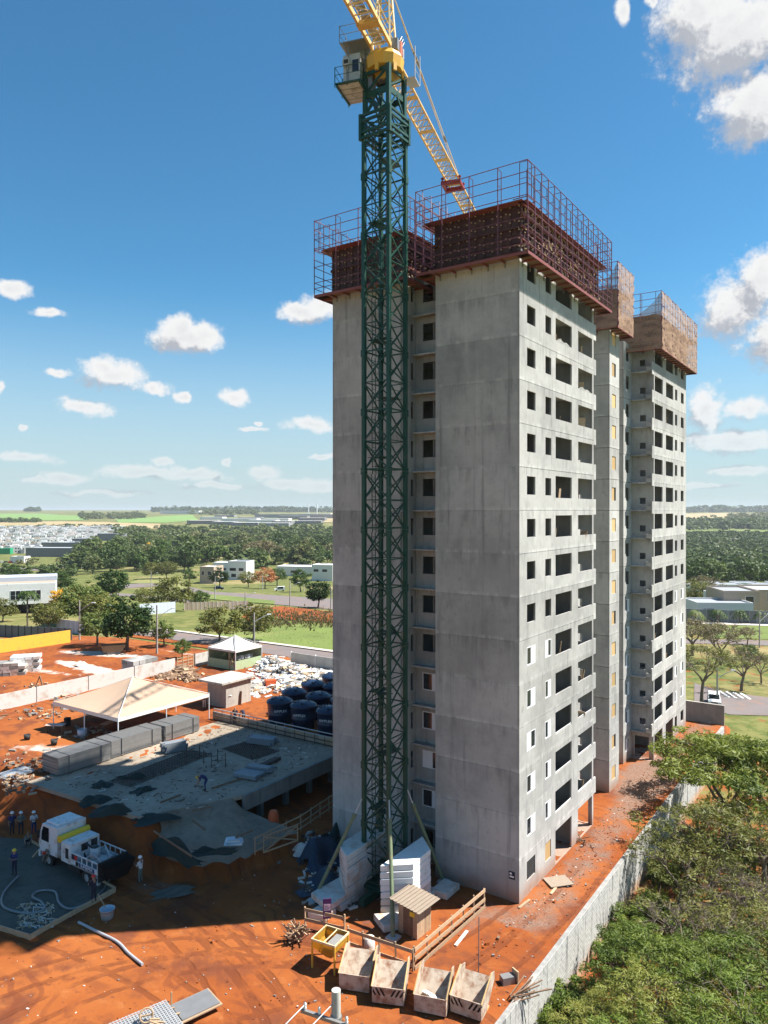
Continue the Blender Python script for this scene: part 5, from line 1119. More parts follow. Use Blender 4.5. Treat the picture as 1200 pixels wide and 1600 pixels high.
q = MB(); q.box(-0.03, -0.004, 0.2, 0.6, 1.45, 1.75); q.build('yellow_notice', M['helmet_y'], shed)
for k in range(9): q = MB(); y = -0.35 + k * 0.27; q.beam((-0.45, y, 2.12 + 0.03 * k), (2.0, y, 2.12 + 0.03 * k), 0.25, 0.02); q.beam((-0.45, y + 0.12, 2.17 + 0.03 * k), (2.0, y + 0.12, 2.17 + 0.03 * k), 0.06, 0.04); q.build('roof_sheet', M['wood_pale'], shed)
tz_ = lambda x, y: P(x, y, 0)
# open skips
M['skip'] = mk('cement_caked_steel', (0.46, 0.38, 0.30), 0.85, var=0.25, scale=3, dirt=(0.22, 0.10, 0.05), dirt_amt=0.7, dscale=2.2)
def skip(p, rz, label, chev, fill=None):
    root = thing('skip', label, 'skip', p, rz, 'open concrete skips in a row on the red earth'); w_ = 0.78; L_ = 1.95
    q = MB(); th = 0.04
    prof = [(0.0, 0.12), (0.0, 0.92), (L_, 1.25), (L_ + 0.02, 1.0), (0.75, 0.12)]     # side plate outline (x from front to back)
    side = [(-0.02, 0.10), (-0.04, 0.92), (1.45, 1.62), (L_ + .05, 1.45), (L_ + 0.05, 1.05), (0.8, 0.10)]
    for sg_ in (-1, 1):
        q = MB(); y0, y1 = sorted((sg_ * w_, sg_ * (w_ + th))); n = len(side); q.add([(x, y0, z) for x, z in side] + [(x, y1, z) for x, z in side], [tuple(range(n)), tuple(range(2*n-1, n-1, -1))] + [(i, n+i, n+(i+1)%n, (i+1)%n) for i in range(n)], 0); q.build('side_plate', M['skip'], root); q = MB()
    q = MB(); q.box(-0.03, 0.01, -w_, w_, 0.10, 0.92, 0)
    if chev:
        for k in range(3):
            for sg_ in (-1, 1):
                y = sg_ * (0.12 + k * 0.23); q.add([(-0.034, y, 0.50), (-0.034, y + sg_ * 0.11, 0.50), (-0.034, y + sg_ * 0.32, 0.86), (-0.034, y + sg_ * 0.21, 0.86)], [(0, 1, 2, 3), (3, 2, 1, 0)], 1)
    q.build('front_plate', [M['skip'], M['black']], root)
    q = MB(); q.add([(0.01, -w_, 0.2), (0.7, -w_, 0.16), (L_, -w_, 1.15), (0.01, w_, 0.2), (0.7, w_, 0.16), (L_, w_, 1.15)], [(0, 1, 4, 3), (1, 2, 5, 4)]); q.add([(0.01, -w_, 0.12), (0.7, -w_, 0.10), (L_ + .03, -w_, 1.12), (0.01, w_, 0.12), (0.7, w_, 0.10), (L_ + .03, w_, 1.12)], [(3, 4, 1, 0), (4, 5, 2, 1)]); q.build('floor_plate', M['skip'], root)
    q = MB(); q.beam((-0.05, -w_ - .06, 0.93), (1.47, -w_ - .06, 1.64), 0.05, 0.05); q.beam((-0.05, w_ + .06, 0.93), (1.47, w_ + .06, 1.64), 0.05, 0.05); q.box(0.2, 1.3, -w_, w_, 0.0, 0.09); q.build('frame', M['ply'], root)
    if fill:
        for k in range(5): q = MB(); q.cbox((0.45 + 0.1 * k, -0.45 + 0.2 * k, 0.42 + 0.03 * k), (0.5, 0.28, 0.05), 0, 0.3 * k, 0.2); q.build('sheet', M['zinc'] if k % 2 else M['white'], root)
skip(P(545, 1552, 0) + Vector((0.28, 0, 0)), R(77), 'leftmost open skip, plain rust stained front plate', False)
skip(P(606, 1573, 0), R(79), 'second open skip from the left with black chevrons', True)
skip(P(672, 1588, 0) , R(73), 'third open skip holding white and pale blue sheets', False, True)
skip(P(728, 1592, 0), R(63), 'rightmost open skip with black chevrons, turned away from the row', True)
hopper = thing('concrete_hopper', 'yellow four legged concrete hopper beside the leftmost skip', 'hopper', P(516, 1508, 0), R(62))
q = MB(); t_, l_ = 0.72, 0.16; z0_, z1_, z2_ = 0.45, 1.15, 1.6
vs = [(-l_, -l_, z0_), (l_, -l_, z0_), (l_, l_, z0_), (-l_, l_, z0_), (-t_, -t_, z1_), (t_, -t_, z1_), (t_, t_, z1_), (-t_, t_, z1_), (-t_, -t_, z2_), (t_, -t_, z2_), (t_, t_, z2_), (-t_, t_, z2_)]
fq = [(i, (i+1)%4, 4+(i+1)%4, 4+i) for i in range(4)] + [(4+i, 4+(i+1)%4, 8+(i+1)%4, 8+i) for i in range(4)]; q.add(vs, fq + [tuple(reversed(f)) for f in fq]); q.build('bowl', M['yellow'], hopper)
q = MB(); q.box(-t_ + .03, t_ - .03, -t_ + .03, -.03, z1_ + .1, z1_ + .25); q.build('cement', M['conc_dark'], hopper)
q = MB(); q.box(-t_ - .05, -t_, -t_ - .05, t_ + .05, z2_ - .08, z2_ + .03); q.box(t_, t_ + .05, -t_ - .05, t_ + .05, z2_ - .08, z2_ + .03); q.box(-t_, t_, -t_ - .05, -t_, z2_ - .08, z2_ + .03); q.box(-t_, t_, t_, t_ + .05, z2_ - .08, z2_ + .03); q.box(-t_, t_, -0.02, 0.02, z2_ - .05, z2_); q.build('rim', M['yellow_pale'], hopper)
for x in (-t_, t_):
    for y in (-t_, t_): q = MB(); q.beam((x, y, 0), (x, y, z2_), 0.08, 0.08); q.build('leg', M['yellow'], hopper)
q = MB()
for k in range(70): a = random.uniform(0, 6.28); r0 = random.uniform(0, 0.35); q.beam((r0 * math.cos(a), r0 * math.sin(a), random.uniform(0.0, 0.7)), (r0 * math.cos(a) + random.uniform(-.7, .7), r0 * math.sin(a) + random.uniform(-.6, .3), random.uniform(0.1, 1.1)), 0.06, 0.06, k % 2)
lay(q, 'scrap_wood_heap', [M['wood'], M['wood_dark']], P(463, 1470, 0), 0, 'heap of short scrap timbers left of the board fence', 'wood heap')
q = MB(); q.lathe([(0.30, 0), (0.33, 0.45), (0.30, 0.9), (0.0, 0.9)], 14); lay(q, 'white_drum', M['white_dirty'], P(577, 1490, 0), 0, 'white stained drum behind the front board fence', 'drum')
for (a, c, w_, lb) in ((fz(855, 1383), fz(890, 1378), 1.3, 'pale plywood sheet lying on the path near the tower wall'), ):
    root = MB(); root.beam(a + Vector((0, 0, .12)), c + Vector((0, 0, .12)), w_, 0.05); tag(root.build('plywood_sheet', M['wood_pale']), lb, 'plywood')
for (a, c, lb) in ((fz(861, 1399), fz(869, 1389), 'short timber under the pale plywood sheet'), (fz(811, 1421), fz(828, 1408), 'pale board lying at the tower corner'), (fz(712, 1480), fz(730, 1457), 'white pipe lying right of the board fence')):
    q = MB(); q.beam(a + Vector((0, 0, .06)), c + Vector((0, 0, .06)), 0.16, 0.07); tag(q.build('plank', M['wood'] if 'white' not in lb else M['white']), lb, 'plank')
q = MB(); q.tube([(0, 0, 0), (0.02, 0, 3.4)], 0.03, 6); lay(q, 'steel_stake', M['steel'], fz(748, 1532), 0, 'thin steel stake standing behind the rightmost skip', 'stake')
q = MB()
for k in range(10): q.beam((random.uniform(0, .4), random.uniform(0, .4), .05 + .03 * k), (1.6 + random.uniform(0, .8), 0.4 + random.uniform(-.4, 1.2), .08 + .03 * k), 0.05, 0.05)
lay(q, 'branch_pile', M['wood_dark'], fz(800, 1572), R(20), 'small pile of dark sticks beside the rightmost skip', 'stick pile')
q = MB(); q.cbox((0, 0, .2), (.7, .45, .4), 0, .3); q.cbox((.45, .1, .35), (.08, .5, .6), 1, .5); lay(q, 'cement_bag', [M['steel'], M['wood']], fz(793, 1537), 0, 'small dark crate with a leaning board near the block wall', 'crate')
q = MB()
for k in range(14): q.beam((random.uniform(-.5, .5), random.uniform(-.4, .4), .05), (random.uniform(-.9, .9), random.uniform(-.9, .9), random.uniform(.1, .6)), 0.05, 0.05)
lay(q, 'branch_pile', M['wood_dark'], fz(905, 1315), 0, 'small pile of dark sticks below the open balcony', 'stick pile')
# ---- mesh sheet pile at the lower left corner of the yard
pile = thing('mesh_pile', 'pile of grey welded mesh sheets on the red earth in the foreground', 'mesh pile', P(215, 1640, 0), R(38))
for q_ in range(3):
    q = MB(); k = 0.0; z = 0.75 + q_ * 0.1; a_, c_ = 3.6, 2.2
    while k <= a_ + 0.01: q.box(k - a_/2 - .018, k - a_/2 + .018, -c_/2, c_/2, z, z + .03); k += 0.15
    k = 0.0
    while k <= c_ + 0.01: q.box(-a_/2, a_/2, k - c_/2 - .018, k - c_/2 + .018, z + .03, z + .06); k += 0.15
    q.build('mesh_sheet', M['galv'], pile, (random.uniform(-.05, .05), random.uniform(-.05, .05), 0))
MB().box(-1.75, 1.75, -1.05, 1.05, 0.1, 0.74).build('sheet_core', M['steel'], pile)
for x in (-1.2, 1.2): MB().box(x - .06, x + .06, -1.3, 1.3, 0, 0.1).build('bearer', M['wood'], pile)
q = MB(); tmp = MB().lathe([(0.26, -.05), (0.34, -.05), (0.34, .05), (0.26, .05), (0.26, -.05)], 16); q.add([Matrix.Rotation(R(60), 4, 'X') @ Vector(v_) for v_ in tmp.v], tmp.f, 0, True); q.beam((-.28, 0, 0), (.28, 0, 0), .06, .06)
lay(q, 'wooden_reel', M['wood'], P(228, 1588, 1.3), R(20), 'wooden ring resting on the mesh pile', 'reel')
q = MB()
for k in range(5): q.beam((random.uniform(-.2, .2), random.uniform(-.2, .2), .05 + .05 * k), (random.uniform(.3, .8), random.uniform(-.4, .3), .05 + .05 * k), .08, .05)
lay(q, 'timber_offcuts', M['wood'], P(236, 1605, 1.1), 0, 'timber offcuts beside the wooden ring on the mesh pile', 'offcuts')
q = MB(); q.box(0, 2.2, 0, 1.6, 0.3, 0.36, 0); q.box(0.1, 2.1, 0.1, 1.5, 0.361, 0.42, 1); q.beam((0.2, 1.6, .3), (0.2, 1.6, 1.0), .06, .06, 0); lay(q, 'form_crate', [M['wood'], M['steel']], P(283, 1612, 0), R(40), 'dark mesh topped timber crate right of the mesh pile', 'crate')
for k in range(3):
    a = P(240 + 8 * k, 1572 + 9 * k, .5); q = MB(); q.beam(a, a + Vector((.7, .25, 0)), .07, .05); tag(q.build('timber', M['wood']), ('first', 'second', 'third')[k] + ' short timber poking out from behind the mesh pile, counted from the back', 'timber', 'short timbers behind the mesh pile')
# ---- concrete utility pole in front, with cross arm, insulators and wires
pole = thing('utility_pole', 'grey concrete utility pole top with cross arm and wires, near the bottom edge', 'utility pole', (P(525, 1548, 12.2).x, P(525, 1548, 12.2).y, -3.3))
hp_ = 15.5; MB().tube([(0, 0, 0), (0, 0, hp_)], [0.2, 0.125], 14).build('shaft', M['conc_pale'], pole)
q = MB(); q.beam((-0.95, 0.1, hp_ - .62), (0.35, -0.35, hp_ - .75), .09, .09); q.beam((-0.5, -0.1, hp_ - 1.3), (0, -.15, hp_ - .85), .04, .04); q.tube([(0, 0, hp_ - .8), (0, 0, hp_ - .7)], .16, 12); q.build('cross_arm', M['steel'], pole)
for (x, y, z) in ((-.85, .08, -.62), (-.45, -.05, -.66), (0.3, -.33, -.72), (-.35, -.2, -1.2)): MB().lathe([(0.03, 0), (.05, .05), (.03, .09), (.05, .13), (.02, .2)], 8, (x, y, hp_ + z + .04)).build('insulator', M['white'], pole)
for (a, c) in (((-.03, 0, -.32), (-7, -8.6, -1.9)), ((-.85, .08, -.45), (-7.6, -8.4, -2.1)), ((-.35, -.2, -1.0), (-7.2, -8.8, -2.6))): MB().tube([(a[0], a[1], hp_ + a[2]), ((a[0] + c[0]) / 2, (a[1] + c[1]) / 2, hp_ + (a[2] + c[2]) / 2 - .25), (c[0], c[1], hp_ + c[2])], .018, 5).build('wire', M['galv'], pole)
# ================================================================ BOUNDARY WALLS
bwall = thing('boundary_wall', 'long grey concrete block retaining wall along the right edge of the site', 'wall', W(-32, WALL_T - 0.10, 0), ANG)
LW = 81.0; MB().box(0, LW, 0.012, 0.28, -4.2, 0.10).build('mortar_core', M['conc_dark'], bwall)
def block_mat():
    m, t, b_ = base_mat('stained_block'); p = t.pos(); c = t.mix(t.noise(p, 1.5, 5), (0.50, 0.49, 0.46), (0.36, 0.36, 0.345))
    stk = t.noise(t.pos((1.5, 1.5, 0.16)), 1.3, 5, 0.7); c = t.mix(t.math('MULTIPLY', t.smooth(stk, 0.52, 0.66), 0.80), c, (0.075, 0.075, 0.08))
    g_ = t.n('ShaderNodeNewGeometry'); sz = t.n('ShaderNodeSeparateXYZ'); t.put(sz.inputs[0], g_.outputs['Position'])
    c = t.mix(t.smooth(t.math('ADD', sz.outputs[2], t.math('MULTIPLY', t.noise(p, 1.1, 4), -1.3)), -2.9, -4.0, 0, 0.85), c, (0.46, 0.26, 0.13))
    oi = t.n('ShaderNodeObjectInfo'); t.put(b_.inputs['Base Color'], c); b_.inputs['Roughness'].default_value = 0.9; return m
M['block'] = block_mat()
bk = MB().box(0.006, 0.392, -0.012, 0.06, 0.005, 0.192); bk.box(0.05, 0.345, -0.018, -0.0125, 0.03, 0.165); bkm = bk.mesh('block', M['block']); rest = MB(); cnt = 0; blocks = []
for r in range(21):
    for k in range(int(LW / 0.4)):
        x, z = k * 0.4 + 0.2 * (r % 2), 0.10 - 0.2 * (r + 1); d = (Vector(W(-32 + x, WALL_T)) - Vector((0, 0, 0))).length; blocks.append((d + (0 if 14 < x < 70 else 1000), x, z))
blocks.sort()
for i, (d, x, z) in enumerate(blocks):
    o_ = random.uniform(-.006, .004)
    if i < 300: inst('block', bkm, bwall, (x, o_, z))
    else: rest.box(x + .006, x + .392, o_ - 0.012, o_ + .06, z + .005, z + .192)
tag(rest.build('block', M['block'], bwall), kind='stuff'); 
ew = thing('end_wall', 'dark block wall closing the site beyond the far wing of the tower', 'wall', W(50, 15, 0), ANG - R(90)); MB().box(0, 18.7, 0, 0.2, -.3, 2.2).build('panel', M['conc_dark'], ew); MB().box(0, 18.7, -.03, .23, 2.2, 2.28).build('coping', M['conc_pale'], ew)
def panel_wall(name, label, a, L_, n, h, mat, rz, postmat='steel', coping=None, group=None, pw=0.07):
    root = thing(name, label, 'wall', a, rz, group)
    me = MB().box(pw / 2, L_ / n - pw / 2, 0, .1, -.4, h).mesh('panel', M[mat]); pm = MB().box(-pw / 2, pw / 2, -.05, .15, -.4, h + .12).mesh('post', M[postmat])
    for k in range(n):
        z = float(Zg(*(Matrix.Rotation(rz, 3, 'Z') @ Vector((L_ * k / n, 0, 0)) + Vector(a))[:2])) - a[2]
        inst('panel', me, root, (L_ * k / n, random.uniform(-.02, .02), z)); inst('post', pm, root, (L_ * k / n, 0, z))
    return root
panel_wall('site_wall', 'long white panel wall with dark posts behind the beige marquee', W(-22.9, 61.7, 3), 46.9, 7, 1.75, 'wall_white', ANG)
panel_wall('site_wall', 'short white wall beyond the timber gate, ending at the small tent', W(27.5, 61.7, 3), 9.0, 2, 1.75, 'wall_white', ANG)
panel_wall('precast_wall', 'low grey precast wall behind the white rubble, along the street', W(36.4, 51.5, 3), 36, 8, 1.7, 'conc_pale', ANG - R(90), 'white')
gate = thing('timber_gate', 'open timber frame gate in the white site wall', 'gate', W(24.2, 61.7, 3), ANG)
for k in range(4): MB().box(0.1, 3.1, 0, .05, .2 + .45 * k, .32 + .45 * k).build('slat', M['wood'], gate)
for k in range(4): MB().box(.1 + .95 * k, .22 + .95 * k, -.05, 0, 0, 1.8).build('post', M['wood'], gate)
def wall_px(name, label, a, c, h, mat, n=1, th=0.15, postmat=None, cat='wall'):
    root = thing(name, label, cat, a, math.atan2(c.y - a.y, c.x - a.x)); L_ = (c - a).to_2d().length; dz = c.z - a.z
    for k in range(n):
        z0, z1 = dz * k / n, dz * (k + 1) / n; q = MB(); x0, x1 = L_ * k / n + .02, L_ * (k + 1) / n - .02
        q.add([(x0,0,z0-.5),(x1,0,z1-.5),(x1,th,z1-.5),(x0,th,z0-.5),(x0,0,z0+h),(x1,0,z1+h),(x1,th,z1+h),(x0,th,z0+h)], [(0,3,2,1),(4,5,6,7),(0,1,5,4),(1,2,6,5),(2,3,7,6),(3,0,4,7)]); q.build('panel', M[mat], root)
        if postmat: q = MB(); q.box(L_ * k / n - .06, L_ * k / n + .06, -.06, th + .06, z0 - .4, z0 + h + .1); q.build('post', M[postmat], root)
    return root
wall_px('yellow_wall', 'bright yellow wall at the left edge of the red lot', G(-30, 1025), G(110, 1004), 2.1, 'yellow_wall', 1)
wall_px('grey_fence', 'dark grey panel fence behind the yellow wall', G(-30, 992), G(112, 1000), 2.0, 'grey_wall', 14, 0.08, 'dark', 'fence')
wall_px('zinc_fence', 'pale zinc sheet fence left of the green lawn', G(218, 962), G(274, 957), 2.6, 'zinc', 9, 0.05, None, 'fence')
wall_px('zinc_fence', 'shaded pale sheet fence under the big dark trees', G(88, 985), G(134, 992), 2.3, 'zinc', 6, 0.05, None, 'fence')
wall_px('picket_fence', 'weathered post and plank fence above the green lawn', G(288, 954), G(388, 951), 2.0, 'house_tan', 16, 0.04, 'white_dirty', 'fence')

# ================================================================ TENTS, HUT, TANKS
def marquee(name, label, s0, s1, t0, t1, ze, zp, mat, z=3.0, val=0.35, poles=True):
    root = thing(name, label, 'tent', W((s0 + s1) / 2, (t0 + t1) / 2, z), ANG); a, c = (s1 - s0) / 2, (t1 - t0) / 2; q = MB(); n = 12
    for (ax, ay, bx, by) in ((-a, -c, a, -c), (a, -c, a, c), (a, c, -a, c), (-a, c, -a, -c)):
        vs = []
        for i in range(n + 1):
            for j in range(n + 1):
                f, g_ = i / n, j / n; x, y = (ax + (bx - ax) * f) * (1 - g_), (ay + (by - ay) * f) * (1 - g_); sag = -0.22 * math.sin(math.pi * g_) * (0.4 + 0.6 * math.sin(math.pi * f)) + 0.035 * math.sin(f * 17) * (1 - g_)
                vs.append((x, y, ze + (zp - ze) * g_ ** 1.05 + sag))
        q.add(vs, [(i*(n+1)+j, (i+1)*(n+1)+j, (i+1)*(n+1)+j+1, i*(n+1)+j+1) for i in range(n) for j in range(n)], 0, True)
    q.build('canopy', M[mat], root); q = MB()
    for (ax, ay, bx, by) in ((-a, -c, a, -c), (a, -c, a, c), (a, c, -a, c), (-a, c, -a, -c)): q.quad((ax, ay, ze - val), (bx, by, ze - val), (bx, by, ze + .01), (ax, ay, ze + .01))
    for (x, y) in ((-a, -c), (a, -c), (a, c), (-a, c)): q.beam((x, y, ze + .03), (0, 0, zp + .03), .09, .03)
    q.build('valance', M['canvas_w'], root)
    for (x, y) in ((-a, -c), (a, -c), (a, c), (-a, c), (0, -c), (-a, 0), (a, 0), (0, c)):
        if poles or (x and y): q = MB(); q.tube([(x * .995, y * .995, 0), (x * .995, y * .995, ze)], .05, 7); q.build('pole', M['white_al'], root)
    return root
marquee('marquee', 'large beige canopy tent on poles over the red yard', -0.94, 10.3, 39.9, 50.5, 2.75, 4.9, 'canvas')
p0 = P(402, 1038, 3); s0_, t0_ = st(p0)
kiosk = marquee('kiosk_tent', 'small white pyramid tent with pale green side panels', s0_ - 4.8, s0_ + 0.4, t0_ - .5, t0_ + 5.0, 2.7, 4.3, 'canvas_w', 3, .25, False)
q = MB(); q.box(-2.55, -2.5, -2.7, 2.7, 0, 1.25); q.box(-2.5, 2.5, -2.72, -2.67, 0, 1.25); q.box(-2.5, 2.5, 2.67, 2.72, 0, 2.4); q.box(2.5, 2.55, -2.7, 2.7, 0, 2.4); q.build('side_panel', mk('pale_green_board', (0.38, 0.46, 0.27), .8), kiosk)
q = MB(); [q.beam((-2.6, -2.7 + .0, 0), (-2.6, -2.7, 2.6), .1, .1), q.beam((-2.6, -1.5, 0), (-2.6, -1.5, 2.6), .1, .1), q.beam((-2.6, -2.7, .1), (-2.6, -1.5, 2.4), .08, .05), q.beam((-2.6, -1.5, .1), (-2.6, -2.7, 2.4), .08, .05)]; q.build('door_frame', M['wood'], kiosk)
for k in range(5): q = MB(); q.cbox((-1.2 + .6 * k, -1.9, 1.45), (.5, .5, .5), 0, k); q.build('bag', M['white'] if k % 2 else M['conc_pale'], kiosk)
hut = thing('concrete_hut', 'small raw concrete hut with a flat overhanging roof beside the marquee', 'hut', W(14.4, 41.7, 3.0), ANG)
q = MB(); q.box(0, 3.9, 0, .15, 0, 2.75); q.box(0, .15, .15, 3.0, 0, 2.75); q.box(3.75, 3.9, .15, 3.0, 0, 2.75); q.box(.15, 3.75, 2.85, 3.0, 0, 2.75); q.build('wall', M['conc_pale'], hut)
q = MB(); q.box(-.9, 4.3, -.35, 3.6, 2.755, 2.98); q.build('roof', M['conc_pale'], hut)
q = MB(); q.beam((2.0, -.05, 0), (2.15, -.02, 1.5), .5, .06); q.build('leaning_board', M['wood_dark'], hut)
q = MB(); q.tube([(.4, -.02, 1.2), (.4, -.06, 1.3), (.8, -.06, 1.3)], .04, 5); q.build('pipe', M['white'], hut)
tank = thing('water_tank', 'navy water tank, front row left, nearest the hut', 'water tank', P(437, 1130, 3), 0.2, 'navy water tanks grouped behind the guard fence')
pr = [(1.05, 0), (1.18, .12), (1.22, 1.0), (1.25, 1.05), (1.25, 1.13), (1.22, 1.18), (1.3, 2.15), (1.38, 2.2), (1.38, 2.3), (1.25, 2.36)]
MB().lathe(pr, 28).build('body', M['blue_tank'], tank)
q = MB(); q.lathe([(1.37, 2.32), (1.30, 2.42), (.95, 2.60), (.5, 2.70), (0, 2.72)], 28)
for k in range(8): a = k * math.pi / 4; q.beam((.45 * math.cos(a), .45 * math.sin(a), 2.73), (1.28 * math.cos(a), 1.28 * math.sin(a), 2.45), .09, .07)
lid = q.build('lid', M['blue_tank'], tank)
for a in (3.6, 4.9, 1.2, 2.4): q = MB(); q.lathe([(.0, 0.06), (.17, 0.05), (.2, 0)], 10, (.85 * math.cos(a), .85 * math.sin(a), 2.62)); q.build('knob', M['dark'], lid)
text('RIMPLEX', 0.34, M['white'], tank, (-0.0, -1.29, 1.55), (R(90), 0, 0)).rotation_euler = (R(90), 0, R(0))
for x, y, lb in ((474, 1137, 'front row middle'), (515, 1146, 'front row right, beside the tower'), (459, 1114, 'second row left, its lid in the sun'), (497, 1121, 'second row middle'), (536, 1127, 'second row right, half hidden by the tower'), (489, 1100, 'third row, pale sunlit lid'), (523, 1104, 'third row right, sunlit lid beside the tower'), (520, 1087, 'rearmost, alone by the rubble')):
    copy_tree(tank, P(x, y, 3), random.uniform(-.3, .3) , 'navy water tank, ' + lb)
def shards(name, n, spots, mats, smin=.1, smax=.9):
    q = MB()
    for _ in range(n):
        x, y, rx_, ry_, h = random.choice(spots); px_, py_ = random.gauss(x, rx_), random.gauss(y, ry_); p = P(px_, py_, 3)
        f = math.exp(-((px_ - x) / rx_) ** 2 * .5 - ((py_ - y) / ry_) ** 2 * .5)
        q.cbox((p.x, p.y, 3 + random.uniform(0, h) * f + .05), (random.uniform(smin, smax), random.uniform(smin, smax) * .5, random.uniform(.03, .2)), random.randrange(len(mats)), random.uniform(0, 3), random.uniform(-.7, .7))
    tag(q.build(name, mats), kind='stuff')
shards('demolition_rubble', 2600, [(425, 1043, 14, 6, 1.6), (450, 1052, 22, 7, 1.3), (480, 1062, 20, 8, 1.0), (440, 1068, 22, 7, .8), (505, 1062, 14, 7, .8), (400, 1075, 8, 5, .6)], [M['white'], M['white'], M['zinc'], M['white_dirty'], M['wood'], M['conc_dark'], M['conc_pale']], .15, 1.2)
shards('brush_heap', 500, [(285, 1050, 10, 3.5, .8), (295, 1060, 8, 3, .7), (260, 1058, 8, 2.5, .4)], [M['wood_dark'], M['wood_dark'], M['wood']], .2, 1.2)
shards('yard_litter', 420, [(60, 1115, 30, 6, .2), (110, 1095, 25, 6, .2), (40, 1200, 30, 14, .25), (20, 1225, 16, 8, .6), (150, 1150, 30, 8, .2), (85, 1075, 30, 4, .3)], [M['wood_dark'], M['wood'], M['wood_dark'], M['conc_dark']], .1, .7)
tag(MB().box(0, 1.3, 0, 1.0, 0, .95).build('orange_bin', M['orange'], None, P(416, 1076, 3), .4), 'orange red bin among the white rubble behind the hut', 'bin')
def pallet_pile(name, p, label, mats, nx, nz, sz, cat, rz=.3):
    root = thing(name, label, cat, p, rz)
    for z in range(nz):
        for x in range(nx - z % 2):
            for y in range(2): q = MB(); q.cbox((x * sz[0] * 1.04 + .1 * (z % 2), y * sz[1] * 1.05, sz[2] * (z + .5)), (sz[0], sz[1], sz[2] * .95), 0, random.uniform(-.08, .08)); q.build('sack' if cat != 'block pile' else 'block', random.choice(mats), root)
pallet_pile('bag_pile', P(22, 1050, 3), 'tidy pile of white bags on the upper red lot', [M['white'], M['conc_pale'], M['white_dirty']], 4, 5, (.9, 1.2, .42), 'bag pile')
pallet_pile('bag_pile', P(-2, 1056, 3), 'grey bag pile at the left picture edge, left of the white bags', [M['conc_dark'], M['white_dirty'], M['conc_pale']], 4, 4, (.9, 1.2, .42), 'bag pile')
pallet_pile('block_pile', P(208, 1053, 3), 'grey block pile behind the white site wall', [M['conc'], M['conc_dark']], 4, 3, (1.0, 1.2, .6), 'block pile', ANG)
tarp(P(198, 1054, 3), 2.4, 1.8, 1.0, 'dark earth clod heap left of the grey block pile', 'wood_dark', .2, 21, 'earth_heap', 'earth heap')
tarp(P(122, 1041, 3), 2.4, 1.6, .8, 'small pinkish rubble heap on the white patch of the lot', 'white_dirty', .2, 22, 'rubble_heap', 'rubble heap')
dc = thing('dump_bin', 'rust coloured open dump bin under the round tree', 'dump bin', P(178, 1021, 3), .35)
q = MB(); vs = [(-1.5, -.8, .35), (1.2, -.8, .35), (1.2, .8, .35), (-1.5, .8, .35), (-1.9, -1, 1.4), (1.7, -1, 1.4), (1.7, 1, 1.4), (-1.9, 1, 1.4)]; q.add(vs, [(0, 3, 2, 1), (0, 1, 5, 4), (1, 2, 6, 5), (2, 3, 7, 6), (3, 0, 4, 7), (1, 0, 4, 5), (2, 1, 5, 6), (3, 2, 6, 7), (0, 3, 7, 4)]); q.build('tub', M['wood'], dc)
for sg_ in (-1, 1): q = MB(); q.box(-1, .9, sg_ * .6 - .1, sg_ * .6 + .1, 0, .34); q.build('skid', M['steel'], dc)
q = MB(); q.beam((0, 0, 0), (.7, .3, 2.0), .15, .12); q.beam((1.4, .1, 0), (.7, .3, 2.0), .15, .12); q.beam((.2, 0, .5), (1.2, .2, .5), .1, .1); lay(q, 'timber_prop', M['wood_dark'], P(51, 1083, 3), 0, 'dark A shaped timber prop behind the white site wall', 'prop')
for (x, y, lb) in ((42, 1156, 'small black bucket on the red yard left of the marquee shadow'), (84, 1164, 'small pale topped bucket on the red yard before the marquee')): q = MB(); q.lathe([(0, .02), (.25, 0), (.32, .5), (.26, .46), (0, .3)], 12); lay(q, 'bucket', M['black'], P(x, y, 3), 0, lb, 'bucket')
for (x, y, r_, lb) in ((128, 1152, 0.45, 'round grey tub under the marquee near its front pole'), (105, 1134, .35, 'small dark drum under the middle of the marquee')): q = MB(); q.lathe([(0, .02), (r_ * .9, 0), (r_, .8), (r_ * .9, .8), (r_ * .8, .1), (0, .1)], 14); lay(q, 'mixing_tub', M['zinc'] if r_ > .4 else M['dark'], P(x, y, 3), 0, lb, 'tub')
for k, (x, y, lb) in enumerate(((86, 1144, 'low white table near the left pole of the marquee'), (148, 1125, 'pale bench at the back of the marquee'), (170, 1140, 'pale wooden bench under the front corner of the marquee'))):
    r_ = thing('site_table', lb, 'table', P(x, y, 3), .6 * k, 'tables under the marquee'); MB().box(-.9, .9, -.4, .4, .7, .76).build('top', M['wood' if k == 2 else 'white_dirty'], r_)
    for a in (-.8, .8):
        for c in (-.33, .33): MB().box(a - .03, a + .03, c - .03, c + .03, 0, .7).build('leg', M['wood_dark'], r_)

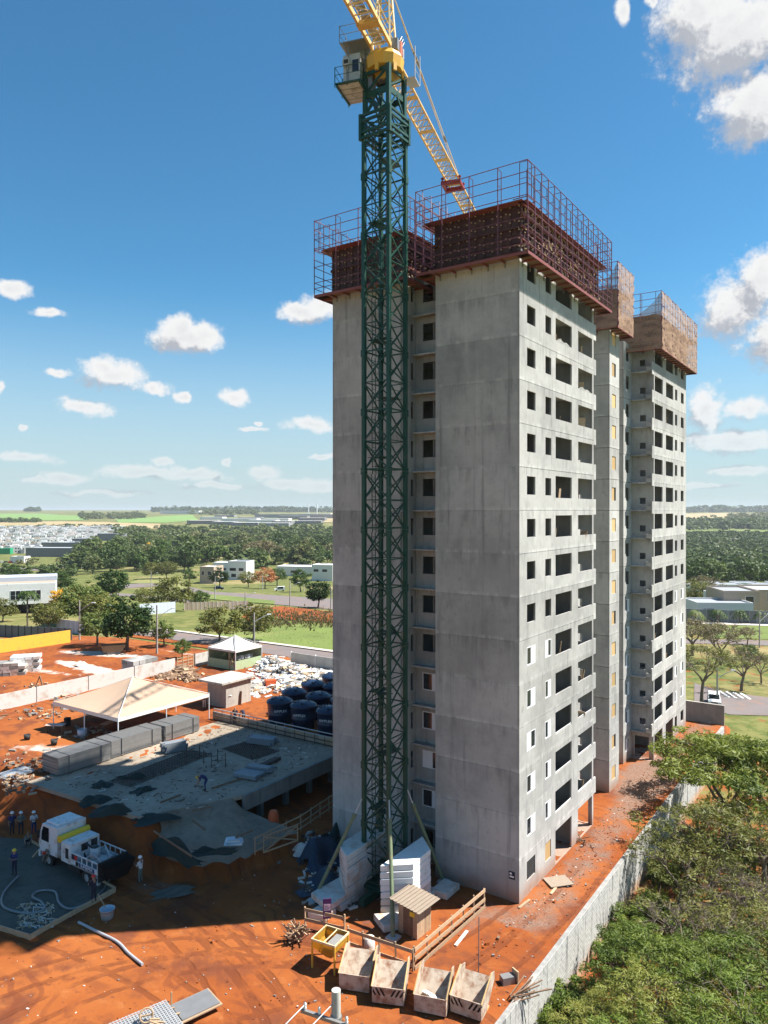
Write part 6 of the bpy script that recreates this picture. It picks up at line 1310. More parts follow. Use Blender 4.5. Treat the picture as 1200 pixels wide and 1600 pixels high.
# ================================================================ TREES
def leaf_cloud(seed, shape, ncl, nleaf, lw, ll, clr, flat=.8, up=.5):
    rs = np.random.default_rng(seed)
    if shape == 'umbrella':
        r = np.sqrt(rs.uniform(0, 1, ncl)); a = rs.uniform(0, 2 * np.pi, ncl); lob = 1 + .22 * np.sin(3 * a + seed) + .12 * np.sin(7 * a + 2 * seed)
        c = np.stack([r * np.cos(a) * lob, r * np.sin(a) * lob, .55 * (1 - .8 * r ** 2) + rs.normal(0, .10, ncl)], -1)
    else:
        d = rs.normal(0, 1, (ncl, 3)); d /= np.linalg.norm(d, axis=1)[:, None]; rr = rs.uniform(.35, 1, ncl) ** .6
        lob = 1 + .20 * np.sin(3 * np.arctan2(d[:, 1], d[:, 0]) + seed) * (1 - np.abs(d[:, 2])) + rs.normal(0, .08, ncl)
        c = d * (rr * lob)[:, None]; c[:, 2] = np.where(c[:, 2] < -.45, -.45 + .3 * (c[:, 2] + .45), c[:, 2])
    cs = clr * rs.uniform(.6, 1.35, ncl); i = np.repeat(np.arange(ncl), nleaf); n = len(i)
    d = rs.normal(0, 1, (n, 3)); d /= np.linalg.norm(d, axis=1)[:, None]; rad = rs.uniform(.25, 1, n) ** .5
    p = c[i] + d * (cs[i] * rad)[:, None] * np.array([1, 1, flat])
    nr = d * .9 + np.array([0, 0, up]) + rs.normal(0, .45, (n, 3)); nr /= np.linalg.norm(nr, axis=1)[:, None]
    tg = np.cross(nr, rs.normal(0, 1, (n, 3))); tg /= np.linalg.norm(tg, axis=1)[:, None] + 1e-9; bt = np.cross(nr, tg); sc_ = rs.uniform(.6, 1.4, n)[:, None]
    a, b2 = tg * ll * sc_, bt * lw * sc_
    v = np.stack([p - a * .5, p + b2 * .5 - a * .05, p + a * .5, p - b2 * .5 - a * .05], 1).reshape(-1, 3)
    tint_ = np.repeat(np.clip(rs.uniform(0, 1, ncl)[i] * .75 + rs.uniform(0, .45, n) - .1, 0, 1), 4)
    return v, np.arange(4 * n).reshape(n, 4), tint_, c
def tree_mesh(seed, shape, H, Rr, base, ncl, nleaf, lw, ll, clr, mat, zs=.8, trunk=.25, limbs=14, flat=.8, twigs=0):
    v, f, t_, c = leaf_cloud(seed, shape, ncl, nleaf, lw / Rr, ll / Rr, clr, flat)
    zc_ = base + (H - base) * (.45 if shape != 'umbrella' else .35); sz_ = (H - base) * (.56 if shape != 'umbrella' else .9)
    T_ = lambda q: np.stack([q[:, 0] * Rr, q[:, 1] * Rr, zc_ + q[:, 2] * sz_], -1)
    cm_ = np_mesh('crown', T_(v), f, mat, tint=t_)
    rs = random.Random(seed); q = MB(); fork = base * (1.0 if shape != 'umbrella' else .75); l1 = (rs.uniform(-.2, .2), rs.uniform(-.2, .2), fork)
    q.tube([(0, 0, -.4), (l1[0] * .3, l1[1] * .4, fork * .5), l1], [trunk * 1.25, trunk * .95, trunk * .85], 8)
    C_ = T_(c); idx = list(range(len(C_))); rs.shuffle(idx)
    mains = []
    for k in range(5 if limbs > 12 else 3):
        a_ = 6.283 * k / (5 if limbs > 12 else 3) + rs.uniform(-.35, .35); rr_ = Rr * rs.uniform(.32, .55); top_ = zc_ + (.12 if shape == 'umbrella' else .0) * sz_ + rs.uniform(-.1, .1) * sz_
        e = Vector((rr_ * math.cos(a_), rr_ * math.sin(a_), top_)); m0 = Vector(l1).lerp(e, .5) + Vector((rs.uniform(-.08, .08) * Rr, rs.uniform(-.08, .08) * Rr, -.05 * Rr)); mains.append((m0, e))
        q.tube([l1, Vector(l1).lerp(m0, .5) + Vector((0, 0, .03 * Rr)), m0, e], [trunk * .7, trunk * .58, trunk * .45, trunk * .26], 6)
    for k in idx[:limbs]:
        e = Vector(C_[k]); m0, m2 = min(mains, key=lambda q_: (q_[1] - e).length); s0 = m0.lerp(m2, rs.uniform(.2, 1.0)); m1 = s0.lerp(e, .5) + Vector((rs.uniform(-.06, .06) * Rr, rs.uniform(-.06, .06) * Rr, rs.uniform(-.03, .06) * Rr))
        q.tube([s0, s0.lerp(m1, .5) + Vector((0, 0, .02 * Rr)), m1, e], [trunk * .24, trunk * .19, trunk * .14, trunk * .05], 4)
        for w_ in range(twigs):
            s_ = m1.lerp(e, rs.uniform(.0, .8)); q.tube([s_, s_ + Vector((rs.uniform(-.25, .25) * Rr, rs.uniform(-.25, .25) * Rr, rs.uniform(-.02, .16) * Rr))], [trunk * .14, trunk * .04], 4)
    return q.mesh('trunk', M['bark']), cm_
def make_kind(name, label, variants):
    return [(lambda me: me)(tree_mesh(*a, **k)) for a, k in variants]
def plant(name, label, meshes, p, sc=1.0, group=None, cat='tree', rz=None, zs=None):
    root = thing(name, label, cat, p, random.uniform(0, 6.28) if rz is None else rz, group); root.scale = (sc, sc, zs or sc)
    inst('trunk', meshes[0], root); inst('crown', meshes[1], root); return root
# --- feathery trees in the foreground on the low ground outside the wall
AC = [tree_mesh(11 + k, 'umbrella', 6.2, 4.0, 3.0, 120, 66, .06, .30, .15, M['leaf_acacia'], trunk=.16, limbs=26, flat=.4, twigs=3) for k in range(3)]
AC += [tree_mesh(16 + k, 'umbrella', 6.2, 4.0, 2.6, 150, 90, .075, .28, .17, M['leaf_acacia'], trunk=.18, limbs=30, flat=.45, twigs=2) for k in range(2)]
AO = [tree_mesh(21 + k, 'umbrella', 5.6, 3.6, 2.6, 95, 44, .065, .26, .16, M['leaf_olive'], trunk=.15, limbs=30, flat=.4, twigs=4) for k in range(2)]
AD = [tree_mesh(31 + k, 'umbrella', 4.8, 3.2, 2.0, 46, 30, .055, .22, .15, M['leaf_olive'], trunk=.15, limbs=42, flat=.5, twigs=7) for k in range(2)]
AB = [tree_mesh(41 + k, 'round', 1.8, 1.3, .3, 50, 70, .07, .22, .26, M['leaf_acacia'], trunk=.06, limbs=10) for k in range(2)]
fgt = [(1140, 1182, AC[3], 1.55, 'big dense feathery tree overhanging the path near the far wing'), (1215, 1195, AC[4], 1.5, 'dense feathery tree at the right edge, beside the big overhanging tree'),
 (1110, 1272, AO[0], 1.25, 'olive yellow feathery tree leaning over the middle of the block wall'), (1195, 1268, AO[1], 1.3, 'olive yellow feathery tree at the right edge below the dense tree'), (1060, 1325, AO[1], .95, 'small olive tree touching the block wall below the tower shaft'),
 (1140, 1345, AD[0], 1.1, 'sparse twiggy tree with grey branches in the middle of the scrub'), (1205, 1370, AD[1], 1.15, 'sparse twiggy tree at the right edge of the scrub'), (1070, 1400, AD[1], 1.0, 'small sparse tree with bare branches beside the open red soil'), (1150, 1430, AD[0], 1.15, 'sparse tree with dry branches above the lower green trees'),
 (1175, 1500, AC[2], .9, 'green feathery tree at the lower right edge'), (1000, 1480, AC[3], .72, 'bright green feathery tree reaching over the block wall'), (1090, 1510, AC[0], .85, 'green feathery tree right of the one over the wall'), (1050, 1575, AC[2], .85, 'green feathery tree at the bottom centre of the scrub'),
 (940, 1590, AC[0], .55, 'low bright green tree at the foot of the block wall, bottom edge'), (1190, 1590, AC[1], 1.05, 'green feathery tree in the lower right corner'), (1120, 1610, AC[2], .8, 'green feathery tree on the bottom edge, left of the corner tree'), (1000, 1640, AC[1], .8, 'green feathery tree cut off by the bottom edge'), (1215, 1445, AO[0], 1.0, 'olive tree cut off by the right edge, above the corner trees')]
for x, y, me, sc, lb in fgt:
    p = P(x, y, -3.4 + 5.0 * sc); p.z = -3.45
    s_q, t_q = st(p)
    if t_q > WALL_T - 1.2: p = W(s_q, WALL_T - 1.2, -3.45)
    plant('feathery_tree', lb, me, p, sc, 'feathery trees outside the block wall')
for k, (x, y, lb) in enumerate(((985, 1445, 'low green bush at the foot of the wall above the leaning tree'), (962, 1490, 'low green bush beside the block wall, lower one'), (1065, 1455, 'small bush on the open red soil'), (1040, 1362, 'small bush at the wall foot among dry branches'), (1020, 1420, 'bright bush left of the open red soil'), (880, 1600, 'bush at the wall foot on the bottom edge'), (905, 1570, 'bright bush at the wall foot, second from the bottom edge'))):
    p = P(x, y, -2.6); p.z = -3.42; s_q, t_q = st(p)
    if t_q > WALL_T - 1.0: p = W(s_q, WALL_T - 1.0, -3.42)
    plant('bush', lb, AB[k % 2], p, random.uniform(.9, 1.3), 'bushes along the foot of the block wall', 'bush')
# dry ground litter under the trees: fallen twigs and tufts
q = MB()
for _ in range(1500):
    p = W(random.uniform(-16, 42), random.uniform(-24, -4.4)); z = float(Zg(p.x, p.y)); a = random.uniform(0, 6.28); l_ = random.uniform(.3, 1.5)
    q.tube([(p.x, p.y, z + .05), (p.x + l_ * .5 * math.cos(a), p.y + l_ * .5 * math.sin(a), z + random.uniform(.05, .4)), (p.x + l_ * math.cos(a + .3), p.y + l_ * math.sin(a + .3), z + random.uniform(.1, .5))], random.uniform(.012, .03), 3, random.choice((0, 0, 1)), False)
tag(q.build('dry_twigs', [M['wood'], M['bark']]), kind='stuff')
def tufts(name, n, fn, mat, h0, h1):
    v = []; 
    for _ in range(n):
        p = fn(); z = float(Zg(p.x, p.y))
        for k in range(4): a = random.uniform(0, 6.28); h = random.uniform(h0, h1); w_ = h * .22; c, s_ = math.cos(a), math.sin(a); lx, ly = random.uniform(-.5, .5) * h, random.uniform(-.5, .5) * h; v += [(p.x - c * w_, p.y - s_ * w_, z), (p.x + c * w_, p.y + s_ * w_, z), (p.x + c * w_ * .4 + lx, p.y + s_ * w_ * .4 + ly, z + h), (p.x - c * w_ * .4 + lx, p.y - s_ * w_ * .4 + ly, z + h)]
    n_ = len(v) // 4; tag(inst(name, np_mesh(name, np.array(v), np.arange(4 * n_).reshape(n_, 4), mat, tint=np.repeat(rng.uniform(0, 1, n_), 4))), kind='stuff')
tufts('undergrowth', 5200, lambda: W(random.uniform(-18, 48), random.uniform(-30, -4.6)), M['leaf_olive'], .15, .55)
tufts('tall_weeds', 1100, lambda: G(random.uniform(388, 540), random.gauss(968, 7)), M['leaf_dry'], .25, .7)
tufts('lawn_tufts', 2500, lambda: W(random.uniform(49, 73), random.uniform(12, 80)), M['leaf_acacia'], .06, .2)
# --- garden and street trees, middle distance
BR = [tree_mesh(51 + k, 'round', 6.5, 3.1, 1.6, 120, 42, .22, .40, .24, M['leaf_dark'], trunk=.22) for k in range(2)]
BL = [tree_mesh(61 + k, 'round', 5.0, 2.5, 1.3, 80, 36, .18, .36, .26, M['leaf'], trunk=.16, limbs=18) for k in range(2)]
BO = [tree_mesh(71 + k, 'round', 5.5, 3.2, 1.2, 90, 36, .2, .4, .26, M['leaf_olive'], trunk=.16, limbs=22) for k in range(2)]
BB = [tree_mesh(81 + k, 'round', 10, 6.5, 2.0, 190, 48, .36, .60, .20, M['leaf'], trunk=.35) for k in range(3)]
BD = [tree_mesh(91 + k, 'umbrella', 8, 5.5, 3.2, 90, 22, .2, .4, .14, M['leaf_dry'], trunk=.28, limbs=50, twigs=5) for k in range(2)]
BY = tree_mesh(97, 'round', 6, 3.2, 2.2, 80, 40, .3, .5, .26, M['leaf_yellow'], trunk=.2); BOR = tree_mesh(98, 'round', 7, 4, 2, 80, 34, .3, .5, .26, M['leaf_orange'], trunk=.2)
mid = [(198, 1016, BR[0], 1.25, 'round dark glossy tree beside the rust coloured dump bin'), (152, 1008, BL[0], 1.15, 'small light green tree left of the round dark tree'), (256, 1010, BL[1], .8, 'thin young tree by the street, behind the lamp post'), (76, 986, BO[0], 1.05, 'brownish small tree in front of the white villa'), (4, 972, BO[1], .9, 'olive shrub tree left of the white villa entrance'),
 (128, 975, BB[0], .85, 'big dark leafy tree right of the white villa'), (175, 942, BR[1], 1.5, 'dark tall tree behind the big leafy tree'), (95, 925, BB[1], .8, 'dark broad tree behind the white villa'), (155, 980, BO[0], 1.3, 'pale olive tree between the dark trees'), (270, 955, BO[1], 1.55, 'broad olive tree beside the zinc fence'), (312, 952, BL[0], 1.0, 'small dark tree right of the broad olive tree'), (228, 950, BO[0], 1.0, 'low olive tree left of the zinc fence'),
 (343, 1004, BO[1], 1.1, 'drooping olive tree behind the small white tent'), (396, 1002, BO[0], 1.2, 'feathery olive tree beside the street lamp at the small tent'), (497, 950, BR[1], 1.1, 'round dark tree beside the tower on the far verge'), (343, 918, BR[0], 1.35, 'broad clipped dark tree over the parked pickup'), (20, 905, BL[1], 1.6, 'bright green bush tree left of the far avenue'), (284, 1029, BL[1], .55, 'tiny sapling by the timber gate'),
 (100, 962, BY, 1.0, 'yellow blossoming tree beside the white villa'), (237, 868, BY, 2.0, 'yellow green blossoming tree at the wood edge'), (350, 878, BY, 1.9, 'yellow topped tree behind the white houses'), (414, 920, BOR, 1.3, 'tree with orange red flowers left of the white van'), (433, 915, BL[0], 1.8, 'light green tree behind the white van'), (470, 925, BL[1], 1.7, 'light green tree right of the white van'), (388, 918, BO[0], 1.4, 'olive tree right of the parked pickup'), (512, 905, BO[1], 1.8, 'grey green tree beside the tower near the white house'), (295, 912, BL[1], 1.5, 'pale green tree left of the white houses'), (260, 905, BO[0], 1.9, 'grey green street tree left of the white houses'), (236, 905, BO[1], 1.8, 'grey green street tree, further left along the avenue'),
 (1096, 1100, AO[0], 1.6, 'spreading green tree behind the parked white car'), (1158, 1080, AD[0], 1.5, 'low bushy tree right of the white car'), (1126, 1040, BD[0], 1.0, 'bare umbrella tree in the dry lot'), (1082, 1025, BD[1], .95, 'bare twin trunk tree beside the far wing'), (1190, 1068, AD[1], 1.0, 'dry bush at the street corner'), (1168, 1008, BD[0], .5, 'small bare tree by the lawn strip'), (1170, 1040, BL[0], .8, 'green bush in the dry lot'), (1086, 945, BO[0], 1.6, 'olive tree left of the modern white villa'), (1100, 940, BD[0], 1.2, 'dry tree left of the modern white villa')]
for x, y, me, sc, lb in mid:
    plant('tree', lb, me, G(x, y), sc, 'garden and street trees')
ONES = ['first', 'second', 'third', 'fourth', 'fifth', 'sixth', 'seventh', 'eighth', 'ninth', 'tenth', 'eleventh', 'twelfth', 'thirteenth', 'fourteenth', 'fifteenth', 'sixteenth', 'seventeenth', 'eighteenth', 'nineteenth']
def ordinal(n): return ONES[n] if n < 19 else ('twentieth', 'thirtieth', 'fortieth', 'fiftieth')[(n + 1) // 10 - 2] if (n + 1) % 10 == 0 else ('twenty', 'thirty', 'forty', 'fifty')[(n + 1) // 10 - 2] + ' ' + ONES[(n + 1) % 10 - 1]
def banded(pts, nb):
    pts = sorted(pts, key=lambda p: p.y); k = -(-len(pts) // nb); names = {1: [''], 2: ['front', 'back'], 3: ['front', 'middle', 'back'], 5: ['front', 'second', 'third', 'fourth', 'back']}[nb]
    return [(names[b_], i, p) for b_ in range(nb) for i, p in enumerate(sorted(pts[b_ * k:(b_ + 1) * k], key=lambda p: p.x / p.y))]
# --- woods
FW = [tree_mesh(101 + k, 'round' if k % 3 else 'umbrella', 12 + k % 3, 6.5 + .5 * (k % 2), 2.0, 70, 26, .8, 1.2, .26, M['leaf_forest'] if k % 4 else M['leaf'], trunk=.35, limbs=10) for k in range(7)]
FG = tree_mesh(120, 'umbrella', 15, 11, 5, 150, 20, .45, .8, .10, M['leaf_dry'], trunk=.5, limbs=60, twigs=4)
plant('bare_tree', 'wide bare grey umbrella tree standing out of the wood', FG, G(408, 884), 1.35)
def wood(n, fx, fy, lb, grp, sc=(.8, 1.3)):
    for _ in range(n):
        x, y = fx(), fy(); plant('wood_tree', lb, random.choice(FW), G(x, y), random.uniform(*sc) , grp, 'tree')
spots = []
for _ in range(1500):
    x, y = random.uniform(112, 530), random.uniform(846, 902)
    if x < 190 and (y < 856 + (190 - x) * .2 or y > 898): continue
    if x > 300 and y > 886: continue
    if 190 <= x <= 300 and y > 893: continue
    p = G(x, y)
    if all((p - o).length > 9.5 for o in spots): spots.append(p)
    if len(spots) >= 125: break
for b_, i_, p in banded(spots, 5): plant('wood_tree', f'green tree in the {b_} band of the left wood, {ordinal(i_)} from left', random.choice(FW), p, random.uniform(.85, 1.5), 'trees of the wood left of the tower')
spots = []
for _ in range(1500):
    p = G(random.uniform(1066, 1215), random.uniform(872, 918))
    if all((p - o).length > 8.5 for o in spots): spots.append(p)
    if len(spots) >= 60: break
for b_, i_, p in banded(spots, 3): plant('wood_tree', f'green tree in the {b_} band of the right wood edge, {ordinal(i_)} from left', random.choice(FW), p, random.uniform(.5, 1.0), 'trees of the wood right of the tower')
def far_wood(name, n, fn, mat, r0, r1, ncl=26, lf=1.5):
    vs, ts = [], []
    pool = [leaf_cloud(200 + k, 'round', 12, ncl // 2, .34, .5, .45) for k in range(5)]
    for _ in range(n):
        p = fn(); r = random.uniform(r0, r1); v, f, t_, c = pool[random.randrange(5)]; a = random.uniform(0, 6.28); ca, sa_ = math.cos(a), math.sin(a)
        vs.append(np.stack([p.x + r * (v[:, 0] * ca - v[:, 1] * sa_), p.y + r * (v[:, 0] * sa_ + v[:, 1] * ca), p.z + r * (.55 + .75 * v[:, 2])], -1)); ts.append(np.clip(t_ * .6 + random.uniform(0, .4), 0, 1))
    V_ = np.concatenate(vs); nf = len(V_) // 4; tag(inst(name, np_mesh(name, V_, np.arange(4 * nf).reshape(nf, 4), mat, tint=np.concatenate(ts))), kind='stuff')
far_wood('far_wood', 1500, lambda: G(random.uniform(1060, 1230), 838 + 70 * random.random() ** 1.3), M['leaf_forest'], 5, 9)
far_wood('far_wood', 420, lambda: G(random.uniform(180, 540), random.uniform(826, 848)) if random.random() < .75 else G(random.uniform(112, 540), random.uniform(846, 890)), M['leaf_forest'], 5, 10)
def line(x0, x1, y, sp, n, r0=8, r1=14): far_wood('tree_line', n, lambda: G(random.uniform(x0, x1), y + random.gauss(0, sp)), M['leaf_forest'], r0, r1, 20)
line(125, 225, 808, 1.6, 120); line(240, 520, 799.5, .5, 220, 12, 30); line(-20, 70, 816, .5, 60, 6, 10); line(1075, 1230, 822, 2.6, 260, 8, 16); line(1140, 1230, 812, 1.2, 120, 10, 18); line(1060, 1230, 800, .4, 120, 14, 34); line(300, 400, 803, .8, 70, 10, 20); line(40, 60, 799, .3, 30, 14, 24); line(0, 190, 880, 3, 20, 2, 4); line(60, 180, 826, .8, 40, 5, 8); line(-10, 120, 897, 4, 26, 2.5, 5)

# ================================================================ BUILDINGS FAR AND NEAR
def house_mesh(k):
    rs = random.Random(300 + k); q = MB(); w_, d_, h = rs.uniform(8, 13), rs.uniform(9, 14), rs.choice((3.6, 6.4, 6.8, 7.0))
    q.box(-w_/2, w_/2, -d_/2, d_/2, -3, h, 0); q.box(-w_/2 + .3, w_/2 - .3, -d_/2 + .3, d_/2 - .3, h + .01, h + .06, 1)
    for (x0, x1, y0, y1) in ((-w_/2, w_/2, -d_/2, -d_/2 + .25), (-w_/2, w_/2, d_/2 - .25, d_/2), (-w_/2, -w_/2 + .25, -d_/2 + .25, d_/2 - .25), (w_/2 - .25, w_/2, -d_/2 + .25, d_/2 - .25)): q.box(x0, x1, y0, y1, h + .002, h + .7, 0)
    if rs.random() < .6: q.box(-w_/4, w_/4, -d_/4, d_/4, h + .06, h + 2.2, rs.choice((0, 2)))
    if rs.random() < .5: q.box(-w_/2 - .6, -w_/2 + 2.5, -d_/2 - 1.2, -d_/2 - .01, -3, h * .62, 2)
    for f in (-1, 1):
        for z in (1.1, 4.1):
            if z + 1.3 < h:
                for x in (-.3, .05, .3): q.box(x * w_ - .7, x * w_ + .7, *sorted((f * (d_/2 + .02), f * (d_/2 - .05))), z, z + 1.3, 3); q.box(*sorted((f * (w_/2 + .02), f * (w_/2 - .05))), x * d_ - .6, x * d_ + .6, z, z + 1.3, 3)
    return q
hm = [house_mesh(k) for k in range(8)]
pal = [[M['house_white'], M['roof_grey'], M['house_grey'], M['glass']], [M['house_white'], M['house_white'], M['house_tan'], M['glass']], [M['house_white'], M['roof_grey'], M['house_white'], M['glass']], [M['house_white'], M['roof_grey'], M['house_grey'], M['glass']], [M['house_white'], M['roof_tile'], M['house_grey'], M['glass']]]
hme = [hm[k % 8].mesh('house', pal[(k + k // 8) % 5]) for k in range(24)]
hl = {0: 'white house with grey roof in the distant housing estate', 1: 'white and sand house in the distant housing estate', 2: 'grey house in the distant housing estate', 3: 'white house with grey roof in the distant housing estate', 4: 'white house with tiled roof in the distant housing estate'}
hs = []
for row in range(8):
    y = (828, 831, 834.5, 839, 844, 850, 857, 865)[row]; x = -12 + 5 * (row % 2); xmax = (200, 195, 190, 188, 178, 150, 128, 60)[row]
    while x < xmax:
        hs.append((x + random.uniform(-1.2, 1.2), y + random.uniform(-1.2, 1.2), row, sum(1 for q_ in hs if q_[2] == row))); x += (5.2, 5.5, 6, 7, 8.4, 10, 12, 14)[row] * random.uniform(.8, 1.4)
HC = ['white', 'white and sand', 'plain white', 'white', 'tile roofed white']
for (x, y, row, i_) in hs[:290]:
    k = random.randrange(24); tag(inst('house', hme[k], None, G(x, y), random.choice((0, R(90))) + R(20)), f'{HC[(k + k // 8) % 5]} house, {ordinal(i_)} from left in the {ordinal(7 - row)} row of the distant estate', 'house', 'houses of the distant estate')
def block_building(name, label, p, w_, d_, h, rz, wall, roof, cat='building', group=None, para=.6, win=None):
    root = thing(name, label, cat, p, rz, group); MB().box(0, w_, 0, d_, -3, h).build('wall', M[wall], root); q = MB(); q.box(.2, w_ - .2, .2, d_ - .2, h + .005, h + .1); q.build('roof', M[roof], root)
    if para: q = MB(); [q.box(*a, h + .002, h + para) for a in ((0, w_, 0, .2), (0, w_, d_ - .2, d_), (0, .2, .2, d_ - .2), (w_ - .2, w_, .2, d_ - .2))]; q.build('parapet', M[wall], root)
    for (x, z, ww, hh) in (win or ()): f = MB().box(x, x + ww, -.06, .02, z, z + hh).build('window', M['white_al'], root); MB().box(x + .08, x + ww - .08, -.075, -.061, z + .08, z + hh - .08).build('pane', M['glass'], f)
    return root
for (x, y, w_, d_, h, wl, lb) in ((40, 870, 62, 24, 8, 'house_grey', 'long grey warehouse at the front of the housing estate'), (62, 858, 46, 20, 7, 'house_grey', 'dark flat warehouse behind the long grey one'), (112, 854, 22, 20, 9, 'house_grey', 'grey and white boxy building at the right of the warehouses'), (152, 845, 34, 20, 9.5, 'house_grey', 'broad grey building beside the wood'), (8, 862, 30, 18, 6, 'house_white', 'low white building left of the warehouses'), (16, 880, 12, 10, 5, 'house_white', 'small white building by the far avenue')):
    block_building('warehouse', lb, G(x, y), w_, d_, h, R(-4), wl, 'roof_grey', 'warehouse', 'warehouses of the distant estate')
tag(MB().box(0, 14, 0, 6, -2, 6).build('green_shop', mk('green_sheet', (0.02, .30, .13), .5), None, G(-6, 866), 0), 'bright green roofed shop at the left edge of the estate', 'shop')
ind = [(292, 819, 95, 16), (330, 821, 70, 15), (345, 815, 110, 15), (362, 822, 80, 14), (372, 813, 70, 15), (385, 818, 90, 15), (398, 809, 250, 20), (405, 823, 90, 14), (410, 815, 80, 15), (425, 820, 60, 15), (434, 811, 90, 16), (448, 808, 60, 15), (455, 819, 90, 14), (470, 807, 90, 18), (466, 814, 80, 15), (312, 812, 70, 14), (250, 803, 120, 26), (268, 803, 90, 22), (335, 808, 60, 12)]
ind.sort()
for i, (x, y, w_, h) in enumerate(ind):
    p = G(x, y); sc = 1; tag(block_building('factory_hall', f'pale industrial hall on the horizon, {ordinal(i)} from left', p, w_ * p.y / 2200, 40, h * .62, R(-6), 'house_grey' if i % 3 else 'house_white', 'house_white', 'factory', 'factory halls on the horizon', 0), group='factory halls on the horizon')
for (x, lb) in ((482, 'left tall chimney of the distant factory'), (495, 'right tall white chimney of the distant factory')):
    p = G(x, 804); MBx = MB().tube([(0, 0, -3), (0, 0, 17.5 / F * p.y)], [2.2 * p.y / 2500, 1.7 * p.y / 2500], 10); tag(MBx.build('chimney_stack', M['white'], None, p), lb, 'chimney', 'chimneys of the distant factory')
# white villa, left
vp = G(87, 958); rzv = R(23)
villa = thing('white_villa', 'white two storey modern villa with an open ground floor, far left', 'villa', vp, rzv); villa.scale = (1, 1, .82)
q = MB(); q.box(-24, 0, 0, 16, 3.0, 8.6); q.box(-24, -.0, -.15, 0, 3.0, 8.8); q.box(-24.2, .1, -.1, .12, 8.6, 9.0); q.build('upper_wall', M['white'], villa)
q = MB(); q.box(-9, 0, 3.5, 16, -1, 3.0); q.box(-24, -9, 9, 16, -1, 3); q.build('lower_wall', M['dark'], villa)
for x in (-15.4, -10.3, -.35, -20): MB().box(x, x + .35, 0, .35, -1, 3).build('column', M['white'], villa)
q = MB(); q.box(-23.8, -.2, .3, 15.8, 8.605, 8.7); q.build('roof', M['house_tan'], villa); q = MB(); q.box(-24, .1, 8, 16, 8.7, 10.0); q.build('roof_box', M['zinc'], villa)
wf = MB().box(-9.7, -3.1, -.2, -.155, 4.3, 7.0).build('window', M['white'], villa)
for r_ in range(2):
    for k in range(6): MB().box(-9.6 + k * 1.08, -8.66 + k * 1.08, -.22, -.201, 4.4 + 1.28 * r_, 5.6 + 1.28 * r_).build('pane', M['glass'], wf)
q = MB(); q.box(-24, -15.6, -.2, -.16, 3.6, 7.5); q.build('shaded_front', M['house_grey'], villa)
for k in range(5): MB().box(-23 + k * 1.5, -22 + k * 1.5, -.23, -.205, 4.2, 6.8).build('window', M['glass'], villa)
def palm(p, h, label, grp, r_=2.0):
    root = thing('palm', label, 'palm', p, random.uniform(0, 6), grp); MB().tube([(0, 0, -.3), (.1, 0, h * .5), (0, .1, h)], [.2, .16, .15], 8).build('trunk', M['bark'], root)
    v = []
    for k in range(15):
        a = k * 2.4; e = random.uniform(.1, .9); pts = [Vector((r_ * f * math.cos(a), r_ * f * math.sin(a), h + r_ * (e * f - 1.1 * f * f))) for f in np.linspace(0, 1, 7)]
        for i in range(6):
            d = (pts[i + 1] - pts[i]); sd = d.cross(Vector((0, 0, 1))).normalized() * .42 * r_ * (.35 + .65 * math.sin(math.pi * (i + 1) / 7.5)) * .5
            for sg_ in (-1, 1): v += [pts[i], pts[i] + d * .55, pts[i] + d * .9 + sd * sg_ - Vector((0, 0, .1 * r_)), pts[i] + d * .45 + sd * sg_ - Vector((0, 0, .1 * r_))]
    n_ = len(v) // 4; inst('fronds', np_mesh('fronds', np.array(v), np.arange(4 * n_).reshape(n_, 4), M['leaf'], tint=np.repeat(rng.uniform(0, 1, n_), 4)), root)
palm(G(43, 980), 7.0, 'slender grey palm in front of the white villa', None, 2.4)
# houses in the middle distance and right hand villas
block_building('white_house', 'cream boxy house left of the pair behind the clipped tree', G(312, 912), 8, 12, 8.5, R(-12), 'house_tan', 'house_white', 'house', None, .6, ((1, 4.5, 1.6, 2.2), (4.5, 4.5, 2, 2.2)))
block_building('white_house', 'white boxy house in the middle of the group behind the clipped tree', G(333, 905), 10, 12, 9, R(-12), 'house_white', 'house_white', 'house', None, .6, ((1, 5, 3, 1.6), (5.5, 5, 2.5, 1.6)))
block_building('white_house', 'white stepped house right of the group, wide windows', G(356, 906), 11, 12, 10, R(-12), 'house_white', 'roof_grey', 'house', None, .6, ((1, 5, 4, 1.8), (6.5, 5, 3, 1.8), (2, 1.5, 3, 2)))
block_building('white_house', 'white low house with broad pale roof beside the tower', G(432, 900), 26, 14, 5.5, R(-14), 'house_white', 'house_white', 'house', None, .5, ((2, 2, 3, 1.6), (9, 2, 4, 1.6)))
block_building('white_house', 'white two storey house nearest the tower edge', G(487, 908), 12, 12, 8.5, R(-14), 'house_white', 'house_white', 'house', None, .5, ((1, 5, 3, 1.6), (6, 5, 3, 1.6)))
for (x, y, w_, d_, h, wl, lb, wn) in ((1090, 968, 15, 12, 4.2, 'house_white', 'low white volume at the left of the modern villa', ((1.5, 1.5, 3, 1.6),)), (1131, 964, 10, 14, 7.0, 'house_tan', 'tall sand block of the modern villa', ((6, 3, 2.4, 3),)), (1149, 962, 17, 14, 6.6, 'house_white', 'white framed grey front of the modern villa', ((2, 3.4, 11, 2.4),)), (1118, 960, 11, 10, 5.6, 'house_white', 'white middle block behind the low volume', ()), (1182, 963, 22, 14, 7.2, 'house_tan', 'sand block at the right edge beyond the modern villa', ((3, 4, 3, 3), (9, 4, 3, 3)))):
    block_building('modern_villa', lb, G(x, y), w_, d_, h, R(-4), wl, 'roof_grey', 'villa', None, .5, wn)
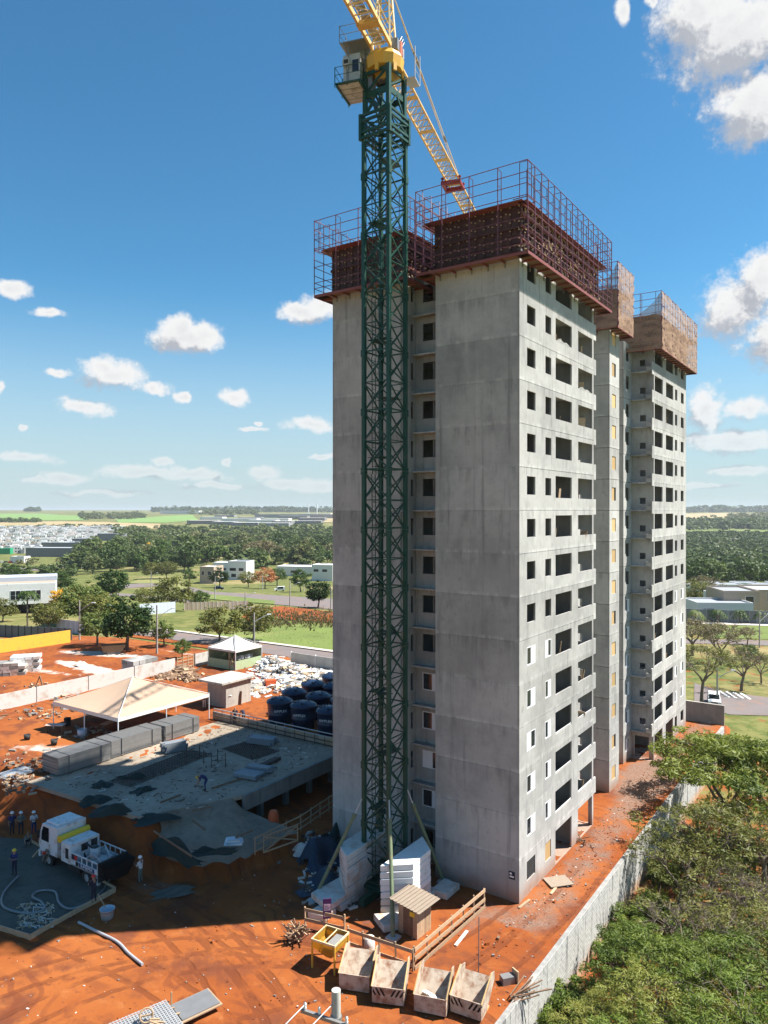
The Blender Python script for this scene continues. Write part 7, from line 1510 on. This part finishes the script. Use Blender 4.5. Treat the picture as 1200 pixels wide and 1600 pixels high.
for k, x in enumerate((1068, 1095, 1122, 1150, 1178, 1206)): block_building('low_house', ('first', 'second', 'third', 'fourth', 'fifth', 'sixth')[k] + ' low house from the tower in the row before the right hand wood', G(x, 924 - k % 2 * 3), 11, 8, 2.6, R(-4), 'house_white', 'roof_grey', 'house', 'row of low houses before the wood', .5)
wall_px('estate_wall', 'long grey wall with palms in front of the modern villa', G(1040, 970), G(1240, 977), 3.4, 'house_grey', 18, .2, 'conc_pale')
for x, lb in ((1087, 'small palm before the grey estate wall, leftmost'), (1122, 'bushy palm before the grey estate wall, second'), (1156, 'bushy palm before the grey estate wall, third'), (1186, 'small palm before the grey estate wall, rightmost')): palm(G(x, 974), 3.2, lb, 'palms along the estate wall', 2.6)
# ---- street lamps
def lamp(p, h, label, rz, old=False):
    root = thing('street_lamp', label, 'street lamp', p, rz, 'street lamps along the avenue'); MB().tube([(0, 0, -.4), (0, 0, h)], [.17, .11], 8).build('pole', M['conc_pale'], root)
    MB().tube([(0, 0, h * .72), (.9, 0, h * .82), (2.2, 0, h * .93)], .05, 6).build('arm', M['galv'], root); q = MB(); q.box(2.1, 2.75, -.14, .14, h * .925, h * .925 + .14); q.build('lamp_head', M['white_al'], root)
for (x, y, py, lb, rz) in ((124, 1000, 938, 'tall street lamp in front of the dark leafy trees', 0), (245, 1022, 946, 'tall lamp post at the corner of the red lot and street', .2), (397, 1010, 958, 'street lamp beside the small white tent', .3), (236, 925, 893, 'street lamp right of the dark tree group', 0), (336, 937, 900, 'street lamp in front of the clipped dark tree', .3), (453, 949, 908, 'street lamp on the verge left of the tower', .3), (127, 890, 872, 'street lamp by the far avenue at the wood edge', 2.8), (475, 924, 905, 'lamp pole beside the white house', 0), (517, 952, 918, 'lamp pole beside the tower edge', 0), (383, 952, 925, 'thin pole at the end of the picket fence', 0), (410, 922, 898, 'lamp pole under the orange flowering tree', 0), (1121, 1103, 1045, 'wooden lamp pole beside the white car', .1), (1187, 1012, 957, 'dark lamp pole at the right hand lawn', .3)):
    p = G(x, y); lamp(p, (y - py) / F * p.y, lb, rz)
# ---- vehicles
def car(p, rz, label, body, cat='car', van=False):
    root = thing('parked_car' if not van else 'white_van', label, cat, p, rz); h = 1.5 if not van else 1.85
    prof = [(-2.1, .35), (2.1, .35), (2.15, .75), (1.25, .95), (.55, h), (-1.4, h + .02), (-2.05, .98)] if not van else [(-2.1, .35), (2.1, .35), (2.15, .85), (1.5, 1.05), (.9, h), (-2.05, h + .02), (-2.12, .9)]
    q = MB(); n = len(prof); w_ = .86; q.add([(x, -w_ * (1 if z < 1 else .86), z) for x, z in prof] + [(x, w_ * (1 if z < 1 else .86), z) for x, z in prof], [tuple(range(n)), tuple(range(2*n-1, n-1, -1))] + [(i, n+i, n+(i+1)%n, (i+1)%n) for i in range(n)]); q.build('body', M[body], root)
    q = MB(); a, c = prof[3], prof[4]; q.quad((a[0] - .02 + .05, -.72, a[1] + .06), (a[0] + .03, .72, a[1] + .06), (c[0] + .06, .66, c[1] - .04), (c[0] + .06, -.66, c[1] - .04)); q.build('windscreen', M['glass'], root)
    for sg_ in (-1, 1): q = MB(); y = sg_ * .865; q.quad((-1.5, y, 1.0), (1.05, y, 1.0), (.5, sg_ * .76, h - .1), (-1.3, sg_ * .76, h - .1)); q.build('side_window', M['glass'], root); q = MB(); q.box(2.1, 2.17, *sorted((sg_ * .5, sg_ * .8)), .6, .74); q.build('headlight', M['zinc'], root)
    q = MB(); q.box(2.1, 2.165, -.42, .42, .48, .68); q.build('grille', M['dark'], root)
    for x in (-1.35, 1.35):
        for sg_ in (-1, 1): q = MB(); tmp = MB().lathe([(0, -.1), (.32, -.1), (.34, 0), (.32, .1), (0, .1)], 14); Mx = Matrix.Translation((x, sg_ * .8, .34)) @ Matrix.Rotation(R(90), 4, 'X'); q.add([Mx @ Vector(v_) for v_ in tmp.v], tmp.f); q.build('wheel', M['black'], root)
    return root
def on(x, y, d=.1): p = G(x, y); p.z += d; return p
car(on(1116, 1101), R(-112), 'white car parked under the tree at the street end', 'white')
car(on(437, 924, .15), R(190), 'small white van driving on the avenue', 'white', 'van', True); car(on(342, 922, .15), R(5), 'dark pickup parked under the clipped tree', 'navy'); car(on(80, 888, .2), R(20), 'small dark car on the far avenue', 'navy'); 
for k, x in enumerate((3, 10, 17, 25, 32)): car(on(x, 880, .2), R(15), ('first', 'second', 'third', 'fourth', 'fifth')[k] + ' small car from the left in the far car park', ('white', 'navy', 'red', 'galv', 'white')[k])
# ================================================================ PEOPLE
def body_mesh(pose):
    J = {}   # joint: (x forward, y left, z)
    if pose == 'bend':
        J.update(pel=(-.12, 0, .93), ch=(.22, 0, 1.17), nk=(.40, 0, 1.20), hd0=(.47, 0, 1.17), hd1=(.60, 0, 1.10))
        sh = (.33, .19, 1.17); eb = (.40, .22, .88); wr = (.52, .17, .66); hnd = (.56, .16, .57); kn = (.03, .11, .50); an = (-.06, .12, .09)
    elif pose == 'crouch':
        J.update(pel=(-.12, 0, .36), ch=(.12, 0, .68), nk=(.2, 0, .86), hd0=(.24, 0, .93), hd1=(.29, 0, 1.09))
        sh = (.16, .2, .80); eb = (.32, .24, .58); wr = (.50, .15, .47); hnd = (.58, .13, .43); kn = (.30, .18, .50); an = (.03, .15, .09)
    else:
        J.update(pel=(0, 0, .94), ch=(.02, 0, 1.28), nk=(.0, 0, 1.46), hd0=(.02, 0, 1.55), hd1=(.03, 0, 1.70))
        sh = (0, .20, 1.41); eb = (-.02, .26, 1.14) if pose == 'stand' else (.12, .25, 1.15); wr = (.08, .26, .90) if pose == 'stand' else (.32, .14, 1.18); hnd = (.11, .25, .81) if pose == 'stand' else (.40, .10, 1.20); kn = (.03, .11, .50); an = (-.02, .12, .09)
    vs, es, rad, part = [], [], [], []
    def add(p, r, parent, k):
        vs.append(p); rad.append(r); part.append(k)
        if parent is not None: es.append((parent, len(vs) - 1))
        return len(vs) - 1
    pe = add(J['pel'], .145, None, 1); ch = add(J['ch'], .155, pe, 0); nk = add(J['nk'], .065, ch, 2); h0 = add(J['hd0'], .085, nk, 2); add(J['hd1'], .088, h0, 2)
    for sg_ in (1, -1):
        m_ = lambda q: (q[0] + (.18 if pose == 'walk' and sg_ < 0 and q[2] < .6 else 0), q[1] * sg_, q[2])
        s_ = add(m_(sh), .062, ch, 0); e_ = add(m_(eb), .048, s_, 0); w_ = add(m_(wr), .034, e_, 2); add(m_(hnd), .036, w_, 2)
        hp_ = add((J['pel'][0], .095 * sg_, J['pel'][2] - .06), .095, pe, 1); k_ = add(m_(kn), .064, hp_, 1); a_ = add(m_(an), .046, k_, 1); add((m_(an)[0] + .15, m_(an)[1], .045), .042, a_, 3)
    me = bpy.data.meshes.new('body_seed'); me.from_pydata(vs, es, []); o = bpy.data.objects.new('body_seed', me); COL.objects.link(o)
    md = o.modifiers.new('skin', 'SKIN'); sk_ = me.skin_vertices[0].data
    for i, r in enumerate(rad): sk_[i].radius = (r, r)
    sk_[0].use_root = True
    o.modifiers.new('sub', 'SUBSURF').levels = 1
    dg = bpy.context.evaluated_depsgraph_get(); out = bpy.data.meshes.new_from_object(o.evaluated_get(dg)); bpy.data.objects.remove(o)
    segs = [(Vector(vs[a]), Vector(vs[b_]), part[b_]) for a, b_ in es]
    verts = [tuple(v_.co) for v_ in out.vertices]; faces = [tuple(p_.vertices) for p_ in out.polygons]; mi = []
    for p_ in out.polygons:
        c = p_.center; best = None
        for a, b_, k in segs:
            ab = b_ - a; t_ = max(0, min(1, (c - a).dot(ab) / max(ab.length_squared, 1e-9))); dd = (c - (a + ab * t_)).length
            if best is None or dd < best[0]: best = (dd, k)
        mi.append(best[1])
    bb = MB(); bb.v = verts; bb.f = faces; bb.m = mi; bb.sm = [True] * len(faces)
    hd = Vector(J['hd0']).lerp(Vector(J['hd1']), .55); fw = (Vector(J['hd1']) - Vector(J['hd0'])).cross(Vector((0, 1, 0))).normalized() * -1
    if fw.x < 0 and pose != 'bend': fw = -fw
    bb.add([hd + fw * .08 + Vector((0, .012, .01)), hd + fw * .08 + Vector((0, -.012, .01)), hd + fw * .115 + Vector((0, 0, -.015)), hd + fw * .08 + Vector((0, 0, -.03))], [(0, 1, 2), (0, 2, 3), (1, 3, 2)], 2)
    for sg_ in (1, -1):      # fingers and thumb
        H_ = Vector((hnd[0], hnd[1] * sg_, hnd[2])); d = (H_ - Vector((wr[0], wr[1] * sg_, wr[2]))).normalized(); sd = d.cross(Vector((0, 1, 0))).normalized()
        for k in range(4): b0 = H_ + sd * (k - 1.5) * .018; bb.tube([b0, b0 + d * .045, b0 + d * (.075 + .008 * (k % 2)) + Vector((0, -.02 * sg_, 0))], [.0095, .009, .007], 5, 2)
        bb.tube([H_ + sd * .03 - d * .02, H_ + sd * .055 + d * .02, H_ + sd * .05 + d * .045], [.011, .009, .007], 5, 2)
    return bb, Vector(J['hd0']), Vector(J['hd1'])
BM = {}
def person(p, rz, pose, shirt, pants, helmet, label, group=None):
    key = pose
    if key not in BM: BM[key] = body_mesh(pose)
    bb, h0, h1 = BM[key]; root = thing('person', label, 'person', p, rz, group); root.scale = (1.03,) * 3
    bb.build('body', [M[shirt], M[pants], M['skin'], M['black']], root)
    if helmet:
        q = MB(); ax = (h1 - h0).normalized(); Mx = Matrix.Translation(h0.lerp(h1, .72)) @ ax.to_track_quat('Z', 'X').to_matrix().to_4x4()
        tmp = MB().lathe([(.150, -.005), (.122, .01), (.118, .05), (.09, .105), (.04, .13), (0, .135)], 14); q.add([Mx @ Vector(v_) for v_ in tmp.v], tmp.f, 0, True); q.build('hard_hat', M[helmet], root)
    return root
gz = lambda x, y: Vector((P(x, y, .05).x, P(x, y, .05).y, float(Zg(P(x, y, .05).x, P(x, y, .05).y))))
person(gz(18, 1304), R(-40), 'stand', 'denim', 'navy', 'helmet_w', 'person in blue workwear and white helmet, left of three standing by the wet slab')
person(gz(32, 1304), R(-60), 'reach', 'shirt_g', 'navy', 'helmet_w', 'person in grey green top and white helmet, middle of three by the wet slab')
person(gz(52, 1307), R(-50), 'reach', 'shirt_w', 'denim', 'helmet_w', 'person in white shirt and white helmet, right of three by the wet slab')
person(P(44, 1322, .14), R(-70), 'crouch', 'shirt_g', 'navy', None, 'person crouching in grey green top at the edge of the wet slab')
person(P(22, 1368, .14), R(-100), 'reach', 'denim', 'navy', 'helmet_y', 'person in blue shirt and yellow helmet standing on the wet slab')
person(gz(80, 1352), R(-120), 'bend', 'shirt_g', 'shirt_w', 'helmet_r', 'person with red helmet bending beside the truck cab')
person(P(146, 1412, .05), R(150), 'reach', 'navy', 'navy', 'helmet_r', 'person in dark clothes and red helmet at the edge board holding the hose')
person(P(219, 1380, .05), R(160), 'reach', 'shirt_w', 'shirt_g', 'helmet_w', 'person in pale shirt walking behind the truck bed')
person(P(320, 1236, 3.02), R(200), 'bend', 'denim', 'denim', 'helmet_y', 'person in blue overalls bending over on the grey deck')
person(P(319, 1107, 3.0), R(-80), 'stand', 'navy', 'shirt_w', 'helmet_y', 'person with yellow helmet standing in front of the concrete hut')
person(P(367, 1132, 3.02), R(90), 'reach', 'navy', 'navy', None, 'person in dark clothes standing at the guard fence, left one')
person(P(380, 1130, 3.02), R(120), 'bend', 'navy', 'navy', None, 'person in dark clothes bending over the guard fence, right one')
person(W(37.9 + .8, .75, FH * 4 + .003), ANG - R(90), 'reach', 'navy', 'navy', 'helmet_y', 'person with yellow helmet standing in a balcony opening of the far wing')
person(P(278, 1352, .3), R(20), 'crouch', 'shirt_g', 'shirt_g', None, 'person in grey green clothes crouching at the dark net beside the truck')
# ================================================================ AIR
hz = MB().box(-15500, 15500, -15500, 15500, float(ZZ.min()) - 1.0, 63.5)
m = bpy.data.materials.new('haze_air'); m.use_nodes = True; m.node_tree.nodes.clear(); t = NT(m.node_tree)
vo = t.n('ShaderNodeVolumePrincipled'); vo.inputs['Density'].default_value = 7e-5; vo.inputs['Color'].default_value = (0.86, 0.92, 1.0, 1); vo.inputs['Anisotropy'].default_value = 0.2
ou = t.n('ShaderNodeOutputMaterial'); m.node_tree.links.new(vo.outputs[0], ou.inputs['Volume'])
tag(hz.build('haze', m), kind='stuff')
